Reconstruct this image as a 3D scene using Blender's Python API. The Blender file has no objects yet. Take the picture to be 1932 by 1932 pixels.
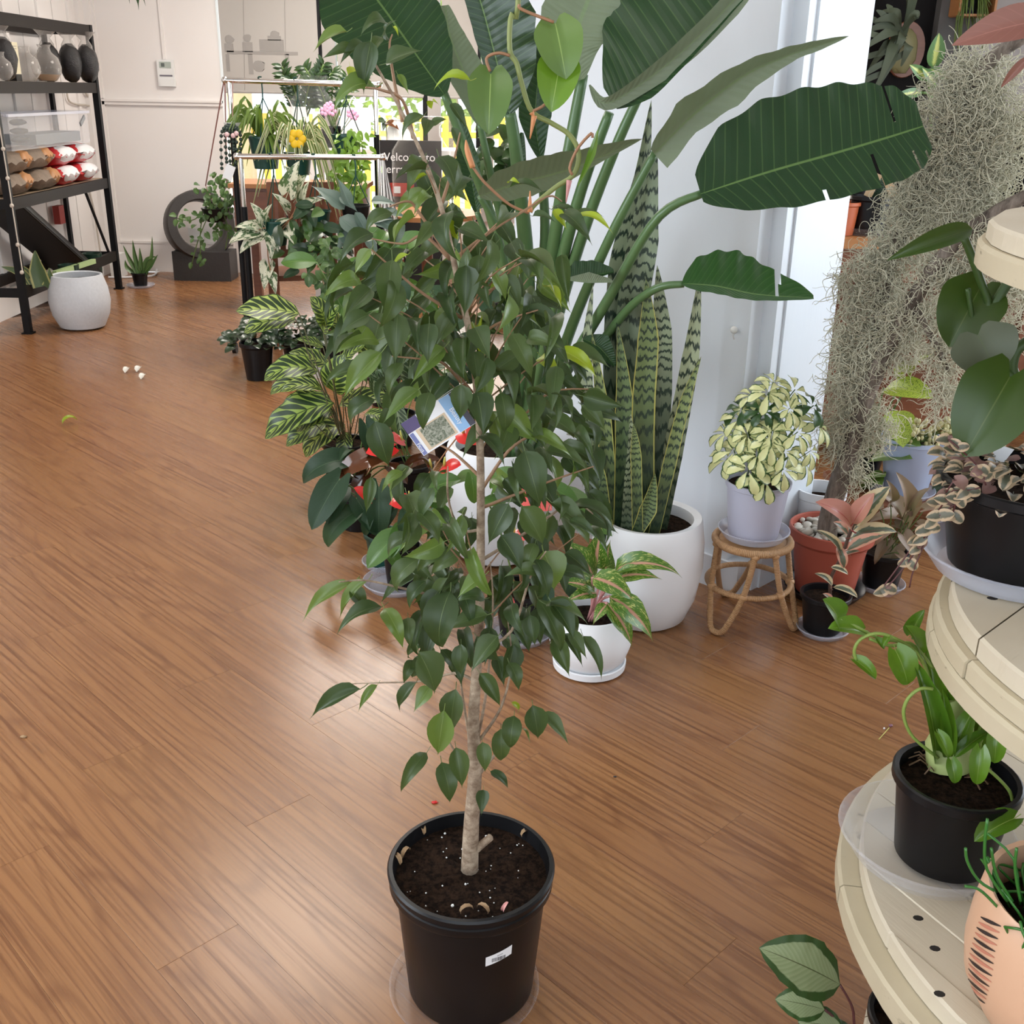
import bpy, math, random
import numpy as np
from mathutils import Vector, Matrix
random.seed(7); RNG = np.random.default_rng(7)
S = bpy.context.scene
C = S.collection
rnd = random.uniform
# ------------------------------------------------------------------ camera
FPX, CXY, HC = 2007.0, 966.0, 1.6
PITCH, ROLL = math.radians(21.6), math.radians(1.03)
_f = np.array([0, math.cos(PITCH), -math.sin(PITCH)]); _r0 = np.array([1.0, 0, 0]); _u0 = np.cross(_r0, _f)
_R = _r0*math.cos(ROLL)+_u0*math.sin(ROLL); _U = _u0*math.cos(ROLL)-_r0*math.sin(ROLL)
cd = bpy.data.cameras.new('camera'); cd.sensor_width = 36; cd.lens = 36*FPX/1932; cd.clip_start = .02; cd.clip_end = 200
cam = bpy.data.objects.new('camera', cd); C.objects.link(cam)
_m = Matrix.Identity(4)
for i in range(3): _m[i][0], _m[i][1], _m[i][2] = _R[i], _U[i], -_f[i]
_m[2][3] = HC; cam.matrix_world = _m; S.camera = cam
def at(x, y, Y):
    """the point of the room seen at pixel x, y of the photograph and standing Y metres down the shop"""
    d = _f+_R*(x-CXY)/FPX-_U*(y-CXY)/FPX
    return Vector(d*(Y/d[1]))+Vector((0, 0, HC))
def fl(x, y, z=0.0):
    """the point at height z seen at pixel x, y"""
    d = _f+_R*(x-CXY)/FPX-_U*(y-CXY)/FPX
    return Vector(d*((z-HC)/d[2]))+Vector((0, 0, HC))
# ------------------------------------------------------------------ light
S.view_settings.view_transform = 'Standard'; S.view_settings.look = 'None'; S.view_settings.gamma = 1
S.view_settings.use_curve_mapping = False; S.view_settings.exposure = 0.33
S.cycles.use_denoising = True; S.cycles.use_adaptive_sampling = True; S.cycles.adaptive_threshold = .05
S.cycles.max_bounces = 5; S.cycles.diffuse_bounces = 3; S.cycles.glossy_bounces = 3; S.cycles.transparent_max_bounces = 10; S.cycles.transmission_bounces = 4
S.cycles.sample_clamp_indirect = 6
w = bpy.data.worlds.new('world'); S.world = w; w.use_nodes = True
bg = w.node_tree.nodes['Background']; bg.inputs[0].default_value = (.80, .90, 1.0, 1); bg.inputs[1].default_value = 2.2
def lamp(name, kind, loc, aim, energy, color, size=None):
    l = bpy.data.lights.new(name, kind); l.energy = energy; l.color = color
    if kind == 'AREA': l.shape = 'RECTANGLE'; l.size, l.size_y = size
    o = bpy.data.objects.new(name, l); C.objects.link(o); o.location = loc
    o.rotation_euler = (Vector(aim)-Vector(loc)).to_track_quat('-Z', 'Y').to_euler(); return o
sun = lamp('sun', 'SUN', (-1, 3, 22), (0, 10, 0), 5.0, (1, .95, .86)); sun.data.angle = .02
lamp('shopfront_daylight', 'AREA', (-.4, -2.35, 1.75), (-.4, 4, 1.0), 34, (.88, .94, 1.0), (5.2, 2.3))  # added out of view as frontal fill, no shopfront known behind the camera
lamp('left_window_daylight', 'AREA', (-3.62, 1.2, 1.7), (1, 3.2, .9), 68, (.86, .93, 1.0), (2.4, 1.7))  # added out of view to brighten the middle wall, no window known there
lamp('side_window_daylight', 'AREA', (3.35, 3.5, 1.65), (0, 3.3, .8), 40, (.84, .92, 1.0), (1.9, 2.0))  # unseen side source, assumed from how brightly the right side is lit
lamp('back_window_daylight', 'AREA', (.0, 9.6, 1.15), (-.6, 3, .3), 62, (1, .95, .88), (3.9, 1.2))
for i, (x, y) in enumerate([(-1.2, 1.6), (-1.2, 4.9), (-1.2, 8.0), (2.5, 4.7)]):
    lamp('ceiling_panel_light', 'AREA', (x, y, 3.05), (x, y, 0), (8, 40, 80, 6)[i], (1, .93, .85), (1.1, 1.1))  # overhead lamps added to light the room, no such fittings known
# ------------------------------------------------------------------ helpers
WM = {}
def link(o): C.objects.link(o); return o
def thing(name, label, cat, loc=(0, 0, 0), group=None):
    o = link(bpy.data.objects.new(name, None)); o.location = loc; o.empty_display_size = .05
    WM[o.name] = Matrix.Translation(loc); o['label'] = label; o['category'] = cat
    if group: o['group'] = group
    return o
def put(name, mesh, mat=None, parent=None, mtx=None):
    o = link(bpy.data.objects.new(name, mesh))
    if mat and not mesh.materials: mesh.materials.append(mat)
    mtx = mtx or Matrix.Identity(4)
    if parent is not None:
        o.parent = parent; o.matrix_parent_inverse = WM[parent.name].inverted()
    o.matrix_basis = mtx; WM[o.name] = mtx
    return o
def tag(o, label, cat, group=None):
    o['label'] = label; o['category'] = cat
    if group: o['group'] = group
    return o
class MB:
    def __init__(s): s.v = []; s.f = []; s.uv = {}
    def add(s, vs, fs, uvs=None):
        n = len(s.v); s.v += [tuple(v) for v in vs]; s.f += [tuple(i+n for i in f) for f in fs]
        if uvs is not None:
            for i, u in enumerate(uvs): s.uv[n+i] = u
        return s
    def box(s, c, d, rz=0, rx=0, ry=0):
        M = Matrix.Rotation(rz, 3, 'Z') @ Matrix.Rotation(ry, 3, 'Y') @ Matrix.Rotation(rx, 3, 'X'); c = Vector(c)
        vs = [c+M @ Vector((d[0]/2*i, d[1]/2*j, d[2]/2*k)) for i in (-1, 1) for j in (-1, 1) for k in (-1, 1)]
        return s.add(vs, [(0, 1, 3, 2), (4, 6, 7, 5), (0, 4, 5, 1), (2, 3, 7, 6), (0, 2, 6, 4), (1, 5, 7, 3)])
    def lathe(s, prof, c=(0, 0, 0), seg=32, squash=1.0, close=False):
        cx, cy, cz = c; n = len(prof); vs = []; fs = []
        for k in range(seg):
            a = 2*math.pi*k/seg
            for r, z in prof: vs.append((cx+r*math.cos(a), cy+r*squash*math.sin(a), cz+z))
        for k in range(seg):
            a, b = k*n, ((k+1) % seg)*n
            for i in range(n-1): fs.append((a+i, b+i, b+i+1, a+i+1))
            if close: fs.append((a+n-1, b+n-1, b, a))
        return s.add(vs, fs)
    def disc(s, c, r, seg=28, z=0): 
        cx, cy, cz = c
        vs = [(cx, cy, cz+z)]+[(cx+r*math.cos(2*math.pi*k/seg), cy+r*math.sin(2*math.pi*k/seg), cz+z) for k in range(seg)]
        return s.add(vs, [(0, k+1, (k+1) % seg+1) for k in range(seg)])
    def tube(s, pts, rad, seg=6, closed=False, caps=True):
        P = [Vector(p) for p in pts]; n = len(P)
        rad = [rad]*n if not hasattr(rad, '__len__') else list(rad)
        if len(rad) != n: rad = list(np.interp(np.linspace(0, 1, n), np.linspace(0, 1, len(rad)), rad))
        vs = []; fs = []; nrm = None
        for i in range(n):
            t = (P[(i+1) % n if closed else min(i+1, n-1)]-P[(i-1) % n if closed else max(i-1, 0)])
            if t.length < 1e-9: t = Vector((0, 0, 1))
            t.normalize()
            if nrm is None: nrm = t.orthogonal().normalized()
            nrm = (nrm-t*nrm.dot(t)); nrm = nrm.normalized() if nrm.length > 1e-6 else t.orthogonal().normalized()
            b = t.cross(nrm)
            for k in range(seg):
                a = 2*math.pi*k/seg; vs.append(P[i]+(nrm*math.cos(a)+b*math.sin(a))*rad[i])
        for i in range(n if closed else n-1):
            a, b = i*seg, ((i+1) % n)*seg
            for k in range(seg): fs.append((a+k, a+(k+1) % seg, b+(k+1) % seg, b+k))
        if caps and not closed: fs.append(tuple(range(seg-1, -1, -1))); fs.append(tuple(range((n-1)*seg, n*seg)))
        return s.add(vs, fs)
    def ball(s, c, r, seg=10, rings=6, sc=(1, 1, 1), jit=0):
        c = Vector(c); vs = []; fs = []
        for i in range(rings+1):
            th = math.pi*i/rings
            for k in range(seg):
                a = 2*math.pi*k/seg; q = r*(1+(rnd(-jit, jit) if jit and 0 < i < rings else 0))
                vs.append(c+Vector((math.sin(th)*math.cos(a)*sc[0], math.sin(th)*math.sin(a)*sc[1], math.cos(th)*sc[2]))*q)
        for i in range(rings):
            for k in range(seg): fs.append((i*seg+k, (i+1)*seg+k, (i+1)*seg+(k+1) % seg, i*seg+(k+1) % seg))
        return s.add(vs, fs)
    def mesh(s, name, smooth=40):
        m = bpy.data.meshes.new(name); m.from_pydata(s.v, [], s.f)
        if s.uv:
            l = m.uv_layers.new(name='UVMap'); d = np.zeros(len(m.loops)*2, np.float32)
            vi = np.zeros(len(m.loops), np.int32); m.loops.foreach_get('vertex_index', vi)
            A = np.zeros((len(s.v), 2), np.float32)
            for i, u in s.uv.items(): A[i] = u
            l.data.foreach_set('uv', A[vi].ravel())
        if smooth is not None:
            m.shade_smooth()
            if smooth < 180: m.set_sharp_from_angle(angle=math.radians(smooth))
        m.update(); return m
    def put(s, name, mat, parent=None, smooth=40): return put(name, s.mesh(name, smooth), mat, parent)
def struct(name, mb, mat, parent=None, smooth=30):
    o = mb.put(name, mat, parent, smooth)
    if parent is None: o['kind'] = 'structure'
    return o
def spline(pts, n):
    P = [Vector(p) for p in pts]
    if len(P) == 2: return [P[0].lerp(P[1], i/(n-1)) for i in range(n)]
    out = []; m = len(P)-1
    for i in range(n):
        s_ = i/(n-1)*m; k = min(int(s_), m-1); t = s_-k
        p0, p1, p2, p3 = P[max(k-1, 0)], P[k], P[k+1], P[min(k+2, m)]
        out.append(.5*((2*p1)+(p2-p0)*t+(2*p0-5*p1+4*p2-p3)*t*t+(3*p1-p0-3*p2+p3)*t**3))
    return out
# ------------------------------------------------------------------ materials
class N:
    def __init__(s, name):
        s.m = bpy.data.materials.new(name); s.m.use_nodes = True; s.t = s.m.node_tree; s.b = s.t.nodes['Principled BSDF']
    def new(s, typ, **k):
        n = s.t.nodes.new(typ)
        for a, v in k.items(): setattr(n, a, v)
        return n
    def set(s, sock, v):
        if isinstance(v, bpy.types.NodeSocket): s.t.links.new(v, sock)
        elif isinstance(v, tuple) and len(v) == 3 and sock.type == 'RGBA': sock.default_value = (*v, 1)
        else: sock.default_value = v
    def ma(s, op, a, b=0.0, c=None, clamp=False):
        n = s.new('ShaderNodeMath', operation=op, use_clamp=clamp); s.set(n.inputs[0], a); s.set(n.inputs[1], b)
        if c is not None: s.set(n.inputs[2], c)
        return n.outputs[0]
    def step(s, x, a, b):
        n = s.new('ShaderNodeMapRange', interpolation_type='SMOOTHSTEP'); s.set(n.inputs[0], x); n.inputs[1].default_value = a; n.inputs[2].default_value = b
        return n.outputs[0]
    def mix(s, f, a, b):
        n = s.new('ShaderNodeMix', data_type='RGBA'); s.set(n.inputs[0], f); s.set(n.inputs[6], a); s.set(n.inputs[7], b); return n.outputs[2]
    def noise(s, vec, scale, detail=3, rough=.55, dist=0, out=0):
        n = s.new('ShaderNodeTexNoise'); 
        if vec is not None: s.set(n.inputs['Vector'], vec)
        n.inputs['Scale'].default_value = scale; n.inputs['Detail'].default_value = detail; n.inputs['Roughness'].default_value = rough; n.inputs['Distortion'].default_value = dist
        return n.outputs[out]
    def obj(s): return s.new('ShaderNodeTexCoord').outputs['Object']
    def geo(s): return s.new('ShaderNodeNewGeometry').outputs['Position']
    def uv(s):
        n = s.new('ShaderNodeSeparateXYZ'); s.t.links.new(s.new('ShaderNodeTexCoord').outputs['UV'], n.inputs[0]); return n.outputs[0], n.outputs[1]
    def rand(s): return s.new('ShaderNodeObjectInfo').outputs['Random']
    def vec(s, x, y, z=0.0):
        n = s.new('ShaderNodeCombineXYZ'); s.set(n.inputs[0], x); s.set(n.inputs[1], y); s.set(n.inputs[2], z); return n.outputs[0]
    def mapv(s, v, scale=(1, 1, 1), loc=None):
        n = s.new('ShaderNodeMapping'); s.set(n.inputs['Vector'], v); n.inputs['Scale'].default_value = scale
        if loc is not None: s.set(n.inputs['Location'], loc)
        return n.outputs[0]
    def bump(s, h, strength=.2, dist=.01):
        n = s.new('ShaderNodeBump'); n.inputs['Strength'].default_value = strength; n.inputs['Distance'].default_value = dist; s.set(n.inputs['Height'], h); s.t.links.new(n.outputs[0], s.b.inputs['Normal'])
    def fin(s, col, rough=.5, metal=0.0, spec=.5, **k):
        s.set(s.b.inputs['Base Color'], col); s.set(s.b.inputs['Roughness'], rough); s.set(s.b.inputs['Metallic'], metal); s.b.inputs['Specular IOR Level'].default_value = spec
        for a, v in k.items(): s.set(s.b.inputs[a.replace('_', ' ')], v)
        return s.m
def plain(name, col, rough=.5, var=.12, scale=8, metal=0, spec=.5, bump=0, **k):
    n = N(name); v = n.noise(n.obj(), scale, 4)
    dark = tuple(c*(1-var) for c in col); lite = tuple(min(1, c*(1+var)) for c in col)
    c = n.mix(v, dark, lite)
    if bump: n.bump(n.noise(n.obj(), scale*6, 4), bump, .01)
    return n.fin(c, rough, metal, spec, **k)
def leafmat(name, dark, lite, vein=None, veinw=.018, rough=.35, side=0, slope=.5, sidestr=.35, trans=.15, spec=.5, pattern=None, coat=0, back=None, bumpv=0):
    """leaf: colour varies from leaf to leaf, pale midrib, optional side veins; pattern(n, u, v, col) paints the markings"""
    n = N(name); u, v = n.uv(); du = n.ma('ABSOLUTE', n.ma('SUBTRACT', u, .5))
    nz = n.noise(n.new('ShaderNodeTexCoord').outputs['UV'], 3, 3)
    f = n.ma('ADD', n.ma('MULTIPLY', n.rand(), .75), n.ma('MULTIPLY', nz, .35), clamp=True)
    col = n.mix(f, dark, lite)
    if pattern: col = pattern(n, u, v, du, col)
    if vein is not None:
        if side:
            ph = n.ma('FRACT', n.ma('MULTIPLY', n.ma('SUBTRACT', v, n.ma('MULTIPLY', du, slope)), side))
            sv = n.ma('SUBTRACT', 1.0, n.step(n.ma('ABSOLUTE', n.ma('SUBTRACT', ph, .5)), .0, .10))
            col = n.mix(n.ma('MULTIPLY', sv, sidestr), col, vein)
            if bumpv: n.bump(n.ma('MULTIPLY', n.ma('ABSOLUTE', n.ma('SUBTRACT', ph, .5)), 1.0), bumpv, .004)
        mid = n.ma('SUBTRACT', 1.0, n.step(du, veinw*.5, veinw*1.3))
        col = n.mix(mid, col, vein)
    if back is not None:
        g = n.new('ShaderNodeNewGeometry').outputs['Backfacing']; col = n.mix(g, col, back)
    m = n.fin(col, rough, 0, spec)
    if coat: n.b.inputs['Coat Weight'].default_value = coat; n.b.inputs['Coat Roughness'].default_value = .15
    if trans:
        tr = n.new('ShaderNodeBsdfTranslucent'); n.set(tr.inputs[0], n.mix(.35, col, (.35, .55, .06)))
        mx = n.new('ShaderNodeMixShader'); mx.inputs[0].default_value = trans
        out = n.t.nodes['Material Output']; n.t.links.new(n.b.outputs[0], mx.inputs[1]); n.t.links.new(tr.outputs[0], mx.inputs[2]); n.t.links.new(mx.outputs[0], out.inputs[0])
    return m
def clearmat(name, tint, alpha=.25, rough=.15):
    """thin clear plastic: mostly see-through with a glossy skin"""
    n = N(name); n.fin(tint, rough); lw = n.new('ShaderNodeLayerWeight'); lw.inputs[0].default_value = .35; n.set(n.b.inputs['Alpha'], n.ma('ADD', alpha*.55, n.ma('MULTIPLY', lw.outputs['Facing'], min(alpha*2.2, .6)), clamp=True)); return n.m
MAT = {}
def build_mats():
    # wall paint
    n = N('wall_paint'); p = n.geo(); v = n.noise(p, 1.3, 4); n.bump(n.noise(p, 60, 3), .08, .004)
    MAT['wall'] = n.fin(n.mix(v, (.80, .755, .725), (.86, .82, .79)), .55)
    n = N('pillar_paint'); p = n.geo(); v = n.noise(p, 3, 4); n.bump(n.noise(n.mapv(p, (60, 60, 6)), 1, 3), .12, .004)
    MAT['pillar'] = n.fin(n.mix(v, (.74, .79, .85), (.81, .85, .90)), .38)
    MAT['darkwall'] = plain('charcoal_wall_paint', (.010, .009, .009), .8, spec=.1)
    MAT['greywall'] = plain('grey_wall_paint', (.10, .095, .09), .7)
    MAT['lilacwall'] = plain('lilac_grey_wall_paint', (.42, .39, .38), .7)
    MAT['ceiling'] = plain('ceiling_paint', (.80, .78, .75), .8)
    # laminate floor planks, grain along x
    n = N('laminate_wood'); p = n.obj(); r = n.rand()
    off = n.vec(n.ma('MULTIPLY', r, 37.0), n.ma('MULTIPLY', r, 11.0), 0.0)
    a = n.mapv(p, (.62, 6.0, 1.0), off); big = n.noise(a, 1.0, 1.6, .45, .15)
    sep = n.new('ShaderNodeSeparateXYZ'); n.set(sep.inputs[0], a)
    rings = n.ma('FRACT', n.ma('MULTIPLY', big, 12.0))
    rings = n.ma('ABSOLUTE', n.ma('SUBTRACT', n.ma('MULTIPLY', rings, 2.0), 1.0))
    line = n.step(rings, .60, 1.0)
    fine = n.noise(n.mapv(p, (1.1, 85.0, 1.0), off), 1.0, 5, .66)
    mott = n.noise(n.mapv(p, (1.4, 3.0, 1.0), off), 1.3, 2)
    base = n.mix(mott, (.246, .108, .044), (.332, .160, .065))
    base = n.mix(n.ma('MULTIPLY', n.step(fine, .42, .68), .80), base, (.125, .046, .018))
    base = n.mix(n.ma('MULTIPLY', line, .38), base, (.130, .046, .018))
    vein = n.noise(n.mapv(p, (2.2, 60.0, 1.0), off), 1.0, 2, .5); base = n.mix(n.ma('MULTIPLY', n.step(vein, .70, .78), .6), base, (.075, .026, .012))
    base = n.mix(n.ma('MULTIPLY', n.step(r, .55, 1.0), .22), base, (.31, .155, .050))
    rg = n.ma('ADD', .21, n.ma('MULTIPLY', fine, .12)); n.bump(fine, .05, .002)
    MAT['floor'] = n.fin(base, rg, 0, .45)
    MAT['blackplastic'] = plain('black_plastic', (.006, .006, .007), .36, .4, 14, spec=.3)
    MAT['greenplastic'] = plain('dark_green_plastic', (.006, .055, .042), .35)
    MAT['whiteceramic'] = plain('white_ceramic', (.83, .845, .87), .42, .02)
    MAT['stonepot'] = plain('speckled_white_stone', (.55, .57, .60), .75, .12, 60, bump=.1)
    MAT['greypot'] = plain('lavender_grey_plastic', (.47, .475, .58), .38, .03)
    MAT['bluepot'] = plain('pale_blue_plastic', (.42, .50, .68), .4, .03)
    MAT['terracotta'] = plain('terracotta_plastic', (.42, .095, .060), .5, .06)
    MAT['clear'] = clearmat('clear_plastic', (.80, .80, .84), .075)
    MAT['frost'] = clearmat('frosted_plastic', (.66, .68, .78), .36, .25)
    MAT['glass'] = clearmat('clear_glass', (.85, .9, .9), .12, .05)
    n = N('potting_soil'); p = n.obj(); v = n.noise(p, 90, 6, .7); n.bump(n.noise(p, 160, 5, .7), 1.0, .02)
    MAT['soil'] = n.fin(n.mix(n.step(v, .35, .7), (.010, .005, .003), (.060, .032, .018)), .95, 0, .1)
    n = N('pale_bark'); p = n.geo(); v = n.noise(n.mapv(p, (45, 45, 55)), 1, 5, .7); n.bump(v, .6, .004)
    MAT['bark'] = n.fin(n.mix(n.step(v, .3, .75), (.19, .125, .080), (.50, .395, .285)), .85)
    n = N('young_bark'); v = n.noise(n.geo(), 40, 4); MAT['twig'] = n.fin(n.mix(v, (.20, .105, .055), (.42, .25, .14)), .6)
    n = N('driftwood'); p = n.geo(); v = n.noise(n.mapv(p, (26, 26, 7)), 1, 6, .7); n.bump(v, .9, .012)
    MAT['drift'] = n.fin(n.mix(n.step(v, .3, .75), (.075, .058, .045), (.36, .30, .25)), .9)
    MAT['moss'] = plain('spanish_moss', (.66, .635, .49), .9, .28, 40, spec=.1)
    n = N('cream_painted_wood'); p = n.obj(); v = n.noise(n.mapv(p, (2, 26, 8)), 1, 5, .65); v2 = n.noise(p, 5, 3)
    c = n.mix(v2, (.52, .44, .31), (.66, .59, .47)); c = n.mix(n.ma('MULTIPLY', n.step(v, .62, .80), .35), c, (.26, .19, .11))
    n.bump(v, .25, .006); MAT['cream'] = n.fin(c, .6)
    n = N('cream_painted_edge'); p = n.obj(); v2 = n.noise(p, 6, 4); v = n.noise(n.mapv(p, (14, 14, 40)), 1, 4, .7)
    c = n.mix(v2, (.44, .37, .24), (.60, .52, .375)); c = n.mix(n.ma('MULTIPLY', n.step(v, .62, .74), .75), c, (.10, .075, .045)); n.bump(v2, .3, .01)
    MAT['creamedge'] = n.fin(c, .65)
    n = N('rattan_wrap'); n.bump(n.ma('SINE', n.ma('MULTIPLY', n.uv()[1], 6.283)), .5, .003); v = n.noise(n.geo(), 55, 3)
    MAT['rattan'] = n.fin(n.mix(v, (.34, .175, .075), (.56, .335, .165)), .5)
    n = N('red_brown_timber'); p = n.obj(); v = n.noise(n.mapv(p, (3, 30, 30)), 1, 4); MAT['timber'] = n.fin(n.mix(v, (.115, .036, .016), (.235, .082, .035)), .4)
    n = N('orange_pine'); p = n.obj(); v = n.noise(n.mapv(p, (3, 30, 30)), 1, 4); MAT['pine'] = n.fin(n.mix(v, (.33, .13, .040), (.50, .22, .075)), .45)
    MAT['blackmetal'] = plain('black_metal', (.006, .006, .007), .5, .3, spec=.2)
    MAT['brownmetal'] = plain('dark_brown_shelf_edge', (.016, .012, .010), .55, spec=.2)
    MAT['chrome'] = plain('chrome', (.82, .82, .82), .10, .03, metal=1)
    MAT['stone'] = plain('dark_fountain_resin', (.028, .024, .022), .45, .25, 10, bump=.15)
    MAT['white'] = plain('white_plastic', (.80, .80, .78), .4, .03)
    MAT['card'] = plain('white_card', (.82, .83, .85), .6, .02)
    MAT['ink'] = plain('black_ink', (.02, .02, .025), .6)
    MAT['cable'] = plain('beige_cable', (.55, .49, .42), .5)
    MAT['pebble'] = N('river_pebble'); n = MAT['pebble']; MAT['pebble'] = n.fin(n.mix(n.rand(), (.40, .34, .27), (.72, .68, .60)), .5)
    MAT['perlite'] = plain('perlite', (.85, .85, .83), .8)
build_mats()
def solid(key, col, rough=.5, **k):
    if key not in MAT: MAT[key] = plain(key, col, rough, **k)
    return MAT[key]
# ------------------------------------------------------------------ leaves
def prof(kind):
    if kind == 'ficus':   # oval drawn out into a drip tip
        return lambda t: max(math.sin(math.pi*min(t/.90, 1)**.72), 0)**1.0*(1.22*(1-t)**.42)+(.045 if .6 < t < .97 else 0)
    if kind == 'oval': return lambda t: math.sin(math.pi*t**.85)**.75
    if kind == 'lance': return lambda t: math.sin(math.pi*t**.7)**.9
    if kind == 'heart': return lambda t: (max(1-t**2.9, 0)**.85)*(.66+.34*min(t/.22, 1)**.8)
    if kind == 'spoon': return lambda t: math.sin(math.pi*t**1.7)**.7
    if kind == 'arrow': return lambda t: (1-t)**.8*(.8+.2*min(t/.15, 1))
    if kind == 'strap': return lambda t: (1-max(t-.55, 0)**2/.2025)**.8*(.75+.25*min(t/.3, 1)) if t < 1 else 0
LEAVES = {}
def leafmesh(kind, W, bend=.5, fold=.25, lobe=0, wave=0, wn=3, petiole=0, nv=9, nu=2, twist=0, seed=0, pr=.012, tag_=''):
    """unit leaf: base at the origin, tip at +y, upper side +z; W is the full width over the length"""
    key = (kind, W, bend, fold, lobe, wave, wn, petiole, nv, nu, twist, seed, tag_)
    if key in LEAVES: return LEAVES[key]
    R = random.Random(seed); w = prof(kind); mb = MB()
    cen = [Vector((0, 0, 0))]; n = nv
    for i in range(n):
        a = bend*((i+.5)/n-.5)*2; cen.append(cen[-1]+Vector((0, math.cos(a), -math.sin(a)))/n)
    e = cen[-1]; ang = math.atan2(e.z, e.y); sc = 1/e.length; M = Matrix.Rotation(-ang, 3, 'X')
    cen = [M @ c*sc for c in cen]; ph = R.uniform(0, 6)
    vs = []; uv = []; nn = 2*nu+1
    for i, c in enumerate(cen):
        t = i/n; hw = max(w(t), 0)*W/2
        tang = (cen[min(i+1, n)]-cen[max(i-1, 0)]).normalized(); up = Vector((1, 0, 0)).cross(tang)
        tw = twist*t
        for k in range(-nu, nu+1):
            u = k/nu; au = abs(u)
            z = fold*au*hw+wave*hw*math.sin(wn*6.28*t+ph+(1.3 if u > 0 else 0))*au**2
            side = Vector((math.cos(tw), 0, 0))+up*math.sin(tw)
            p = c+side*(u*hw*math.cos(fold*.5))+up*z
            if lobe: p -= tang*lobe*(3.6*au*(1-au)+.25*au)*max(1-t, 0)**3
            vs.append(p); uv.append((u*.5+.5, t))
    fs = [(i*nn+k, i*nn+k+1, (i+1)*nn+k+1, (i+1)*nn+k) for i in range(n) for k in range(nn-1)]
    mb.add(vs, fs, uv)
    if petiole:
        k0 = len(mb.v); mb.tube([(0, .02, 0), (0, -petiole*.5, .02*petiole), (0, -petiole, .12*petiole)], pr, 4, caps=False)
        for i in range(k0, len(mb.v)): mb.uv[i] = (.5, .5)
    m = mb.mesh(kind+'_leaf', 180); LEAVES[key] = m; return m
def frame(base, tip, up, roll=0):
    base, tip = Vector(base), Vector(tip); y = tip-base; L = y.length; y.normalize(); z = Vector(up)-y*Vector(up).dot(y)
    if z.length < 1e-4: z = y.orthogonal()
    z.normalize(); x = y.cross(z)
    if roll: 
        q = Matrix.Rotation(roll, 3, y); x = q @ x; z = q @ z
    M = Matrix.Identity(4)
    for i in range(3): M[i][0], M[i][1], M[i][2], M[i][3] = x[i]*L, y[i]*L, z[i]*L, base[i]
    return M
CAMP = Vector((0, 0, HC))
def matmesh(mesh, mat):
    key = ('mm', mesh.name, mat.name)
    if key not in LEAVES:
        m = mesh.copy(); m.materials.clear(); m.materials.append(mat); LEAVES[key] = m
    return LEAVES[key]
def leaf(root, mesh, mat, base, tip, up=None, roll=0, name='leaf', wid=1.0):
    base, tip = Vector(base), Vector(tip)
    if up is None: up = (CAMP-base).normalized()*.8+Vector((0, 0, .8))
    M = frame(base, tip, up, roll)
    if wid != 1.0: M = M @ Matrix.Diagonal((wid, 1, 1, 1))
    return put(name, matmesh(mesh, mat), None, root, M)
def blade(root, name, mat, pts, wl, wr=None, up=None, n=22, fold=.2, wave=0, wn=6, thick=0, nu=3, ups=None, notch=()):
    """a long leaf built along the spine pts; wl / wr are half widths (metres) left and right, spaced along the spine"""
    P = spline(pts, n+1); wr = wr or wl; x = np.linspace(0, 1, n+1)
    L = np.interp(x, np.linspace(0, 1, len(wl)), wl); Rr = np.interp(x, np.linspace(0, 1, len(wr)), wr)
    vs = []; uv = []; nn = 2*nu+1; ph = rnd(0, 6)
    for i in range(n+1):
        t = (P[min(i+1, n)]-P[max(i-1, 0)]).normalized()
        if ups: u0 = Vector(ups[0]).lerp(Vector(ups[1]), i/n)
        else: u0 = Vector(up) if up else (CAMP-P[i])
        z = u0-t*u0.dot(t); z.normalize(); sx = t.cross(z)
        for k in range(-nu, nu+1):
            u = k/nu; hw = L[i] if u < 0 else Rr[i]
            off = sx*(u*hw)+z*(fold*abs(u)*hw+wave*hw*math.sin(wn*6.28*x[i]+ph+2*(u > 0))*abs(u)**2)
            vs.append(P[i]+off); uv.append((u*.5+.5, x[i]))
    fs = [(i*nn+k, i*nn+k+1, (i+1)*nn+k+1, (i+1)*nn+k) for i in range(n) for k in range(nn-1)]
    fs = [f for f in fs if not any((f[0]//nn == ni) and ((f[0] % nn >= 2*nu-nc) if sd > 0 else (f[0] % nn < nc)) for ni, sd, nc in notch)]
    mb = MB().add(vs, fs, uv)
    if thick:   # fleshy blade: a second skin behind, joined at the margins
        nv_ = len(vs); bk = []
        for i in range(n+1):
            t = (P[min(i+1, n)]-P[max(i-1, 0)]).normalized(); u0 = Vector(up) if up else (CAMP-P[i]); z = (u0-t*u0.dot(t)).normalized()
            for k in range(-nu, nu+1): bk.append(vs[i*nn+k+nu]-z*thick*(1-(k/nu)**2)*(1 if i < n else 0))
        mb.add(bk, [tuple(reversed(f)) for f in fs], uv)
    return put(name, mb.mesh(name, 180), mat, root)
def stalk(root, name, mat, pts, rad, n=14, seg=6):
    mb = MB(); mb.tube(spline(pts, n), rad, seg); return put(name, mb.mesh(name, 180), mat, root)
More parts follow.
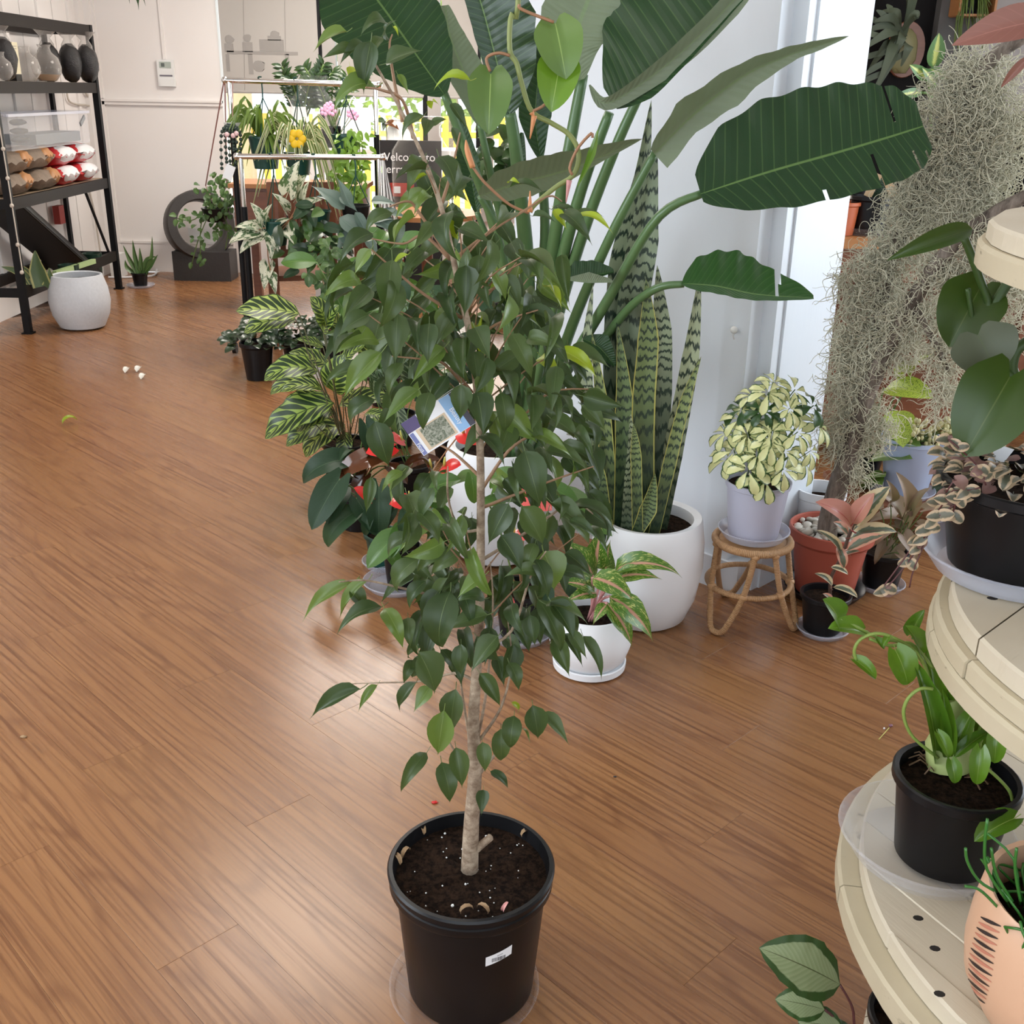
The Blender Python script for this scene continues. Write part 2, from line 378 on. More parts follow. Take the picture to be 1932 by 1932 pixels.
# ------------------------------------------------------------------ pots
def potted(name, label, cat, c, prof_, mat, soil_z, soil_r, group=None, seg=36, soil=True, pname='pot'):
    """a plant in a pot: the pot is a lathe of prof_ (outside up, then inside down)"""
    root = thing(name, label, cat, c, group)
    MB().lathe(prof_, c, seg).put(pname, mat, root, 35)
    if soil:
        mb = MB(); n = 26; vs = [(c[0], c[1], c[2]+soil_z)]
        for j in range(1, 5):
            for k in range(n):
                a = 6.2832*k/n; r = soil_r*j/4; vs.append((c[0]+r*math.cos(a), c[1]+r*math.sin(a), c[2]+soil_z+rnd(-.02, .02)*soil_r*(j < 4)*1.2))
        fs = [(0, 1+k, 1+(k+1) % n) for k in range(n)]+[(1+j*n+k, 1+(j+1)*n+k, 1+(j+1)*n+(k+1) % n, 1+j*n+(k+1) % n) for j in range(3) for k in range(n)]
        mb.add(vs, fs).put('soil', MAT['soil'], root, 180)
    return root
def nursery(rt, rb, h, lip=.006, t=.004):
    return [(0, .002), (rb, .002), (rb+(rt-rb)*.86, h*.86), (rt, h*.87), (rt+lip, h*.9), (rt+lip, h*.985), (rt+lip*.5, h), (rt-t, h*.99), (rt-t, h*.86), (rb-t, .02)]
def saucer(label, c, r, h=.022, mat=None, rb=None, group='clear plastic saucers'):
    rb = rb or r*.84; o = MB().lathe([(0, 0), (rb, 0), (r-.001, h-.002), (r+.0015, h), (r+.001, h+.003), (r-.002, h+.003), (r-.003, h), (rb-.004, .003), (0, .003)], (0, 0, 0), 40).mesh('saucer', 35)
    o = put('saucer', o, mat or MAT['clear'], None, Matrix.Translation(c)); return tag(o, label, 'saucer', group)
def text3d(body, size, mat, M, name='lettering', parent=None, ext=.0004):
    cu = bpy.data.curves.new(name, 'FONT'); cu.body = body; cu.size = size; cu.extrude = ext; cu.align_x = 'CENTER'; cu.align_y = 'CENTER'
    o = bpy.data.objects.new('tmp_text', cu); C.objects.link(o)
    dg = bpy.context.evaluated_depsgraph_get(); me = bpy.data.meshes.new_from_object(o.evaluated_get(dg)); me.name = name
    bpy.data.objects.remove(o); me.materials.clear(); return put(name, me, mat, parent, M)
# ------------------------------------------------------------------ the room
R45 = math.radians(-45)
E1 = Vector((.70711, -.70711, 0)); E2 = Vector((.70711, .70711, 0))
def ee(a, b, z=0): return E1*a+E2*b+Vector((0, 0, z))
XL, XR, YB, YF, ZC = -3.72, 3.5, 9.9, -2.5, 3.1
struct('floor', MB().box(((XL+XR)/2, (YB+YF)/2, -.06), (XR-XL, YB-YF, .1)), solid('subfloor', (.10, .045, .02), .8))
fo = bpy.data.objects['floor']
PW, PL = .178, 1.24
def plankmesh(l):
    mb = MB(); g = .0002; b = .0003; x, y = l/2-g, PW/2-g
    mb.add([(-x, -y, -.01), (x, -y, -.01), (x, y, -.01), (-x, y, -.01), (-x, -y, -b), (x, -y, -b), (x, y, -b), (-x, y, -b), (-x+b, -y+b, 0), (x-b, -y+b, 0), (x-b, y-b, 0), (-x+b, y-b, 0)],
           [(0, 1, 5, 4), (1, 2, 6, 5), (2, 3, 7, 6), (3, 0, 4, 7), (4, 5, 9, 8), (5, 6, 10, 9), (6, 7, 11, 10), (7, 4, 8, 11), (8, 9, 10, 11)])
    return mb.mesh('plank', None)
pm = plankmesh(PL); pm.materials.append(MAT['floor']); cells = []
j0 = fl(87, 1232).dot(E2)
for j in range(-60, 60):
    o = [0, .47, .8, .21, .62][j % 5]*PL
    for i in range(-14, 14):
        c = ee(i*PL+o, j0+(j+.5)*PW)
        if XL-.3 < c.x < XR+.2 and YF-.1 < c.y < YB+.3: cells.append(c)
cells.sort(key=lambda c: (c-Vector((-.4, 2.0, 0))).length)
for c in cells[:300]: put('plank', pm, None, fo, Matrix.Translation(c) @ Matrix.Rotation(R45, 4, 'Z'))
far = MB()
for c in cells[300:]:
    k = Matrix.Rotation(R45, 3, 'Z'); g = .0005
    far.add([c+k @ Vector((sx*(PL/2-g), sy*(PW/2-g), 0)) for sx, sy in ((-1, -1), (1, -1), (1, 1), (-1, 1))], [(0, 1, 2, 3)])
fp = far.mesh('plank_field', None); Mf = Matrix.Rotation(R45, 4, 'Z'); fp.transform(Mf.inverted()); fp = put('plank_field', fp, MAT['floor'], fo, Mf); fp['kind'] = 'stuff'
struct('ceiling', MB().box(((XL+XR)/2, (YB+YF)/2, ZC+.05), (XR-XL+.4, YB-YF+.4, .1)), MAT['ceiling'])
# left wall: vertical boards with battens
struct('wall_left', MB().box((XL-.08, (YB+2.5)/2+.05, ZC/2), (.12, YB-2.5+.1, ZC)).box((XL-.08, -1.35, ZC/2), (.12, 2.5, ZC)).box((XL-.08, 1.2, .4), (.12, 2.6, .8)).box((XL-.08, 1.2, 2.85), (.12, 2.6, .5)), MAT['wall'])
struct('window_3', MB().box((XL-.05, 1.2, .82), (.1, 2.6, .05)).box((XL-.05, 1.2, 2.58), (.1, 2.6, .05)).box((XL-.05, 1.2, 1.7), (.08, .05, 1.8)), MAT['white'])  # unseen window frame and opening added to go with the left light
wl = bpy.data.objects['wall_left']
pb = MB().box((0, 0, 0), (.022, .296, ZC)).mesh('board', None); pb.materials.append(MAT['wall'])
pbat = MB().box((0, 0, 0), (.034, .05, ZC)).mesh('batten', None); pbat.materials.append(MAT['wall'])
y = YB-.18; k = 0
while y > 3.0:
    put('board', pb, None, wl, Matrix.Translation((XL-.008+(.0035 if k % 2 else 0), y, ZC/2)))
    if k % 2 == 0: put('batten', pbat, None, wl, Matrix.Translation((XL+.008, y-.15, ZC/2)))
    y -= .3; k += 1
struct('trim_1', MB().box((XL+.045, YB-.03, ZC/2), (.10, .06, ZC)).box((XL+.105, YB-.012, ZC/2), (.02, .026, ZC)).box((XL+.02, YB-.11, ZC/2), (.04, .10, ZC)), MAT['wall'])
# back wall with the big shop window
WX0 = at(421, 200, YB).x; WX1 = .36; WZ0, WZ1 = .50, 2.75
bw = MB().box(((XL+WX0)/2, YB+.07, ZC/2), (WX0-XL, .14, ZC)).box(((WX1+XR)/2, YB+.07, ZC/2), (XR-WX1, .14, ZC))
bw.box(((WX0+WX1)/2, YB+.07, WZ0/2), (WX1-WX0, .14, WZ0)).box(((WX0+WX1)/2, YB+.07, (WZ1+ZC)/2), (WX1-WX0, .14, ZC-WZ1))
struct('wall_back', bw, MAT['wall'])
zr = at(300, 193, YB).z
struct('trim_2', MB().box(((XL+WX0)/2, YB-.010, zr), (WX0-XL, .03, .05)).box(((XL+WX0)/2, YB-.018, zr+.012), (WX0-XL, .04, .018)), MAT['wall'])
struct('baseboard_back', MB().box(((XL+WX0)/2, YB-.010, .13), (WX0-XL, .022, .26)).box(((XL+WX0)/2, YB-.014, .265), (WX0-XL, .03, .02)), MAT['wall'])
struct('baseboard_left', MB().box((XL+.022, 6.4, .10), (.03, 6.8, .20)), MAT['wall'])
# window: mullions, panes, roller blinds
win = MB().box(((WX0+WX1)/2, YB+.05, WZ0+.02), (WX1-WX0, .12, .04)).box(((WX0+WX1)/2, YB+.05, WZ1-.02), (WX1-WX0, .12, .04))
frame_w = struct('window_1', win, solid('aluminium', (.45, .44, .43), .4))
mulx = [at(606, 100, YB).x, at(803, 100, YB).x, at(905, 100, YB).x]
for x in mulx:
    MB().box((x-.01, YB+.03, (WZ0+WZ1)/2), (.035, .14, WZ1-WZ0)).put('mullion', MAT['blackmetal'], frame_w)
    MB().box((x+.07, YB+.01, (WZ0+WZ1)/2), (.11, .10, WZ1-WZ0)).put('mullion', solid('warm_grey_frame', (.40, .37, .35), .5), frame_w)
edges = [WX0]+mulx+[WX1]
for a, b in zip(edges[:-1], edges[1:]): MB().box(((a+b)/2, YB+.07, (WZ0+WZ1)/2), (b-a-.02, .006, WZ1-WZ0-.05)).put('pane', MAT['glass'], frame_w)
n = N('blind_fabric'); v = n.noise(n.obj(), 1.2, 3); m_ = n.fin(n.mix(v, (.40, .375, .345), (.46, .43, .40)), .7)
MAT['blind'] = m_
zb = [at(500, 174, YB-.05).z, at(720, 181, YB-.05).z, at(860, 184, YB-.05).z, at(960, 186, YB-.05).z]
blabels = ['grey roller blind left of the window with faint plant drawing', 'grey roller blind in the window behind the ficus top', 'grey roller blind right of the second window post', 'narrow grey roller blind at right end of window']
blind_marks = solid('faint_print', (.30, .28, .26), .7)  # darker flat plant and table shapes laid on the left blind
for i, (a, b) in enumerate(zip(edges[:-1], edges[1:])):
    a2 = a+(.02 if i == 0 else .13); root = thing('roller_blind', blabels[i], 'blind', ((a2+b)/2, YB-.045, zb[i]), 'window blinds')
    MB().box(((a2+b)/2, YB-.045, (zb[i]+WZ1)/2), (b-a2-.03, .004, WZ1-zb[i])).put('fabric', MAT['blind'], root)
    MB().tube([(a2+.02, YB-.045, zb[i]), (b-.02, YB-.045, zb[i])], .012, 8).put('bottom_bar', solid('warm_grey_frame', (.4, .37, .35)), root)
    MB().tube([(a2+.01, YB-.045, WZ1), (b-.01, YB-.045, WZ1)], .03, 10).put('roller', MAT['white'], root)
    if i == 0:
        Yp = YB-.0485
        for xx in (462, 540): MB().tube([at(xx, 172, Yp), at(xx-3, 0, Yp)], .0025, 4).put('seam', blind_marks, root)
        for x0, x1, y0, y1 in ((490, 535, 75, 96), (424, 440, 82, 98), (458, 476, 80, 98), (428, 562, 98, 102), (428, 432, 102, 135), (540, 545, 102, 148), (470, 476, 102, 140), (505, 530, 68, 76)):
            p, q = at(x0, y1, Yp), at(x1, y0, Yp); MB().box(((p.x+q.x)/2, Yp, (p.z+q.z)/2), (q.x-p.x, .001, q.z-p.z)).put('print', blind_marks, root)
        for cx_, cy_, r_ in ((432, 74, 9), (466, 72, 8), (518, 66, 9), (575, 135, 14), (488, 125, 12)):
            p = at(cx_, cy_, Yp); MB().ball(p, r_*.0047, 10, 6, (1, .02, .8), .15).put('print', blind_marks, root)
# diagonal stub wall with the stepped doorway post
sw = MB(); zc = ZC/2
def slab(a0, a1, b0, b1, z0=0, z1=ZC): sw.box(ee((a0+a1)/2, (b0+b1)/2, (z0+z1)/2), (a1-a0, b1-b0, z1-z0), R45)
slab(-2.92, -1.93, 2.905, 3.31)
struct('wall_middle', sw, MAT['pillar'])
sw = MB(); slab(-1.935, -1.84, 2.885, 3.31); slab(-1.84, -1.79, 2.952, 3.31); slab(-1.79, -1.782, 2.996, 3.31)
struct('pillar_1', sw, MAT['pillar'])
sw = MB(); slab(-2.92, -1.935, 2.886, 2.905, 0, .115); slab(-2.92, -1.935, 2.893, 2.905, .115, .135); slab(-1.94, -1.782, 2.872, 2.952, 0, .115); slab(-1.84, -1.772, 2.952, 3.0, 0, .115); slab(-1.782, -1.765, 2.99, 3.30, 0, .115)
struct('baseboard_middle', sw, MAT['pillar'])
q = at(1376, 643, 3.20); q = ee(-1.885, 2.880, q.z)
hk = thing('wall_hook', 'small white hook screwed to the board beside the schefflera', 'hook', q)
MB().ball(q-E2*.012, .012, 12, 8).put('knob', MAT['white'], hk); MB().tube([q+E2*.004, q-E2*.012, q-E2*.014-Vector((0, 0, .018)), q-E2*.006-Vector((0, 0, .03))], .003, 6).put('hook', MAT['white'], hk)
# the dark room beyond the doorway, side and front walls with assumed and added openings
struct('wall_right_back', MB().box((2.62, 6.62, ZC/2), (2.4, .12, ZC)), MAT['darkwall'])
struct('wall_dark_return', MB().box((at(1800, 60, 6.5).x, 6.52, ZC/2), (.20, .08, ZC)), MAT['greywall'])
struct('wall_right_far', MB().box((2.9, 6.53, 2.3), (1.0, .05, 1.55)), MAT['lilacwall'])
swl = MB().box((XR+.06, .1, ZC/2), (.12, 5.0, ZC)).box((XR+.06, 8.2, ZC/2), (.12, 7.6, ZC)).box((XR+.06, 3.5, .3), (.12, 1.9, .6)).box((XR+.06, 3.5, 2.95), (.12, 1.9, .3))  # unseen opening assumed to go with the right light
struct('wall_right', swl, MAT['wall'])
struct('wall_front', MB().box((XL+.4, YF-.06, ZC/2), (.9, .12, ZC)).box((XR-.4, YF-.06, ZC/2), (.9, .12, ZC)).box((0, YF-.06, .25), (7, .12, .5)).box((0, YF-.06, 3.02), (7, .12, .16)), MAT['wall'])  # opening added in the unseen front wall for the front light
w2 = struct('window_2', MB().box((0, YF-.04, .53), (5.6, .1, .06)).box((0, YF-.04, 2.92), (5.6, .1, .06)).box((-1.0, YF-.04, 1.7), (.07, .1, 2.4)).box((1.0, YF-.04, 1.7), (.07, .1, 2.4)), MAT['white'])  # unseen frame added around the front light, no window known there
for i, (x, y) in enumerate([(-1.2, 1.6), (-1.2, 4.9), (-1.2, 8.0), (2.5, 4.7)]):
    r = thing('ceiling_panel', ['square light panel on the ceiling above the ficus', 'square light panel on the ceiling above the wood floor', 'square light panel on the ceiling near the shop window', 'square light panel on the ceiling of the side room'][i], 'ceiling light', (x, y, 3.1), 'ceiling light panels')
    MB().box((x, y, 3.085), (1.2, 1.2, .03)).put('panel_frame', MAT['white'], r)  # unseen panel added to go with the overhead lamp
# ------------------------------------------------------------------ outside
struct('pavement', MB().box((0, 22, -.25), (60, 24, .2)), solid('pavement', (.55, .53, .50), .8))
bl = thing('building', 'cream rendered building across the street at left of window', 'building', (-5.2, 15, 0))
MB().box((-5.9, 15.6, 2.2), (4.2, 1.2, 4.8)).put('wall', solid('cream_render', (.62, .47, .26), .8), bl); MB().box((-5.9, 14.98, 1.4), (.8, .06, 1.4)).put('window', MAT['glass'], bl); MB().box((-5.9, 15.5, 4.7), (4.5, 1.6, .2)).put('roof', solid('roof_grey', (.3, .3, .3)), bl)
fc = thing('street_fence', 'yellow picket barrier fence across the street', 'fence', (-1.2, 16, -.15))
pk = MB().box((0, 0, .75), (.09, .03, 1.3)).mesh('picket', None); pk.materials.append(solid('yellow_paint', (.80, .50, .03), .5))
for i in range(34): put('picket', pk, None, fc, Matrix.Translation((-3.6+i*.16, 16, -.15)))
for z in (.25, 1.0): MB().box((-1.0, 16.03, z), (5.6, .04, .08)).put('rail', MAT['yellow_paint'], fc)
tr = thing('street_tree', 'leafy green street tree beyond the yellow fence', 'tree', (-1.2, 19, -.15))
MB().tube([(-1.2, 19, -.2), (-1.1, 19, 1.3), (-1.3, 19, 3.0)], [.14, .1, .06], 8).put('trunk', MAT['bark'], tr)
lm = leafmat('street_leaf', (.16, .26, .03), (.45, .55, .10), trans=.3)
fol = MB(); 
for i in range(2600):
    p = Vector((random.gauss(-1.2, 1.7), random.gauss(19, 1.2), random.gauss(2.7, .9)))
    if p.z < .9 or p.x < -3.6 or p.y < 16.3: continue
    d = Vector((rnd(-1, 1), rnd(-1, 1), rnd(-1, .4))).normalized()*.13; s_ = d.orthogonal().normalized()*.06
    fol.add([p-d, p+s_, p+d, p-s_], [(0, 1, 2, 3)], [(0, .5), (.5, .5), (1, .5), (.5, .6)])
o = fol.put('foliage', lm, tr, None); o['kind'] = 'stuff'
# ------------------------------------------------------------------ tiered cable-drum stand
SC = (1.09, 1.28)
st = thing('tiered_stand', 'cream painted tiered plant stand made of round cable drum ends', 'plant stand', (SC[0], SC[1], 0))
def plank_disc(R, z0, z1, ang, w, drum, hole_n=3):
    ca, sa = math.cos(ang), math.sin(ang); v = -R+.004; i = 0
    while v < R-.02:
        v1 = min(v+w-.003, R-.002); u = lambda q: math.sqrt(max(R*R-q*q, 0)); vv = np.linspace(v, v1, 7)
        pts = [(u(q), q) for q in vv]+[(-u(q), q) for q in vv[::-1]]; m = len(pts); dz = rnd(-.0012, .0012)
        W = [(SC[0]+a*ca-b*sa, SC[1]+a*sa+b*ca) for a, b in pts]; b_ = .004
        sh = [(SC[0]+(x-SC[0])*(1-b_/R), SC[1]+(y-SC[1])*(1-b_/R)) for x, y in W]
        mb = MB().add([(x, y, z0) for x, y in W]+[(x, y, z1-b_+dz) for x, y in W]+[(x, y, z1+dz) for x, y in sh],
             [tuple(range(m-1, -1, -1)), tuple(range(2*m, 3*m))]+[(k, (k+1) % m, m+(k+1) % m, m+k) for k in range(m)]+[(m+k, m+(k+1) % m, 2*m+(k+1) % m, 2*m+k) for k in range(m)])
        pl = mb.mesh('plank', None); M = Matrix.Translation((SC[0], SC[1], z0)) @ Matrix.Rotation(ang, 4, 'Z'); pl.transform(M.inverted()); po = put('plank', pl, MAT['cream'], st, M)
        for k in range(hole_n):
            q = (v+v1)/2+rnd(-.3, .3)*w; a = rnd(-.95, .95)*math.sqrt(max(R*R-q*q, .001)); x, y = SC[0]+a*ca-q*sa, SC[1]+a*sa+q*ca
            MB().lathe([(0, .0006), (.0062, .0006), (.0080, 0)], (x, y, z1+dz), 9, .75).put('bolt_hole', solid('hole_shadow', (.015, .011, .008), .9), po)
        v += w; i += 1
def ring_boards(R, r, z0, z1, n, a0):
    for i in range(n):
        A = [a0+6.2832*(i+(k/10)*.995)/n for k in range(11)]; rr = R+rnd(-.003, .003); b_ = .005
        prof_ = [(r, z0), (rr, z0), (rr, z1-b_), (rr-b_, z1), (r, z1)]; vs = []
        for a in A: vs += [(SC[0]+p*math.cos(a), SC[1]+p*math.sin(a), z) for p, z in prof_]
        fs = [(5*k+j, 5*(k+1)+j, 5*(k+1)+(j+1) % 5, 5*k+(j+1) % 5) for k in range(10) for j in range(5)]+[(4, 3, 2, 1, 0), (50, 51, 52, 53, 54)]
        MB().add(vs, fs).put('rim_board', MAT['creamedge'], st, 30)
plank_disc(.528, .432, .462, math.radians(118), .078, 0, 6); ring_boards(.562, .36, .392, .430, 7, .3); ring_boards(.545, .36, .362, .391, 7, .9)
plank_disc(.462, .902, .932, math.radians(44), .11, 1, 5); ring_boards(.478, .32, .873, .901, 7, .5); ring_boards(.484, .32, .842, .872, 7, 1.1)
plank_disc(.498, 1.428, 1.453, math.radians(60), .11, 2, 1); ring_boards(.505, .32, 1.396, 1.427, 7, .2)
MB().lathe([(0, .05), (.10, .05), (.10, 1.40), (0, 1.40)], (*SC, 0), 24).put('core', MAT['cream'], st); plank_disc(.47, 0, .04, 0, .11, 3, 0)
# string of hearts on the middle tier
c = (.765, 1.475, .944); sh = potted('string_of_hearts', 'string of hearts with pink edged leaves in black pot on middle tier', 'potted plant', c, nursery(.128, .098, .142), MAT['blackplastic'], .122, .121)
saucer('clear saucer under the string of hearts pot', (.765, 1.475, .934), .138, .03, MAT['frost'])
def pat_hearts(n, u, v, du, col):
    e = n.ma('ADD', n.ma('MULTIPLY', du, 2.0), n.ma('MULTIPLY', n.noise(n.new('ShaderNodeTexCoord').outputs['UV'], 9, 4), .55))
    return n.mix(n.step(e, .62, .95), col, (.55, .40, .26))
MAT['hearts'] = leafmat('string_of_hearts_leaf', (.065, .07, .05), (.16, .15, .11), None, rough=.45, pattern=pat_hearts)
MAT['heartsback'] = leafmat('string_of_hearts_leaf_back', (.16, .07, .07), (.27, .15, .13), None, rough=.5)
hm = [leafmesh('heart', .95, b, .3, .22, petiole=.25, nv=6, seed=i, pr=.03) for i, b in enumerate((.2, .5, .8))]
MAT['maroon'] = solid('maroon_stem', (.09, .025, .025))
for i in range(170):
    a = rnd(0, 6.28); r = .13*math.sqrt(random.random())*1.02; p = Vector((c[0]+r*math.cos(a), c[1]+r*math.sin(a), c[2]+.128+rnd(0, .045)))
    d = Vector((math.cos(a)+rnd(-.6, .6), math.sin(a)+rnd(-.6, .6), rnd(-.7, .2))).normalized()*rnd(.017, .026)
    leaf(sh, hm[i % 3], MAT['hearts' if random.random() < .7 else 'heartsback'], p, p+d, Vector((rnd(-.4, .2), rnd(-.8, 0), 1)))
for pts in ([(1830, 935), (1805, 905), (1788, 925), (1765, 960), (1752, 1005), (1738, 1040), (1722, 1080), (1716, 1108)], [(1835, 930), (1800, 925), (1780, 950), (1740, 1005), (1705, 1055), (1668, 1105), (1655, 1120)], [(1840, 925), (1790, 960), (1760, 985), (1735, 1030), (1690, 1090), (1665, 1115)], [(1850, 920), (1815, 930), (1800, 960), (1795, 985)], [(1860, 915), (1845, 880), (1790, 830), (1800, 850)]):
    P = [at(x, y, 1.40+.05*(k > 2)+.0*k) for k, (x, y) in enumerate(pts)]; stalk(sh, 'vine', MAT['maroon'], P, .0012, 18, 5)
    Q = spline(P, 14)
    for k in range(2, 14):
        if random.random() < .30 or (k > 7 and random.random() < .65): continue
        for s_ in (-1, 1):
            if random.random() < .4: continue
            d = Vector((s_*.8+rnd(-.3, .3), rnd(-.3, .3), rnd(-.8, .4))).normalized()*rnd(.015, .022)
            leaf(sh, random.choice(hm), MAT['hearts' if random.random() < .75 else 'heartsback'], Q[k], Q[k]+d, Vector((rnd(-.3, .3), -1, .5)))
MB().box(at(1888, 858, 1.5), (.024, .001, .03), 0, .35, .3).put('plant_label', MAT['card'], sh)
# bromeliad-like bulb plant with trailing philodendron on the bottom tier
c = (.700, 1.392, .472); bp = potted('trailing_philodendron', 'trailing green philodendron in black pot on lowest tier', 'potted plant', c, nursery(.090, .073, .152), MAT['blackplastic'], .128, .085)
saucer('wide clear saucer on lowest tier under trailing philodendron', (.680, 1.410, .4625), .138, .036, clearmat('clear_saucer', (.80, .80, .84), .16))
MAT['phil'] = leafmat('philodendron_leaf', (.05, .135, .010), (.13, .26, .018), (.30, .42, .10), .012, .28, trans=.2)
MAT['philstem'] = solid('lime_stem', (.24, .34, .07))
MAT['sheath'] = plain('pale_green_sheath', (.42, .50, .19), .4, .15)
MB().tube([at(1790, 1450, 1.44), at(1790, 1405, 1.45), at(1800, 1370, 1.46), at(1790, 1320, 1.47)], [.034, .036, .03, .014], 12).put('bulb', MAT['sheath'], bp, 60)
rt = MB()
for i in range(26):
    a = rnd(0, 6.28); b = at(1790, 1448, 1.44); p = Vector((b.x+.03*math.cos(a), b.y+.03*math.sin(a), b.z)); q = Vector((b.x+rnd(.04, .07)*math.cos(a), b.y+rnd(.04, .07)*math.sin(a), c[2]+.131)); rt.tube([p, (p+q)/2+Vector((0, 0, .012)), q], .0014, 4)
rt.put('root', solid('dry_root', (.16, .095, .05)), bp)
pl_ = leafmesh('oval', .55, .5, .5, petiole=.15, nv=9, seed=3); ph_ = leafmesh('heart', .75, .4, .5, .18, petiole=.2, seed=4)
for b, t, Y, W in (((1765, 1440), (1722, 1240), 1.44, .34), ((1800, 1420), (1800, 1255), 1.48, .5), ((1770, 1420), (1745, 1215), 1.5, .42), ((1830, 1440), (1875, 1300), 1.5, .6), ((1800, 1420), (1840, 1330), 1.42, .7), ((1775, 1400), (1760, 1290), 1.46, .5), ((1815, 1410), (1850, 1270), 1.5, .5), ((1785, 1430), (1778, 1300), 1.42, .4), ((1800, 1430), (1868, 1380), 1.40, .55)):
    leaf(bp, pl_, MAT['phil'], at(*b, Y), at(*t, Y+.02), wid=W)
for pts, Y in (([(1770, 1430), (1722, 1390), (1705, 1350), (1712, 1320), (1735, 1300), (1760, 1300)], 1.42), ([(1790, 1400), (1765, 1300), (1730, 1235), (1700, 1212), (1660, 1205), (1630, 1190), (1600, 1175), (1585, 1168)], 1.5), ([(1760, 1300), (1735, 1235), (1690, 1205), (1655, 1195), (1625, 1205), (1612, 1225), (1615, 1245)], 1.48), ([(1760, 1260), (1720, 1215), (1680, 1218), (1640, 1205)], 1.49), ([(1800, 1420), (1850, 1400), (1850, 1330)], 1.44), ([(1850, 1440), (1885, 1470), (1908, 1500), (1912, 1540)], 1.36)):
    stalk(bp, 'vine', MAT['philstem'], [at(x, y, Y) for x, y in pts], .0028, 22, 6)
for b, t, Y, W, m_ in (((1582, 1172), (1552, 1130), 1.5, 1.1, ph_), ((1624, 1190), (1562, 1186), 1.5, .9, ph_), ((1613, 1245), (1652, 1282), 1.48, .7, ph_), ((1690, 1228), (1712, 1292), 1.46, 1.1, ph_), ((1655, 1205), (1668, 1225), 1.48, .8, ph_), ((1676, 1200), (1666, 1220), 1.48, .8, ph_), ((1795, 1435), (1802, 1478), 1.36, .9, ph_), ((1850, 1415), (1842, 1480), 1.36, .75, ph_), ((1770, 1385), (1790, 1430), 1.38, .7, ph_), ((1880, 1380), (1876, 1440), 1.4, .8, ph_), ((1912, 1545), (1838, 1588), 1.30, .8, ph_), ((1720, 1195), (1745, 1150), 1.52, .7, ph_), ((1735, 1230), (1708, 1180), 1.5, .8, ph_), ((1850, 1335), (1790, 1300), 1.45, .8, ph_)):
    leaf(bp, m_, MAT['phil'], at(*b, Y), at(*t, Y-.01), wid=W)
# peach pot with fern print, rhipsalis inside
c = (.735, 1.070, .4625); prp = [(0, .004), (.085, .004), (.098, .012), (.124, .06), (.130, .10), (.128, .15), (.121, .200), (.118, .204), (.113, .200), (.119, .145), (.10, .05)]
rp = potted('mistletoe_cactus', 'green stringy cactus in peach pot with red fern print', 'potted plant', c, prp, plain('peach_ceramic', (.66, .40, .255), .4, .03), .150, .108)
pr1, pr2, pr3 = solid('print_black', (.03, .02, .018)), solid('print_pink', (.52, .20, .13)), solid('print_red', (.42, .035, .03))
def onpot(a, z, e=.0006):
    rr = np.interp(z, [p[1] for p in prp[1:7]], [p[0] for p in prp[1:7]])+e; return Vector((c[0]+rr*math.cos(a), c[1]+rr*math.sin(a), c[2]+z))
def frond(a0, z0, z1, n, mats, da, up):
    for i in range(n):
        z = z0+(z1-z0)*i/(n-1); L = da*(1-.35*abs(i/(n-1)-.35)); vs = []; k = 8
        for j in range(k+1):
            t = j/k; w_ = .0026*math.sin(math.pi*min(max(t, .04), .97))**.6; a = a0+L*t; zz = z+up*t
            vs += [onpot(a, zz-w_), onpot(a, zz+w_)]
        MB().add(vs, [(2*j, 2*j+1, 2*j+3, 2*j+2) for j in range(k)]).put('fern_print', mats[i % len(mats)], rp, 180)
frond(math.radians(176), .045, .165, 15, [pr1, pr2, pr1, pr2], .40, .020); frond(math.radians(228), .04, .12, 9, [pr3, pr1, pr3, pr2], .26, -.006)
cm = MB()
for i in range(120):
    a = rnd(0, 6.28); r = rnd(.02, .095); p = Vector((c[0]+r*math.cos(a), c[1]+r*math.sin(a), c[2]+.15)); o_ = Vector((math.cos(a), math.sin(a), 0))*rnd(.0, .05)
    cm.tube(spline([p, p+Vector((rnd(-.03, .03), rnd(-.03, .03), rnd(.03, .06)))+o_*.5, p+o_+Vector((rnd(-.03, .03), rnd(-.03, .03), rnd(.0, .075)))], 7), .0019, 5)
for pts in ([(1875, 1680), (1845, 1660), (1825, 1625), (1822, 1600)], [(1900, 1700), (1862, 1640), (1858, 1590), (1863, 1545)], [(1910, 1700), (1880, 1650), (1870, 1600)], [(1890, 1720), (1850, 1680), (1820, 1672)], [(1925, 1700), (1915, 1640), (1918, 1600)]):
    cm.tube(spline([at(x, y, 1.06) for x, y in pts], 10), .0020, 5)
o = cm.put('stems', leafmat('rhipsalis_green', (.03, .14, .02), (.06, .22, .04), None, trans=0), rp, 180); o['kind'] = 'stuff'
# calathea low beside the stand
c = (.70, 1.36, .04); cl = potted('ribbed_calathea', 'calathea with large pale-centred leaf poking out beside the lowest tier', 'potted plant', c, nursery(.075, .06, .12), MAT['blackplastic'], .1, .07)
def pat_cal(n, u, v, du, col):
    e = n.ma('ADD', n.ma('MULTIPLY', n.noise(n.new('ShaderNodeTexCoord').outputs['UV'], 10, 3), .14), n.ma('ADD', n.ma('MULTIPLY', du, 2.0), n.ma('MULTIPLY', n.ma('ABSOLUTE', n.ma('SUBTRACT', v, .48)), .7)))
    ph = n.ma('FRACT', n.ma('MULTIPLY', n.ma('SUBTRACT', v, n.ma('MULTIPLY', du, .6)), 16)); s_ = n.ma('MULTIPLY', n.step(ph, .2, .8), .35)
    return n.mix(n.step(e, .80, .74) if False else n.ma('SUBTRACT', 1.0, n.step(e, .84, .90)), col, n.mix(s_, (.22, .265, .135), (.12, .165, .06)))
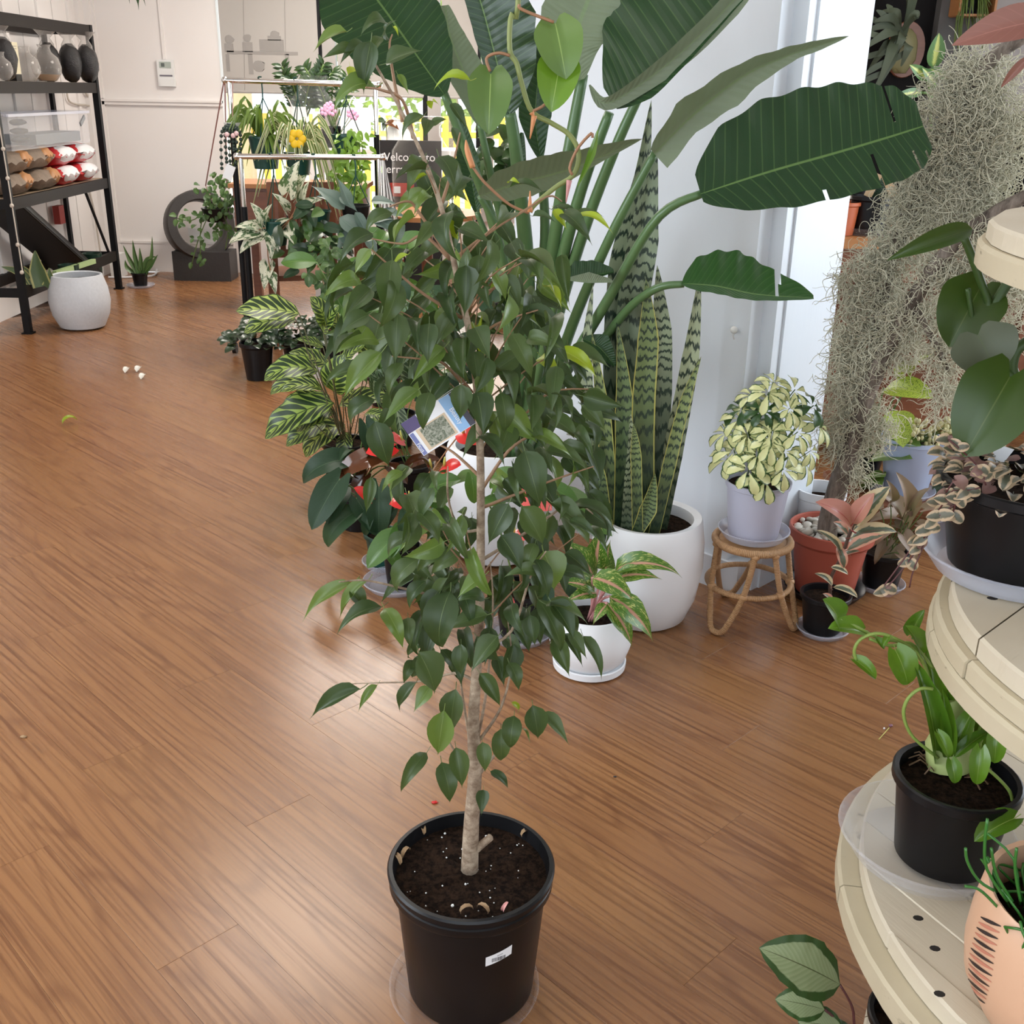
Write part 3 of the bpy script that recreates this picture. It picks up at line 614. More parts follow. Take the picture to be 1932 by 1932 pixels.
MAT['ribcal'] = leafmat('ribbed_calathea_leaf', (.012, .038, .008), (.03, .07, .014), (.05, .06, .02), .010, .4, pattern=pat_cal, trans=.05)
cm_ = leafmesh('oval', .66, .35, .12, wave=.10, wn=5, nv=14, nu=4, seed=8)
for b, t, Y, W in (((1585, 1858), (1432, 1788), 1.33, 1), ((1556, 1905), (1462, 1885), 1.34, 1.05), ((1590, 1940), (1505, 1928), 1.33, 1.2), ((1600, 1990), (1560, 1915), 1.36, 1.0)):
    leaf(cl, cm_, MAT['ribcal'], at(*b, Y), at(*t, Y+.02), (CAMP-at(*b, Y)).normalized()+Vector((0, 0, .4)), wid=W)
for pts in ([(1585, 1858), (1608, 1900), (1625, 1960)], [(1556, 1905), (1580, 1925), (1610, 1960)], [(1590, 1940), (1610, 1965)]): stalk(cl, 'stem', MAT['maroon'], [at(x, y, 1.345) for x, y in pts]+[Vector((.70, 1.36, .14))], .0022)
# big-leaf philodendron at the back of the middle tier
c = (.98, 1.60, .9325); bph = potted('climbing_philodendron', 'dark green climbing philodendron hanging below the top tier', 'potted plant', c, nursery(.09, .07, .13), MAT['blackplastic'], .11, .085)
MAT['bigphil'] = leafmat('big_philodendron_leaf', (.020, .046, .004), (.034, .072, .006), (.07, .10, .025), .010, .38, trans=.06)
MAT['bigphilb'] = leafmat('philodendron_leaf_underside', (.075, .09, .055), (.105, .12, .08), (.09, .11, .06), .012, .5, trans=.05)
bpm = leafmesh('heart', .92, .35, .35, .20, nv=11, nu=3, seed=9); bpl = leafmesh('lance', .25, .35, .7, nv=10, seed=10)
for b, t, Y, W, m_, k in (((1848, 545), (1790, 655), 1.62, 1.15, bpm, 'bigphil'), ((1845, 632), (1878, 705), 1.50, 1.75, bpm, 'bigphilb'), ((1905, 712), (1818, 862), 1.42, 1.0, bpm, 'bigphil'), ((1835, 432), (1672, 492), 1.55, 1.0, bpl, 'bigphil')):
    leaf(bph, m_, MAT[k], at(*b, Y), at(*t, Y-.02), (CAMP-at(*b, Y)).normalized()+Vector((.1, 0, .25)), wid=W)
MAT['phst'] = solid('dark_green_stem', (.035, .075, .012))
for pts, r in (([(1818, 445), (1832, 480), (1850, 530), (1866, 575), (1858, 590), (1842, 625)], .006), ([(1910, 520), (1885, 560), (1862, 600), (1840, 640)], .008), ([(1950, 640), (1918, 660), (1910, 700), (1932, 730)], .009), ([(1870, 690), (1900, 705), (1940, 725)], .010), ([(1835, 605), (1826, 545)], .004), ([(1870, 720), (1930, 735)], .006)):
    P = [at(x, y, 1.60) for x, y in pts]; stalk(bph, 'stem', MAT['phst'], P, r, 12, 8)
stalk(bph, 'stem', MAT['phst'], [at(1935, 728, 1.60), Vector((.97, 1.60, 1.12)), Vector((.98, 1.60, 1.04))], .010, 8, 8)
# top tier things at the picture's edge: pink caladium, glass light tube
c = (.93, 1.28, 1.4545); cal = potted('caladium', 'dusky pink leaf plant in pot on the top tier at right edge', 'potted plant', c, nursery(.05, .04, .08), MAT['blackplastic'], .07, .045)
MAT['pinkleaf'] = leafmat('dusky_pink_leaf', (.16, .055, .045), (.24, .085, .07), (.30, .12, .10), .012, .55, trans=.1, side=7, sidestr=.25)
leaf(cal, leafmesh('lance', .36, .3, .4, nv=12, nu=3, seed=11), MAT['pinkleaf'], at(1990, 35, 1.22), at(1795, 86, 1.25), Vector((-.2, -.9, .5)), wid=1.15)
leaf(cal, leafmesh('lance', .36, .3, .4, nv=12, nu=3, seed=11), MAT['pinkleaf'], at(1945, 105, 1.22), at(1888, 166, 1.24), Vector((-.2, -.9, .5)), wid=.7)
stalk(cal, 'stem', MAT['maroon'], [at(1985, 35, 1.22), Vector((.94, 1.25, 1.64)), Vector((.93, 1.28, 1.55))], .003); stalk(cal, 'stem', MAT['maroon'], [at(1945, 105, 1.22), Vector((.93, 1.28, 1.555))], .003)
lt = thing('glass_vase', 'tall white glass tube vase with gold leaf flecks on top tier', 'vase', (.80, 1.37, 1.4545)); b = Vector((.80, 1.37, 1.4545))
MB().lathe([(0, 0), (.018, 0), (.020, .004), (.013, .03), (.012, .05), (.020, .06), (.022, .12), (.020, .12), (.018, .065), (0, .06)], b, 20).put('body', MAT['white'], lt)
g = MB()
for i in range(40): g.ball(b+Vector((rnd(-.022, .022), rnd(-.022, .022), rnd(.035, .062))), rnd(.003, .006), 5, 3, (1, 1, .5))
g.put('gold_flecks', plain('gold_foil', (.85, .62, .22), .25, .1, metal=1), lt)
# ------------------------------------------------------------------ snake plant in the big white pot
c = (.437, 3.135, 0); sp = potted('snake_plant', 'tall banded snake plant in large rounded white pot beside the wall', 'potted plant', c,
    [(0, .003), (.118, .003), (.135, .015), (.165, .09), (.180, .19), (.178, .28), (.168, .350), (.164, .357), (.158, .357), (.140, .352), (.138, .34), (.150, .25), (.12, .06)], MAT['whiteceramic'], .315, .146)
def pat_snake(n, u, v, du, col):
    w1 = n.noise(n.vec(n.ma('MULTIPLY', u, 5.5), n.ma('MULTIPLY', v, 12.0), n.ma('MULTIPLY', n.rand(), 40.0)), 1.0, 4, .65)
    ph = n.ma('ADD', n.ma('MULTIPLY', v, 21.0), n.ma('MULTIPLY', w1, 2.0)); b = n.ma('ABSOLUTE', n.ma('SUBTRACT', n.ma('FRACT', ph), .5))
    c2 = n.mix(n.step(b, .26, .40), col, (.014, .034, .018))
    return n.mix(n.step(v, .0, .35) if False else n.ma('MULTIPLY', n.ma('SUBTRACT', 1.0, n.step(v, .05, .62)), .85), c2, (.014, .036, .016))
def pat_edge(n, u, v, du, col): return n.mix(n.step(du, .43, .465), pat_snake(n, u, v, du, col), (.42, .40, .10))
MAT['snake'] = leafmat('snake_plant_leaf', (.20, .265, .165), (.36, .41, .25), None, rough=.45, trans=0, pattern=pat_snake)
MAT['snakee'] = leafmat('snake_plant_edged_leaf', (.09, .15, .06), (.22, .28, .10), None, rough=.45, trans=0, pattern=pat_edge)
for pts, W, Y0, m_ in (
    ([(1188, 1000), (1168, 720), (1183, 500), (1212, 330), (1229, 188)], [24, 30, 33, 14, 0], 3.20, 'snake'), ([(1205, 1000), (1190, 640), (1212, 450), (1238, 262)], [22, 30, 29, 0], 3.17, 'snake'),
    ([(1218, 1005), (1213, 780), (1222, 640), (1219, 526)], [20, 26, 23, 0], 3.08, 'snakee'), ([(1172, 1000), (1178, 780), (1166, 615)], [18, 22, 0], 3.09, 'snakee'),
    ([(1142, 985), (1114, 800), (1105, 680), (1119, 535)], [14, 14, 13, 0], 3.13, 'snake'), ([(1158, 1000), (1138, 790), (1116, 625)], [16, 17, 0], 3.10, 'snakee'),
    ([(1244, 1000), (1268, 860), (1302, 680), (1322, 508)], [14, 20, 17, 0], 3.13, 'snake'), ([(1232, 1003), (1262, 880), (1292, 760), (1323, 672)], [12, 15, 12, 0], 3.06, 'snakee'),
    ([(1190, 1003), (1222, 960), (1236, 893)], [8, 20, 0], 3.03, 'snakee'), ([(1136, 985), (1116, 830), (1108, 680)], [14, 14, 0], 3.16, 'snake'), ([(1152, 1000), (1132, 900), (1119, 832)], [12, 14, 0], 3.04, 'snakee'),
    ([(1232, 990), (1243, 740), (1246, 620), (1240, 500)], [20, 24, 20, 0], 3.15, 'snake'), ([(1205, 1004), (1200, 860), (1195, 800)], [12, 12, 0], 3.03, 'snakee'), ([(1124, 960), (1106, 860), (1088, 800)], [12, 12, 0], 3.2, 'snake'), ([(1180, 1004), (1192, 900), (1190, 780)], [12, 16, 0], 3.05, 'snake')):
    k = 3.4/2007*1.0; P = [at(x, y, Y0) for x, y in pts]; P[0] = P[0].lerp(Vector((P[0].x, P[0].y, .30)), 1)
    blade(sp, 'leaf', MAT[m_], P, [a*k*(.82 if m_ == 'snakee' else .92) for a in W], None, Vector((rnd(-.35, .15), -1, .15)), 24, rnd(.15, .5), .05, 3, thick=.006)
# ------------------------------------------------------------------ aglaonema in the small white pot
c = (.239, 2.80, 0); ag = potted('aglaonema', 'speckled pink and green aglaonema in small white pot on white base', 'potted plant', c,
    [(0, .022), (.09, .022), (.106, .04), (.121, .085), (.122, .12), (.113, .165), (.104, .186), (.100, .188), (.096, .184), (.11, .12), (.09, .04)], MAT['whiteceramic'], .150, .106)
tag(MB().lathe([(0, 0), (.098, 0), (.108, .006), (.110, .026), (.106, .028), (.100, .021), (0, .020)], c, 40).put('saucer', MAT['whiteceramic']), 'white ceramic base saucer under the small aglaonema pot', 'saucer')
def pat_agl(n, u, v, du, col):
    nz = n.noise(n.vec(n.ma('MULTIPLY', u, 14.0), n.ma('MULTIPLY', n.ma('SUBTRACT', v, n.ma('MULTIPLY', du, .8)), 26.0), n.ma('MULTIPLY', n.rand(), 30.0)), 1.0, 2)
    c2 = n.mix(n.step(nz, .56, .64), col, (.50, .52, .16)); return n.mix(n.ma('SUBTRACT', 1.0, n.step(du, .03, .10)), c2, (.55, .28, .20))
MAT['agl'] = leafmat('aglaonema_leaf', (.035, .11, .012), (.085, .20, .02), None, rough=.3, trans=.15, pattern=pat_agl)
am = [leafmesh('ficus', .46, b, .35, nv=10, nu=3, seed=20+i, wave=.06) for i, b in enumerate((.3, .7, 1.1))]; MAT['pinkstem'] = solid('pink_stem', (.55, .26, .25))
for b, t, Y, k, W in (((1118, 1085), (1052, 1012), 2.82, 0, 1), ((1123, 1072), (1137, 985), 2.86, 0, 1.0), ((1142, 1075), (1152, 1018), 2.9, 0, 1.2), ((1160, 1078), (1288, 1092), 2.80, 2, .75), ((1162, 1092), (1250, 1094), 2.76, 1, 1), ((1118, 1090), (1200, 1140), 2.72, 1, 1.2), ((1122, 1118), (1050, 1100), 2.74, 1, 1.1), ((1150, 1125), (1232, 1212), 2.70, 1, .95), ((1146, 1138), (1192, 1222), 2.68, 1, .9), ((1146, 1140), (1118, 1180), 2.69, 1, 1.1), ((1125, 1120), (1062, 1140), 2.72, 1, 1), ((1118, 1100), (1068, 1050), 2.84, 1, 1)):
    B = at(*b, Y); leaf(ag, am[k], MAT['agl'], B, at(*t, Y-.03), wid=W); stalk(ag, 'stem', MAT['pinkstem'], [Vector((c[0]+rnd(-.01, .01), c[1]+rnd(-.01, .01), .15)), (B+Vector((c[0], c[1], .2)))/2, B], .004, 8)
# ------------------------------------------------------------------ rattan stool + schefflera
sc0 = Vector((.770, 3.13, 0)); stl = thing('rattan_stool', 'low wrapped rattan stool with hairpin legs holding the schefflera', 'stool', sc0)
def wrap(pts, r, name, closed=False, seg=10):
    mb = MB(); mb.tube(pts, r, seg, closed, caps=not closed); L = 0; P = [Vector(p) for p in pts]; acc = [0]
    for i in range(1, len(P)): acc.append(acc[-1]+(P[i]-P[i-1]).length)
    for i in range(len(mb.v)): mb.uv[i] = (0, acc[min(i//seg, len(P)-1)]/.0052)
    return put(name, mb.mesh(name, 60), MAT['rattan'], stl)
def circ(r, z, n=40, a0=0, a1=6.2832): return [sc0+Vector((r*math.cos(a0+(a1-a0)*k/n), r*math.sin(a0+(a1-a0)*k/n), z)) for k in range(n)]
wrap(circ(.118, .280), .0125, 'seat_ring', True); wrap(circ(.132, .135), .009, 'stretcher_ring', True)
for a0 in (226, -28, 100):
    a = math.radians(a0); d = .48; pol = lambda r, b, z: sc0+Vector((r*math.cos(b), r*math.sin(b), z))
    pts = [pol(.116, a-d*1.35, .275), pol(.136, a-d*.95, .14), pol(.158, a-d*.42, .04), pol(.164, a-d*.22, .014), pol(.166, a, .0095), pol(.164, a+d*.22, .014), pol(.158, a+d*.42, .04), pol(.136, a+d*.95, .14), pol(.116, a+d*1.35, .275)]
    wrap(spline(pts, 44), .0095, 'leg')
    for s_ in (-1, 1):
        for r, z, f in ((.134, .137, .95), (.117, .272, 1.35)): mbp = pol(r, a+s_*d*f, z); MB().ball(mbp, .0155, 10, 6, (1, 1, .8)).put('binding', MAT['rattan'], stl)
MB().lathe([(0, .276), (.108, .276), (.108, .283), (0, .283)], sc0, 32).put('seat_panel', MAT['rattan'], stl)
saucer('clear frosted saucer on the rattan stool', (.770, 3.13, .2935), .112, .026, MAT['frost'])
c = (.768, 3.13, .298); sf = potted('schefflera', 'yellow variegated schefflera in lavender grey pot on the rattan stool', 'potted plant', c,
    [(0, .003), (.076, .003), (.079, .008), (.096, .165), (.101, .168), (.103, .185), (.099, .186), (.095, .17), (.075, .02)], MAT['greypot'], .168, .094)
def pat_schef(n, u, v, du, col):
    e = n.ma('ADD', du, n.ma('MULTIPLY', n.noise(n.new('ShaderNodeTexCoord').outputs['UV'], 5, 2), .30)); k = n.step(n.rand(), .28, .34)
    return n.mix(n.ma('MULTIPLY', k, n.ma('SUBTRACT', 1.0, n.step(e, .49, .57))), col, (.72, .73, .36))
MAT['schef'] = leafmat('schefflera_leaf', (.02, .065, .018), (.055, .13, .025), None, rough=.32, trans=.12, pattern=pat_schef)
lf1 = leafmesh('spoon', .50, .6, .25, nv=6, nu=2, seed=31)
def whorl(n, seed):
    R = random.Random(seed); mb = MB()
    for i in range(n):
        a = 6.28*i/n+R.uniform(-.15, .15); L = R.uniform(.75, 1.05); dr = R.uniform(.25, .75); base = Vector((0, 0, 0))
        tip = Vector((math.cos(a)*L, math.sin(a)*L, -dr*L)); M = frame(base+tip*.12, tip, (0, 0, 1)); k0 = len(mb.v)
        vs = [M @ v.co for v in lf1.vertices]; uvl = [None]*len(vs)
        for lo, u in zip(lf1.loops, lf1.uv_layers[0].data): uvl[lo.vertex_index] = tuple(u.uv)
        mb.add(vs, [tuple(p.vertices) for p in lf1.polygons], uvl)
    k0 = len(mb.v); mb.tube([(0, 0, 0), (0, 0, -.4), (.1, 0, -1.1)], .025, 4, caps=False)
    for i in range(k0, len(mb.v)): mb.uv[i] = (0, .5)
    m = mb.mesh('palmate_leaf', 180); m.materials.append(MAT['schef']); return m
wh = [whorl(n, i) for i, n in enumerate((7, 8, 6, 7))]
for i, (x, y, dy) in enumerate([(1462, 722, 0), (1420, 745, .02), (1500, 735, .0), (1395, 790, -.02), (1440, 775, -.06), (1490, 770, -.07), (1535, 765, 0), (1370, 815, 0), (1410, 820, -.08), (1455, 815, -.1), (1505, 815, -.1), (1545, 800, .0), (1385, 850, -.05), (1430, 858, -.12), (1480, 850, -.13), (1530, 850, -.05), (1412, 885, -.13), (1478, 885, -.14), (1372, 865, 0), (1450, 740, -.05), (1520, 870, 0), (1425, 790, .06), (1475, 800, .08), (1445, 905, -.1), (1400, 770, .0), (1455, 835, -.12)]):
    p = at(x, y, 3.13+dy); d = (p-Vector((c[0], c[1], .55))); up = Vector((d.x*3, d.y*3-.35, .6)).normalized()
    r = rnd(.056, .074); q = up.to_track_quat('Z', 'Y').to_matrix().to_4x4(); put('leaf', wh[i % 4], None, sf, Matrix.Translation(p) @ q @ Matrix.Rotation(rnd(0, 6), 4, 'Z') @ Matrix.Scale(r, 4))
MAT['gstem'] = solid('green_stem', (.10, .17, .04))
for x, y in ((1462, 740), (1410, 800), (1510, 790), (1440, 800), (1480, 790), (1400, 850), (1520, 840)): stalk(sf, 'stem', MAT['gstem'], [Vector((c[0]+rnd(-.02, .02), c[1], .46)), (at(x, y, 3.12)+Vector((c[0], c[1], .50)))/2+Vector((rnd(-.01, .01), 0, 0)), at(x, y+8, 3.13)], .0035, 8)
# ------------------------------------------------------------------ terracotta pot, driftwood, Spanish moss
c = (1.085, 3.335, .012); tp = potted('driftwood_planter', 'terracotta pot of pebbles holding a leaning driftwood branch draped with moss', 'planter', c, [(0, .003), (.098, .003), (.125, .185), (.134, .19), (.142, .20), (.142, .235), (.138, .238), (.132, .235), (.124, .18), (.1, .02)], MAT['terracotta'], .205, .130)
tag(MB().lathe([(0, 0), (.115, 0), (.138, .030), (.137, .033), (.130, .030), (.11, .009), (0, .009)], (c[0], c[1], 0), 36).put('saucer', MAT['blackplastic']), 'black saucer under the terracotta pebble pot', 'saucer')
for i in range(110):
    a = rnd(0, 6.28); r = .122*math.sqrt(random.random()); M = Matrix.Translation((c[0]+r*math.cos(a), c[1]+r*math.sin(a), c[2]+.212+rnd(0, .014))) @ Matrix.Rotation(rnd(0, 6), 4, 'Z') @ Matrix.Rotation(rnd(-.5, .5), 4, 'X')
    if i < 5: pbm = [None]*5 if i == 0 else pbm; pbm[i] = MB().ball((0, 0, 0), .014, 9, 6, (rnd(1.1, 1.5), 1, rnd(.6, .8)), .06).mesh('pebble', 180); pbm[i].materials.append(MAT['pebble'])
    put('pebble', pbm[i % 5], None, tp, M @ Matrix.Scale(rnd(.7, 1.15), 4))
YM = 3.25
def br(pts, r, n=20): return stalk(tp, 'branch', MAT['drift'], [at(x, y, Y) for x, y, Y in pts], r, n, 10)
br([(1560, 1035, 3.30), (1562, 985, 3.30), (1580, 920, 3.28), (1602, 850, 3.26), (1630, 760, 3.24), (1672, 660, 3.2), (1720, 570, 3.16), (1790, 470, 3.1), (1880, 400, 3.05), (1960, 360, 3.0)], [.036, .032, .032, .028, .026, .024, .022, .02, .018])
br([(1640, 740, 3.24), (1660, 600, 3.25), (1672, 510, 3.25), (1690, 460, 3.26), (1740, 350, 3.24), (1790, 230, 3.2), (1860, 120, 3.15), (1950, 60, 3.1)], [.022, .022, .024, .024, .022, .02, .016])
br([(1720, 570, 3.16), (1760, 640, 3.12), (1790, 700, 3.1)], [.014, .01, .006])
# moss: many fine curly strands, one mesh
def moss(name, blobs, n, seg=11):
    V = []; F = []; tot = sum(b[4] for b in blobs); base = 0
    for (x, y, Y, rad, wgt, dn) in blobs:
        k = int(n*wgt/tot); cx = np.array(at(x, y, Y)); sc = Y*1.02/2007; r = RNG.normal(0, 1, (k, 3)); r /= np.linalg.norm(r, axis=1)[:, None]; r *= (RNG.random(k)**.45)[:, None]
        st_ = cx+r*np.array([rad[0]*sc, rad[0]*sc*.45, rad[1]*sc])
        d = RNG.normal(0, 1, (k, 3)); d[:, 2] -= .5*dn; d /= np.linalg.norm(d, axis=1)[:, None]; ax = RNG.normal(0, 1, (k, 3)); ax /= np.linalg.norm(ax, axis=1)[:, None]
        L = RNG.uniform(.045, .12, k)/seg; curl = RNG.uniform(.15, .62, k); P = [st_]
        for i in range(seg):
            cr = np.cross(ax, d); d = d*np.cos(curl)[:, None]+cr*np.sin(curl)[:, None]+RNG.normal(0, .16, (k, 3)); d[:, 2] -= .10*dn; d /= np.linalg.norm(d, axis=1)[:, None]; P.append(P[-1]+d*L[:, None])
        P = np.stack(P, 1); rr = RNG.uniform(.0011, .0020, k)   # k, seg+1, 3
        T = np.gradient(P, axis=1); T /= np.linalg.norm(T, axis=2)[..., None]+1e-9; A = np.cross(T, ax[:, None, :]); A /= np.linalg.norm(A, axis=2)[..., None]+1e-9; B = np.cross(T, A)
        tp_ = np.linspace(1, .4, seg+1)[None, :, None]*rr[:, None, None]
        ring = np.stack([P+(A*math.cos(q)+B*math.sin(q))*tp_ for q in (0, 2.094, 4.189)], 2)  # k, seg+1, 3, 3
        V.append(ring.reshape(-1, 3)); idx = np.arange(k*(seg+1)*3).reshape(k, seg+1, 3)+base
        for q in range(3): F.append(np.stack([idx[:, :-1, q], idx[:, :-1, (q+1) % 3], idx[:, 1:, (q+1) % 3], idx[:, 1:, q]], -1).reshape(-1, 4))
        base += k*(seg+1)*3
    V = np.concatenate(V); F = np.concatenate(F); m = bpy.data.meshes.new(name); m.vertices.add(len(V)); m.vertices.foreach_set('co', V.astype(np.float32).ravel())
    m.loops.add(F.size); m.loops.foreach_set('vertex_index', F.astype(np.int32).ravel()); m.polygons.add(len(F)); m.polygons.foreach_set('loop_start', np.arange(0, F.size, 4, dtype=np.int32)); m.polygons.foreach_set('loop_total', np.full(len(F), 4, np.int32))
    m.update(); m.validate(); m.shade_smooth(); return m
blobs = [(1850, 150, 3.16, (75, 60), 6, .4), (1800, 215, 3.18, (85, 80), 8, .5), (1880, 260, 3.15, (80, 90), 8, .5), (1780, 310, 3.2, (70, 75), 7, .6), (1730, 380, 3.22, (65, 70), 6, .6), (1840, 370, 3.16, (80, 70), 7, .7), (1690, 470, 3.24, (70, 65), 6, .6), (1640, 530, 3.25, (70, 60), 6, .7),
    (1625, 620, 3.25, (62, 80), 7, .9), (1610, 700, 3.25, (58, 80), 6, .9), (1605, 780, 3.26, (52, 75), 5, 1.0), (1595, 840, 3.27, (48, 50), 3, 1.0), (1690, 650, 3.2, (60, 60), 4, .8), (1720, 590, 3.17, (60, 50), 4, .8), (1790, 510, 3.12, (70, 45), 5, .8), (1870, 450, 3.08, (70, 55), 5, .7), (1780, 650, 3.11, (42, 70), 3, 1.0), (1785, 740, 3.1, (34, 60), 2, 1.0), (1900, 540, 3.05, (60, 70), 4, .8), (1880, 620, 3.06, (60, 60), 2, 1), (1660, 800, 3.24, (40, 50), 2, 1), (1612, 900, 3.26, (30, 40), 1.1, 1), (1600, 980, 3.27, (16, 40), .35, 1)]
o = put('spanish_moss', moss('spanish_moss', blobs, 11000), MAT['moss']); o['kind'] = 'stuff'; tag(o, 'grey green Spanish moss draped thickly over the driftwood branch', 'moss')
# ------------------------------------------------------------------ variegated rubber plant
c = (1.003, 3.055, .006); rb = potted('rubber_plant', 'pink and cream variegated rubber plant in small black pot by the stool', 'potted plant', c, nursery(.075, .058, .128), MAT['blackplastic'], .108, .070)
saucer('clear saucer on floor under the small rubber plant', (1.003, 3.045, 0), .082, .018, MAT['frost'])
def pat_rub(n, u, v, du, col):
    e = n.ma('ADD', du, n.ma('MULTIPLY', n.noise(n.vec(n.ma('MULTIPLY', u, 4.0), n.ma('MULTIPLY', v, 3.0), n.ma('MULTIPLY', n.rand(), 20.0)), 1.3, 3), .42)); return n.mix(n.step(e, .43, .47), col, n.mix(n.step(n.rand(), .5, .6), (.62, .50, .30), (.62, .30, .21)))
MAT['rubber'] = leafmat('variegated_rubber_leaf', (.07, .095, .065), (.12, .15, .10), (.30, .10, .08), .012, .3, trans=.1, pattern=pat_rub, back=(.34, .19, .16))
MAT['rubpink'] = leafmat('pink_rubber_leaf', (.50, .20, .16), (.60, .30, .24), (.38, .03, .05), .02, .35, trans=.15)
rm = [leafmesh('oval', .46, b, .4, nv=9, nu=3, seed=40+i, petiole=.12) for i, b in enumerate((.3, .7, -.4))]
for b, t, k, m_, dy, W in (((1612, 992), (1680, 918), 0, 'rubber', 0, 1), ((1609, 988), (1650, 930), 0, 'rubpink', -.04, 1.1), ((1606, 1000), (1538, 947), 1, 'rubpink', -.03, 1), ((1605, 1015), (1692, 1004), 1, 'rubber', -.02, .8), ((1598, 1038), (1668, 1010), 0, 'rubber', -.06, .8), ((1600, 1010), (1572, 985), 0, 'rubber', .03, 1), ((1582, 1050), (1540, 1000), 1, 'rubber', -.05, .5), ((1580, 1030), (1592, 1072), 1, 'rubber', -.05, 1), ((1588, 1050), (1622, 1040), 1, 'rubber', -.03, .9), ((1568, 1070), (1600, 1084), 1, 'rubber', -.04, .9), ((1567, 1110), (1537, 1082), 1, 'rubber', -.04, .7), ((1572, 1108), (1618, 1128), 1, 'rubber', -.05, .7), ((1566, 1140), (1552, 1120), 1, 'rubber', -.06, .9), ((1610, 1000), (1640, 975), 2, 'rubber', .04, 1)):
    leaf(rb, rm[k], MAT[m_], at(*b, 3.04+dy), at(*t, 3.02+dy), wid=W)
stalk(rb, 'stem', solid('brown_stem', (.09, .05, .035)), [at(1566, 1135, 3.05), at(1568, 1090, 3.05), at(1588, 1050, 3.04), at(1602, 1010, 3.03), at(1612, 985, 3.03)], .0055, 12)
# ------------------------------------------------------------------ pink syngonium
c = (1.300, 3.40, .008); sy = potted('syngonium', 'dusty pink arrowhead syngonium in black pot behind the rubber plant', 'potted plant', c, nursery(.078, .06, .13), MAT['blackplastic'], .11, .072)
saucer('clear saucer on floor under the pink syngonium', (1.295, 3.39, 0), .086, .020, MAT['frost'])
MAT['syng'] = leafmat('pink_syngonium_leaf', (.17, .12, .075), (.36, .24, .18), (.30, .26, .15), .016, .45, trans=.15)
sm = [leafmesh('arrow', .8, b, .4, .22, nv=8, seed=50+i, petiole=.3) for i, b in enumerate((.3, .7))]
for b, t, W in (((1700, 985), (1652, 925), .9), ((1690, 975), (1640, 985), .9), ((1710, 960), (1690, 890), .8), ((1668, 1000), (1635, 1040), .9), ((1690, 1030), (1668, 1085), 1), ((1705, 1010), (1730, 1060), .8), ((1720, 960), (1755, 920), .8), ((1690, 990), (1718, 1010), .9), ((1660, 960), (1620, 940), .8), ((1735, 990), (1770, 1010), .8), ((1715, 985), (1740, 955), .8), ((1680, 945), (1672, 905), .7), ((1745, 960), (1790, 965), .8), ((1675, 1020), (1650, 1065), .8), ((1695, 1045), (1716, 1075), .7)):
    Y = 3.36+rnd(-.05, .05); leaf(sy, random.choice(sm), MAT['syng'], at(*b, Y), at(*t, Y-.03), wid=W); stalk(sy, 'stem', MAT['gstem'], [Vector((c[0]+rnd(-.02, .02), c[1], .115)), at((b[0]+1680)/2, (b[1]+1040)/2, Y), at(*b, Y)], .002, 7, 5)
# white pot behind the terracotta pot
wp = potted('white_pot', 'plain white pot standing behind the terracotta pebble pot', 'pot', (1.10, 3.56, 0), [(0, .003), (.075, .003), (.085, .27), (.09, .275), (.09, .305), (.082, .305), (.078, .26), (.07, .02)], MAT['whiteceramic'], .26, .078)
# ------------------------------------------------------------------ low bench with blue pot and neighbours
bn = thing('low_bench', 'low red-brown timber bench behind the driftwood in the doorway', 'bench', (1.75, 3.95, 0))
for i in range(3): MB().box((1.78, 3.78+i*.135, .165), (1.02, .127, .03)).put('slat', MAT['timber'], bn, 30)
for x in (1.32, 2.24):
    for y in (3.76, 4.06): MB().box((x, y, .075), (.05, .05, .15)).put('leg', MAT['timber'], bn, 30)
c = (1.515, 3.86, .186); bpz = potted('succulent_pot', 'fleshy yellow-green succulent in pale blue pot on the low bench', 'potted plant', c, [(0, .003), (.075, .003), (.079, .012), (.112, .205), (.117, .207), (.117, .222), (.110, .222), (.074, .02)], MAT['bluepot'], .20, .106)
saucer('clear saucer under the pale blue pot on the bench', (1.50, 3.86, .181), .125, .02, MAT['frost'])
bd = MB()
for i in range(150):
    p = at(rnd(1715, 1815), rnd(790, 850)+(0 if random.random() < .6 else rnd(0, 40)), 3.80+rnd(-.05, .05)); bd.ball(p, rnd(.006, .011), 6, 4, (1, 1, 1.3))
o = bd.put('fleshy_leaves', leafmat('jelly_bean_leaf', (.30, .42, .12), (.62, .55, .30), None, trans=0), bpz, 180); o['kind'] = 'stuff'
cst = MB()
for i in range(16): cst.tube([Vector((c[0]+rnd(-.05, .06), c[1]-.03, .386)), at(rnd(1725, 1805), rnd(800, 850), 3.80)], .003, 4)
cst.put('stems', MAT['gstem'], bpz)
c = (1.40, 4.02, .181); ps = potted('speckled_philodendron', 'lime speckled broad-leaf philodendron among the moss on the bench', 'potted plant', c, nursery(.07, .055, .12), MAT['blackplastic'], .10, .065)
def pat_sp(n, u, v, du, col): return n.mix(n.step(n.noise(n.vec(n.ma('MULTIPLY', u, 22.0), n.ma('MULTIPLY', v, 34.0), 0.0), 1, 3), .5, .62), col, (.10, .17, .02))
MAT['limesp'] = leafmat('lime_speckled_leaf', (.34, .44, .05), (.44, .54, .08), (.55, .60, .20), .012, .35, trans=.15, pattern=pat_sp)
MAT['greensp'] = leafmat('green_speckled_leaf', (.10, .19, .035), (.14, .24, .06), (.20, .30, .10), .012, .35, trans=.1, pattern=pat_sp)
big = leafmesh('oval', .52, .35, .3, nv=10, nu=3, seed=60)
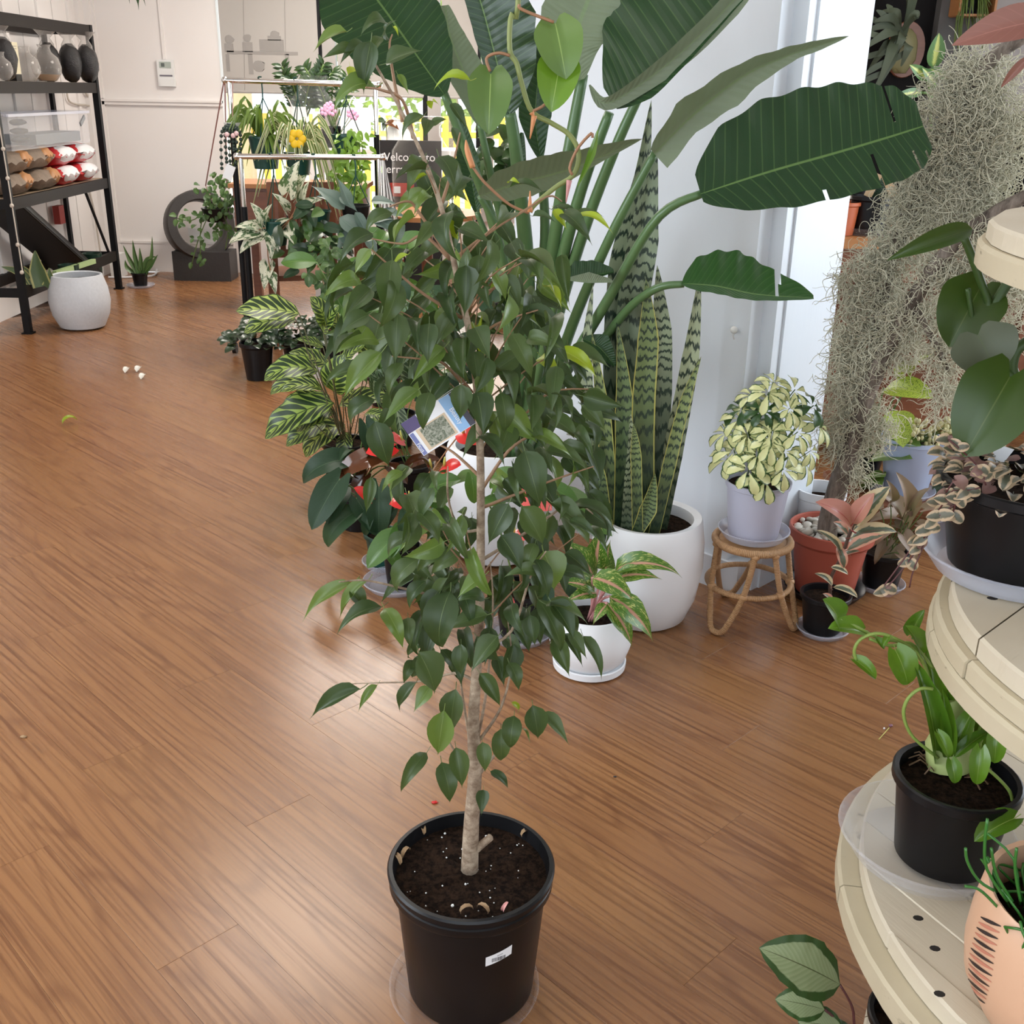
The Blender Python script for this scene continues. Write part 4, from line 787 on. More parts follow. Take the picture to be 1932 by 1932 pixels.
for b, t, m_, W in (((1668, 735), (1762, 752), 'limesp', 1), ((1690, 775), (1704, 845), 'limesp', 1.1), ((1655, 830), (1738, 842), 'greensp', 1), ((1640, 870), (1722, 866), 'greensp', .8), ((1625, 905), (1665, 915), 'greensp', 1), ((1700, 720), (1728, 680), 'limesp', .6), ((1718, 715), (1762, 672), 'limesp', .35), ((1640, 930), (1670, 900), 'greensp', .8)):
    leaf(ps, big, MAT[m_], at(*b, 3.92), at(*t, 3.74), wid=W); stalk(ps, 'stem', MAT['gstem'], [Vector((c[0], c[1], .28)), at(b[0]-4, b[1]+10, 3.95), at(*b, 3.92)], .004, 8)
c = (1.80, 3.90, .181); s2 = potted('small_snake_plant', 'dark banded snake plant in black pot at back of the bench', 'potted plant', c, nursery(.08, .065, .13), MAT['blackplastic'], .11, .075)
MAT['snaked'] = leafmat('dark_snake_leaf', (.10, .17, .12), (.16, .24, .17), None, rough=.4, trans=0, pattern=pat_snake)
for pts, W in (([(1800, 850), (1818, 770), (1838, 690)], [14, 14, 10]), ([(1770, 950), (1778, 870), (1790, 800)], [15, 15, 6]), ([(1790, 960), (1806, 890), (1812, 830)], [14, 14, 5]), ([(1840, 860), (1900, 760), (1960, 730)], [14, 12, 3]), ([(1830, 880), (1840, 800), (1852, 720)], [12, 12, 3])):
    blade(s2, 'leaf', MAT['snaked'], [at(x, y, 3.86) for x, y in pts], [w_*.0020 for w_ in W], None, Vector((-.1, -1, .2)), 14, .3, thick=.004)
# ------------------------------------------------------------------ high timber table in the side room
tb = thing('timber_table', 'orange pine table holding pots in the dark side room', 'table', (1.9, 4.9, 0)); zt = at(1630, 452, 4.62).z
for i in range(4): MB().box((1.90, 4.70+i*.15, zt-.02), (1.25, .144, .04)).put('board', MAT['pine'], tb, 30)
MB().box((1.90, 4.66, zt-.11), (1.15, .03, .14)).put('apron', MAT['timber'], tb, 30)
for x in (1.33, 2.46):
    for y in (4.69, 5.13): MB().box((x, y, (zt-.04)/2), (.06, .06, zt-.04)).put('leg', MAT['timber'], tb, 30)
MB().box((1.9, 4.9, .25), (1.2, .5, .03)).put('shelf', MAT['timber'], tb, 30); MB().box((1.9, 5.14, (zt+.2)/2-.06), (1.16, .025, zt-.24)).put('back_panel', MAT['timber'], tb, 30)
x = at(1638, 440, 4.80).x; saucer('clear saucer on pine table under black pot', (x, 4.80, zt), .115, .03); kp = potted('table_pot_plant', 'black pot of small striped plant with wooden labels on pine table', 'potted plant', (x, 4.80, zt+.005), nursery(.092, .078, .16), MAT['blackplastic'], .14, .085)
for k in range(9): blade(kp, 'leaf', MAT['snaked'], [Vector((x, 4.80, zt+.15)), Vector((x+rnd(-.05, .05), 4.80+rnd(-.04, .04), zt+.22)), Vector((x+rnd(-.12, .12), 4.80+rnd(-.1, .1), zt+rnd(.2, .3)))], [.008, .012, 0], None, Vector((0, -1, .5)), 8)
for a, b in ((-.02, .35), (.05, -.5)): MB().box((x+a, 4.76, zt+.21), (.035, .003, .10), 0, 0, b).put('plant_label', solid('kraft_label', (.42, .28, .15)), kp)
x2 = at(1592, 430, 4.78).x-.02; potted('terracotta_pot', 'orange terracotta pot half hidden behind the white pillar', 'pot', (x2, 4.78, zt), nursery(.075, .06, .14), solid('orange_terracotta', (.45, .10, .03)), .12, .07)
x3 = at(1610, 390, 5.05).x; potted('tall_black_pot', 'tall black nursery pot at back of the pine table', 'pot', (x3, 5.06, zt), nursery(.10, .085, .22), MAT['blackplastic'], .2, .09)
# ------------------------------------------------------------------ staghorn fern on plaque, dieffenbachia, wall shelf
p = at(1690, 78, 6.5); sg = thing('staghorn_fern', 'staghorn fern mounted on a wooden plaque on the dark wall', 'mounted fern', p)
MB().lathe([(0, 0), (.17, 0), (.175, .01), (.17, .02), (0, .02)], (0, 0, 0), 28).put('tmp', MAT['timber'], sg); o = bpy.data.objects['tmp']; o.name = 'plaque'; o.matrix_basis = Matrix.Translation(p+Vector((.07, .04, -.04))) @ Matrix.Rotation(math.pi/2, 4, 'X') @ Matrix.Diagonal((.62, .85, 1, 1))
MAT['stag'] = leafmat('staghorn_frond', (.05, .065, .04), (.09, .11, .065), None, rough=.6, trans=.05); MAT['shield'] = solid('shield_frond', (.22, .20, .09))
MB().ball(p+Vector((.03, -.04, -.05)), .11, 12, 8, (.8, .35, 1.05), .08).put('shield_frond', MAT['shield'], sg, 180)
for t in ((1650, 40), (1640, 130), (1655, 165), (1735, 30), (1700, -40), (1720, -60), (1672, 120), (1625, 95), (1700, 125), (1665, 20), (1630, 60), (1640, 190), (1685, 110)):
    e = at(*t, 6.3+rnd(-.06, .1)); b = p+Vector((rnd(-.04, .04), -.06, rnd(-.03, .05))); m1 = (b+e)/2+Vector((0, -.08, .05))
    blade(sg, 'frond', MAT['stag'], [b, m1, e], [.012, .028, .004], None, Vector((rnd(-.3, .3), -1, .3)), 12, .1)
    d = (e-m1); blade(sg, 'frond', MAT['stag'], [m1.lerp(e, .3), m1.lerp(e, .6)+Vector((d.z, 0, -d.x))*.3, m1.lerp(e, .9)+Vector((d.z, 0, -d.x))*.5], [.015, .016, .003], None, Vector((rnd(-.3, .3), -1, .3)), 8, .1)
zt2 = zt+.0; x4 = at(1765, 300, 4.95).x; db = potted('dieffenbachia', 'green dieffenbachia with yellow-centred leaves above the moss', 'potted plant', (x4, 4.95, zt), nursery(.08, .065, .13), MAT['blackplastic'], .11, .075)
def pat_db(n, u, v, du, col): return n.mix(n.ma('MULTIPLY', n.step(n.ma('ADD', n.ma('SUBTRACT', .5, du), n.ma('MULTIPLY', n.noise(n.vec(n.ma('MULTIPLY', du, 6.0), n.ma('MULTIPLY', n.ma('SUBTRACT', v, du), 16.0), 0.0), 1, 2), .35)), .48, .60), n.step(v, .02, .2)), col, (.58, .62, .20))
MAT['dief'] = leafmat('dieffenbachia_leaf', (.07, .16, .06), (.12, .24, .09), (.62, .66, .25), .014, .35, trans=.15, pattern=pat_db)
dl = leafmesh('oval', .5, .3, .25, nv=10, nu=4, seed=70)
for b, t, W in (((1760, 128), (1772, 62), 1), ((1748, 150), (1716, 122), .8), ((1752, 130), (1790, 150), .9), ((1740, 175), (1690, 180), .6), ((1765, 160), (1740, 128), .8)): leaf(db, dl, MAT['dief'], at(*b, 4.9), at(*t, 4.85), Vector((-.2, -1, .2)), wid=W); stalk(db, 'stem', MAT['gstem'], [Vector((x4, 4.95, zt+.11)), at(1756, 200, 4.92), at(*b, 4.9)], .006, 8)
p0, p1 = at(1800, 30, 6.4), at(1866, 30, 6.4); wsf = thing('wall_shelf', 'small open box shelf of thin timber at upper right', 'shelf', p0)
for a, b, d in (((p0+p1)/2, (p1.x-p0.x, .14, .012), 0), (p1+Vector((0, 0, .22)), (.012, .14, .44), 0), (p0+Vector((0, 0, .22)), (.012, .14, .44), 0)): MB().box(a, b).put('board', MAT['pine'], wsf)
MB().box(((p0+p1)/2).to_tuple()[:1]+(6.46, p0.z+.22), (p1.x-p0.x, .01, .44)).put('back_panel', MAT['greywall'], wsf)
q = (p0+p1)/2+Vector((-.02, 0, .0065)); tpn = potted('shelf_plant', 'small trailing plant in black pot on the box shelf', 'potted plant', tuple(q), nursery(.05, .04, .075), MAT['blackplastic'], .06, .045)
f_ = MB()
for i in range(70):
    a = rnd(0, 6.28); f_.tube(spline([q+Vector((0, 0, .07)), q+Vector((.06*math.cos(a), .06*math.sin(a), rnd(.08, .13))), q+Vector((.085*math.cos(a), -.09+.03*math.sin(a), rnd(-.20, .06)))], 6), [.004, .006, .001], 4)
o = f_.put('foliage', leafmat('shelf_plant_leaf', (.10, .15, .03), (.16, .22, .05), None), tpn, 180); o['kind'] = 'stuff'
# ------------------------------------------------------------------ weeping fig in the foreground
FY = 1.571; c = (-.063, FY, .004)
fc_ = potted('weeping_fig', 'tall weeping fig tree in black nursery pot in the middle of the floor', 'potted plant', c,
    [(0, .003), (.116, .003), (.119, .008), (.138, .238), (.146, .243), (.150, .250), (.150, .262), (.1475, .264), (.1475, .268), (.152, .271), (.153, .280), (.150, .284), (.143, .284), (.139, .262), (.116, .02)], MAT['blackplastic'], .258, .139, seg=56)
saucer('shallow clear saucer on floor under the weeping fig pot', (-.075, 1.560, 0), .142, .016, MAT['clear'], .135)
for i in range(45):
    a = rnd(0, 6.28); r = .134*math.sqrt(random.random()); s_ = rnd(.0008, .0018) if i > 6 else rnd(.0022, .003)
    MB().ball((c[0]+r*math.cos(a), c[1]+r*math.sin(a), c[2]+.2605+s_*.4), s_, 6, 4, (1, 1, .8), .2).put('perlite', MAT['perlite'], fc_, 180)
dl_ = leafmesh('oval', .45, 1.6, .8, nv=6, seed=75); MAT['dryleaf'] = solid('dry_leaf', (.33, .21, .11), .8)
for x, y, a in ((760, 1620, 1), (800, 1575, 2), (985, 1580, .4), (920, 1725, 2.6), (870, 1725, .3), (755, 1632, 2.2)):
    p = fl(x, y, .268); leaf(fc_, dl_, MAT['dryleaf'], p, p+Vector((math.cos(a)*.022, math.sin(a)*.022, .005)), Vector((0, 0, 1)), name='dry_leaf')
p = fl(950, 1718, .27); leaf(fc_, dl_, solid('pink_petal', (.75, .36, .33)), p, p+Vector((.008, .006, .014)), name='fallen_petal')
# barcode sticker, wrapped on the pot
a0 = math.radians(-66)
def potp(a, z, e=.0006): r = .119+(.138-.119)*(z-.008)/.23+e; return Vector((c[0]+r*math.cos(a), c[1]+r*math.sin(a), c[2]+z))
def wrapq(a1, a2, z1, z2, e, mat, name, parent, tilt=.0):
    vs = []
    for j in range(9):
        a = a1+(a2-a1)*j/8; dz = tilt*(j/8-.5); vs += [potp(a, z1+dz, e), potp(a, z2+dz, e)]
    return MB().add(vs, [(2*j, 2*j+2, 2*j+3, 2*j+1) for j in range(8)]).put(name, mat, parent, 180)
stick = wrapq(a0-.185, a0+.185, .172, .194, .0006, MAT['card'], 'barcode_sticker', fc_, .012)
x = a0-.10
while x < a0+.09: w_ = random.choice((.004, .006, .010)); wrapq(x, x+w_, .174, .183, .001, MAT['ink'], 'barcode_bar', stick, .0); x += w_+random.choice((.005, .008))
wrapq(a0-.03, a0+.05, .186, .1885, .001, solid('faded_print', (.45, .45, .47)), 'print_line', stick, .002)
# trunk and branches
def fp(x, y, dy=0): return at(x, y, FY+dy)
trunk = [(886, 1640), (889, 1560), (896, 1460), (893, 1370), (898, 1280), (905, 1160), (907, 1000), (906, 850), (900, 740), (884, 620), (862, 520), (835, 400), (800, 300), (752, 200), (706, 118), (690, 90)]
tk = stalk(fc_, 'trunk', MAT['bark'], [fp(x, y, -.004*i) for i, (x, y) in enumerate(trunk)], [.0165, .0145, .0125, .0105, .009, .0078, .0066, .006, .0055, .005, .0044, .0036, .0028, .0022, .0016, .001], 70, 12)
stalk(fc_, 'trunk_stub', MAT['bark'], [fp(895, 1605), fp(925, 1580, -.01), ], [.008, .007], 5, 8)
TW = [[(900, 1400), (918, 1300), (930, 1150), (925, 1060)], [(890, 1420), (870, 1290), (868, 1200)], [(895, 1470), (850, 1405), (840, 1380)], [(905, 1460), (950, 1405), (985, 1372)], [(902, 1400), (945, 1335), (965, 1250), (958, 1170)], [(903, 1230), (965, 1190), (1000, 1090), (1030, 1040)],
    [(904, 1190), (865, 1090), (828, 1060), (775, 1000), (770, 985)], [(905, 1100), (850, 960), (845, 880)], [(905, 930), (960, 850), (1020, 810), (1075, 765)], [(886, 740), (842, 690), (815, 680), (740, 672)], [(872, 600), (800, 555), (745, 510), (700, 470)], [(850, 490), (800, 445), (760, 460), (700, 450)],
    [(868, 560), (930, 545), (975, 495)], [(884, 650), (940, 610), (1015, 585)], [(828, 400), (850, 330), (868, 250)], [(905, 830), (970, 800), (1040, 740), (1130, 735)], [(855, 490), (935, 430), (985, 400), (1035, 370), (1060, 380)], [(905, 1000), (860, 1000), (800, 960)],
    [(903, 1290), (860, 1270), (800, 1285), (720, 1288), (660, 1290)], [(905, 1150), (840, 1130), (760, 1110), (690, 1095), (640, 1098)], [(906, 900), (850, 850), (800, 830)], [(760, 230), (745, 160), (735, 90), (740, 65)], [(780, 260), (760, 190), (720, 170), (690, 165)], [(905, 960), (980, 930), (1060, 900), (1120, 880)], [(904, 1060), (1000, 1000), (1080, 950), (1130, 980)], [(850, 490), (790, 400), (770, 380), (735, 390)]]
for i, t in enumerate(TW):
    d = [0]+[rnd(-.07, .05)]*(len(t)-1); stalk(fc_, 'branch', MAT['twig' if t[0][1] < 1000 else 'bark'], [fp(x, y, d[k]*k/2) for k, (x, y) in enumerate(t)], [.0032, .0024, .0017, .001], 16, 6)
MAT['fig'] = leafmat('weeping_fig_leaf', (.020, .042, .014), (.075, .115, .032), (.13, .18, .07), .010, .40, trans=.10, spec=.34)
MAT['figy'] = leafmat('young_fig_leaf', (.080, .145, .026), (.145, .215, .045), (.24, .32, .10), .012, .32, trans=.22)
MAT['figl'] = leafmat('lime_fig_shoot', (.26, .36, .012), (.36, .44, .02), (.45, .5, .1), .014, .35, trans=.3)
fm = [leafmesh('ficus', W, b, f, wave=wv, wn=1.5, petiole=.16, nv=10, nu=2, twist=tw, seed=80+i, pr=.009) for i, (W, b, f, wv, tw) in enumerate(((.48, .6, .5, .12, 0), (.43, .9, .4, .2, .25), (.50, .4, .7, .12, -.25), (.42, 1.2, .35, .25, .4), (.46, .3, .5, .08, 0), (.40, 1.5, .8, .15, -.4)))]
NL = [0]
def fleaf(b, t, mat='fig', dy=0, dt=0, W=1.0, k=None, up=None):
    NL[0] += 1; leaf(fc_, fm[k if k is not None else random.randrange(5)], MAT[mat], fp(*b, dy), fp(*t, dy+dt), up, rnd(-.25, .25) if up is None else 0, wid=W)
for b, t, m_, dy, W in (  # leaves that stand out: stalk end, tip
    ((655, 60), (590, 100), 'figy', 0, .95), ((690, 85), (640, 125), 'fig', .02, .8), ((730, 45), (680, 70), 'fig', 0, 1.1), ((668, 90), (605, 112), 'fig', .01, .75), ((700, 78), (686, 180), 'fig', -.06, 1.05), ((710, 165), (630, 215), 'figy', -.05, 1.0), ((720, 70), (700, 118), 'fig', .03, .9), ((728, 120), (800, 95), 'fig', .0, 1.15), ((750, 140), (772, 180), 'figy', .0, .7), ((660, 125), (668, 178), 'figl', -.03, .8), ((735, 75), (752, 38), 'fig', .02, 1), ((888, 152), (818, 172), 'figl', -.08, .6), ((742, 50), (752, 70), 'figl', 0, .6),
    ((800, 218), (760, 265), 'fig', -.06, .8), ((808, 225), (800, 262), 'fig', 0, 1.2), ((815, 235), (845, 225), 'fig', 0, 1.1), ((850, 195), (885, 250), 'fig', .02, .7), ((852, 240), (866, 290), 'fig', 0, .9), ((815, 205), (830, 200), 'figl', 0, .8), ((800, 300), (770, 370), 'fig', -.03, 1.0), ((828, 295), (858, 380), 'fig', -.06, 1.2), ((805, 360), (745, 415), 'figy', 0, .8), ((812, 370), (780, 410), 'figy', -.03, .8), ((870, 400), (848, 408), 'fig', 0, 1.4), ((842, 402), (885, 415), 'fig', 0, 1.2), ((805, 330), (770, 355), 'figl', -.04, .5),
    ((960, 355), (1030, 370), 'fig', -.05, .8), ((1040, 395), (1100, 425), 'fig', 0, .7), ((1045, 395), (1070, 435), 'figl', -.02, .9), ((1060, 400), (1118, 465), 'fig', -.02, .9), ((1088, 408), (1158, 445), 'figl', -.03, .6), ((1085, 405), (1140, 410), 'fig', 0, .6), ((1005, 408), (1050, 420), 'fig', -.03, .7), ((960, 345), (985, 350), 'figl', -.04, .9), ((1060, 480), (1075, 580), 'fig', -.02, .6),
    ((700, 470), (668, 520), 'figy', -.05, 1), ((740, 490), (745, 610), 'fig', -.08, .9), ((770, 480), (735, 510), 'figl', -.05, .6), ((680, 530), (608, 565), 'figy', 0, .9), ((700, 545), (645, 605), 'fig', -.03, 1.0), ((720, 590), (700, 680), 'fig', -.06, 1.6), ((750, 590), (745, 690), 'fig', -.08, 1.1), ((810, 610), (808, 690), 'fig', -.10, 1.1), ((720, 665), (648, 755), 'figy', -.08, .8), ((790, 735), (722, 800), 'figy', -.08, .85), ((760, 685), (735, 750), 'fig', -.06, .9), ((812, 740), (800, 812), 'fig', -.14, 1.1), ((870, 725), (868, 795), 'fig', -.12, 1.2), ((900, 740), (912, 825), 'fig', -.11, 1.2), ((945, 740), (948, 815), 'fig', -.1, 1.1), ((880, 500), (876, 600), 'fig', -.1, 1), ((930, 510), (955, 570), 'figy', -.06, 1.1), ((945, 520), (980, 590), 'fig', -.04, .9), ((905, 480), (898, 560), 'fig', -.09, 1), ((990, 470), (1000, 530), 'fig', -.05, 1.4),
    ((1100, 740), (1162, 780), 'fig', -.02, .7), ((1060, 770), (1105, 795), 'fig', 0, .8), ((1040, 790), (1095, 835), 'fig', -.05, 1.1), ((1030, 850), (1110, 890), 'fig', -.04, .9), ((990, 850), (1020, 960), 'fig', -.1, 1.1), ((960, 950), (920, 1030), 'fig', -.12, 1.1), ((985, 955), (1025, 1030), 'fig', -.1, 1.1), ((945, 1010), (985, 1080), 'fig', -.12, 1.3), ((1010, 1025), (995, 1080), 'fig', -.1, 1.2), ((1025, 1040), (1045, 1115), 'figy', -.06, 1.7), ((1020, 1080), (950, 1090), 'fig', -.12, .9), ((1080, 950), (1155, 1015), 'fig', -.03, .8), ((1060, 960), (1110, 1030), 'fig', -.06, .9), ((1020, 910), (1030, 965), 'fig', -.02, .8),
    ((788, 965), (828, 1030), 'fig', -.1, 1.1), ((700, 900), (690, 970), 'fig', -.06, .7), ((760, 890), (720, 930), 'figy', -.05, .8), ((790, 1055), (757, 1120), 'fig', -.09, 1.0), ((775, 1010), (735, 1055), 'fig', -.06, 1), ((845, 1090), (820, 1150), 'fig', -.1, .7), ((835, 1115), (800, 1160), 'fig', -.1, .9), ((915, 1130), (860, 1140), 'fig', -.12, 1.2), ((870, 1125), (835, 1150), 'fig', -.08, 1), ((920, 1160), (840, 1190), 'fig', -.12, 1.1), ((915, 1085), (862, 1130), 'figy', -.12, 1.1), ((850, 1115), (840, 1220), 'fig', -.11, 1.2), ((940, 1200), (888, 1270), 'fig', -.13, 1.1), ((830, 1250), (780, 1240), 'fig', -.06, .8), ((790, 1230), (820, 1310), 'fig', -.12, 1.3), ((870, 1215), (870, 1275), 'fig', -.09, 1), ((905, 1270), (945, 1335), 'fig', -.12, .8), ((960, 1250), (978, 1305), 'fig', -.1, 1.2), ((1000, 1160), (1010, 1220), 'fig', -.1, 1.1), ((1015, 1130), (1055, 1230), 'fig', -.08, .7), ((1045, 1205), (1075, 1278), 'fig', -.08, .9), ((1065, 1195), (1100, 1260), 'fig', -.06, .55), ((1100, 1200), (1135, 1285), 'fig', -.05, .55), ((1075, 1190), (1108, 1245), 'fig', -.09, .9), ((1030, 1140), (1110, 1180), 'fig', -.1, .9),
    ((680, 1300), (583, 1358), 'fig', -.02, .65), ((712, 1292), (675, 1345), 'figy', -.03, .6), ((665, 1100), (570, 1175), 'figy', 0, .5), ((660, 1110), (690, 1155), 'fig', -.02, 1.2), ((695, 1095), (640, 1170), 'figy', -.02, .6), ((720, 1145), (635, 1200), 'fig', -.03, .7), ((725, 1148), (760, 1225), 'figy', -.06, 1.0), ((655, 1097), (630, 1110), 'figl', 0, .5), ((770, 1165), (775, 1225), 'fig', -.04, 1.1), ((780, 1245), (762, 1290), 'fig', -.03, 1.1), ((785, 1288), (755, 1345), 'fig', -.02, .7), ((812, 1295), (780, 1345), 'figy', -.06, 1.1), ((860, 1300), (850, 1390), 'fig', -.02, 1.0), ((838, 1340), (826, 1425), 'figy', -.07, 1.0), ((805, 1420), (757, 1495), 'fig', -.02, .75), ((833, 1438), (848, 1515), 'fig', -.05, 1.1), ((860, 1410), (872, 1488), 'fig', -.05, .95), ((910, 1400), (915, 1458), 'fig', -.07, 1.0), ((925, 1455), (958, 1490), 'fig', -.02, .9), ((912, 1490), (908, 1540), 'fig', -.05, 1.1), ((945, 1375), (945, 1435), 'fig', -.03, 1.1), ((970, 1350), (965, 1410), 'fig', -.05, 1.3), ((1005, 1330), (1015, 1395), 'fig', -.06, 1.2), ((1020, 1345), (1075, 1408), 'fig', -.02, .8), ((965, 1325), (975, 1345), 'figl', 0, .9), ((985, 1375), (1000, 1405), 'figy', 0, .5)):
    fleaf(b, t, m_, dy, rnd(-.03, .01), W)
# the rest of the crown: drooping leaves in clusters at the twig ends
bands = [(285, 400, 780, 885, 6), (400, 470, 700, 1010, 13), (470, 560, 660, 1035, 30), (560, 650, 650, 1050, 30), (650, 740, 690, 1080, 26), (740, 800, 700, 745, 2), (740, 830, 890, 1110, 18), (830, 900, 940, 1115, 12), (880, 960, 750, 860, 8), (900, 1000, 930, 1110, 14), (960, 1050, 765, 900, 13), (1050, 1150, 775, 900, 14), (1000, 1150, 930, 1070, 16), (1150, 1240, 790, 1010, 15)]
mass = []
for y0, y1, x0, x1, n_ in bands:
    for i in range(n_):
        x, y, dy = rnd(x0, x1), rnd(y0, y1), rnd(-.12, .16)
        b = fp(x, y, dy); L = rnd(.052, .078); k = (x-880)/200
        d = Vector((k*.7+rnd(-.75, .75), -.35+rnd(-.6, .5), -.7+rnd(-.3, .6))).normalized()*L
        if NL[0] >= 300: mass.append((x, y, dy)); continue
        NL[0] += 1; leaf(fc_, random.choice(fm), MAT['fig' if random.random() < .80 else ('figy' if random.random() < .8 else 'figl')], b, b+d, Vector((k*.6+rnd(-.7, .7), -1, rnd(.0, 1.2))), rnd(-.6, .6), wid=rnd(.75, 1.1))
        if i % 4 == 0 and y < 1190 and not 700 < y < 960:
            ty = min(y+rnd(90, 190), 1280); txp = np.interp(ty, [p_[1] for p_ in trunk[::-1]], [p_[0] for p_ in trunk[::-1]])
            stalk(fc_, 'twig', MAT['twig'], [fp(txp, ty), fp((txp+x)/2+rnd(-10, 10), (ty+y)/2-15, dy*.6), b], [.0016, .0012, .0008], 7, 5)
# leaves past the three hundred that show largest: one joined mass deeper in the crown
for y0, y1, x0, x1, n_ in bands:
    for i in range(int(n_*.55)): mass.append((rnd(x0, x1), rnd(y0, y1), rnd(.0, .22)))
mm_ = MB(); src = [([v.co.copy() for v in q.vertices], [tuple(p.vertices) for p in q.polygons]) for q in fm]; uvs_ = []
for q in fm:
    u_ = [(0, 0)]*len(q.vertices)
    for lo, d_ in zip(q.loops, q.uv_layers[0].data): u_[lo.vertex_index] = tuple(d_.uv)
    uvs_.append(u_)
for x, y, dy in mass:
    b = fp(x, y, dy); k = (x-880)/200; d = Vector((k*.55+rnd(-.5, .5), -.2+rnd(-.6, .6), -.85+rnd(-.25, .4))).normalized()*rnd(.052, .076); j = random.randrange(6); M = frame(b, b+d, Vector((k*.6+rnd(-.4, .4), -1, rnd(.2, .9))), rnd(-.4, .4)); mm_.add([M @ v for v in src[j][0]], src[j][1], uvs_[j])
o = mm_.put('leaf_mass', MAT['fig'], fc_, 180); o['kind'] = 'stuff'
# care label hanging in the branches
tg = Matrix.Identity(4); a_, b_, d_ = fp(756, 800, -.10), fp(846, 742, -.10), fp(786, 865, -.10)
X = (b_-a_); W_ = X.length*1.10; X.normalize(); Yv = (a_-d_); Yv = (Yv-X*Yv.dot(X)); H_ = .058; Yv.normalize(); Z = X.cross(Yv); O = a_+X*W_/2-Yv*H_/2
def TM(u, v, e=0): 
    M = Matrix.Identity(4); p = O+X*u*W_/2+Yv*v*H_/2+Z*e
    for i in range(3): M[i][0], M[i][1], M[i][2], M[i][3] = X[i], Yv[i], Z[i], p[i]
    return M
def card(u0, u1, v0, v1, e, mat, name, par):
    m = MB().box((0, 0, 0), ((u1-u0)*W_/2, (v1-v0)*H_/2, .0003)).mesh(name, None); return put(name, m, mat, par, TM((u0+u1)/2, (v0+v1)/2, e))
ct = card(-1, 1, -1, 1, 0, MAT['card'], 'care_label', fc_)
card(-1, -.45, .35, 1, .0004, solid('label_purple', (.09, .07, .17)), 'print', ct); card(-.98, -.84, -.98, .3, .0004, solid('label_blue', (.17, .20, .42)), 'print', ct)
n = N('label_photo'); v = n.noise(n.obj(), 160, 2, .5, 1.5); card(-.62, .28, -.85, .25, .0004, n.fin(n.mix(n.step(v, .25, .75), (.06, .09, .045), (.42, .42, .34)), .5), 'print', ct)
card(-.74, .36, -.92, .32, .0003, solid('label_cream', (.66, .52, .36)), 'print', ct)
card(.42, .80, -.98, .98, .0004, solid('label_sky', (.26, .45, .70)), 'print', ct); card(.80, 1.0, -.98, .98, .0004, solid('label_dark', (.05, .05, .07)), 'print', ct)
text3d('Ficus', .0075, MAT['card'], TM(-.91, -.55, .0008) @ Matrix.Rotation(-math.pi/2, 4, 'Z'), 'lettering', ct); text3d('Beauty', .010, MAT['card'], TM(.61, -.15, .0008) @ Matrix.Rotation(math.pi/2*-1, 4, 'Z'), 'lettering', ct)
stalk(fc_, 'label_tie', MAT['white'], [TM(.2, 1, 0).translation, fp(852, 735, -.06), fp(880, 720)], .0006, 8, 4)
# ------------------------------------------------------------------ giant bird of paradise behind the fig
c = (-.055, 3.62, 0); bd_ = potted('bird_of_paradise', 'giant bird of paradise with huge paddle leaves in tall white pot', 'potted plant', c,
    [(0, .003), (.125, .003), (.145, .015), (.178, .11), (.192, .24), (.190, .36), (.180, .425), (.176, .432), (.168, .432), (.152, .425), (.15, .40), (.13, .06)], MAT['whiteceramic'], .385, .158)
MAT['strel'] = leafmat('paddle_leaf', (.006, .030, .008), (.014, .056, .011), (.10, .18, .05), .011, .33, side=24, slope=.12, sidestr=.30, trans=.02, bumpv=.22, spec=.4, back=(.085, .125, .062))
MAT['strelb'] = leafmat('paddle_leaf_underside', (.12, .16, .095), (.18, .225, .14), (.16, .23, .11), .030, .5, side=26, slope=.12, sidestr=.25, trans=.08, bumpv=.3, back=(.02, .06, .015))
MAT['strelm'] = leafmat('mid_green_paddle_leaf', (.022, .075, .016), (.034, .10, .022), (.13, .22, .07), .014, .33, side=20, slope=.35, sidestr=.22, trans=.04, bumpv=.22, spec=.4, back=(.085, .125, .062))
MAT['strelst'] = plain('paddle_leaf_stalk', (.085, .165, .060), .35, .25, 6)
KP = 3.05/2007
def sl(mid, wl, wr, Y, mat='strel', up=None, fold=.1, wave=.04, n=30, k=1.0, dY=0.0, ups=None, notch=()):
    P = [at(x, y, Y+dY*i/(len(mid)-1)) for i, (x, y) in enumerate(mid)]; return blade(bd_, 'leaf', MAT[mat], P, [a*KP*k for a in wl], [a*KP*k for a in wr], up, n, fold, wave, 7, nu=4, ups=ups, notch=notch)
# spine pixels, half widths in pixels on the left and right of the spine as one looks from the stalk to the tip
sl([(1322, 366), (1450, 325), (1580, 288), (1680, 258), (1742, 238)], [34, 100, 122, 122, 114, 98, 80, 42], [16, 56, 76, 82, 84, 84, 74, 42], 2.88, up=Vector((-.1, -.85, .5)), fold=.12, n=72, notch=((45, 1, 3), (29, 1, 1), (57, -1, 3), (60, 1, 2), (66, 1, 1)))
sl([(1288, 535), (1350, 540), (1430, 556), (1535, 562)], [8, 56, 76, 84, 72, 44, 6], [4, 18, 20, 20, 16, 10, 3], 2.98, 'strelm', up=Vector((-.15, -.6, .75)), fold=.15, n=60, notch=((46, -1, 4), (47, -1, 2)))
sl([(1234, 290), (1310, 215), (1400, 145), (1480, 108), (1540, 88), (1602, 68)], [16, 52, 38, 26, 18, 12, 0], [30, 22, 30, 18, 8, 6, 0], 2.95, 'strelb', Vector((.2, -1, -.35)), .6, .10)
sl([(1160, 200), (1230, 150), (1330, 50), (1420, -50), (1500, -150)], [40, 130, 170, 175, 140, 60], [8, 30, 26, 22, 20, 6], 2.92, up=Vector((-.5, -.8, .4)), fold=.1, wave=.02)
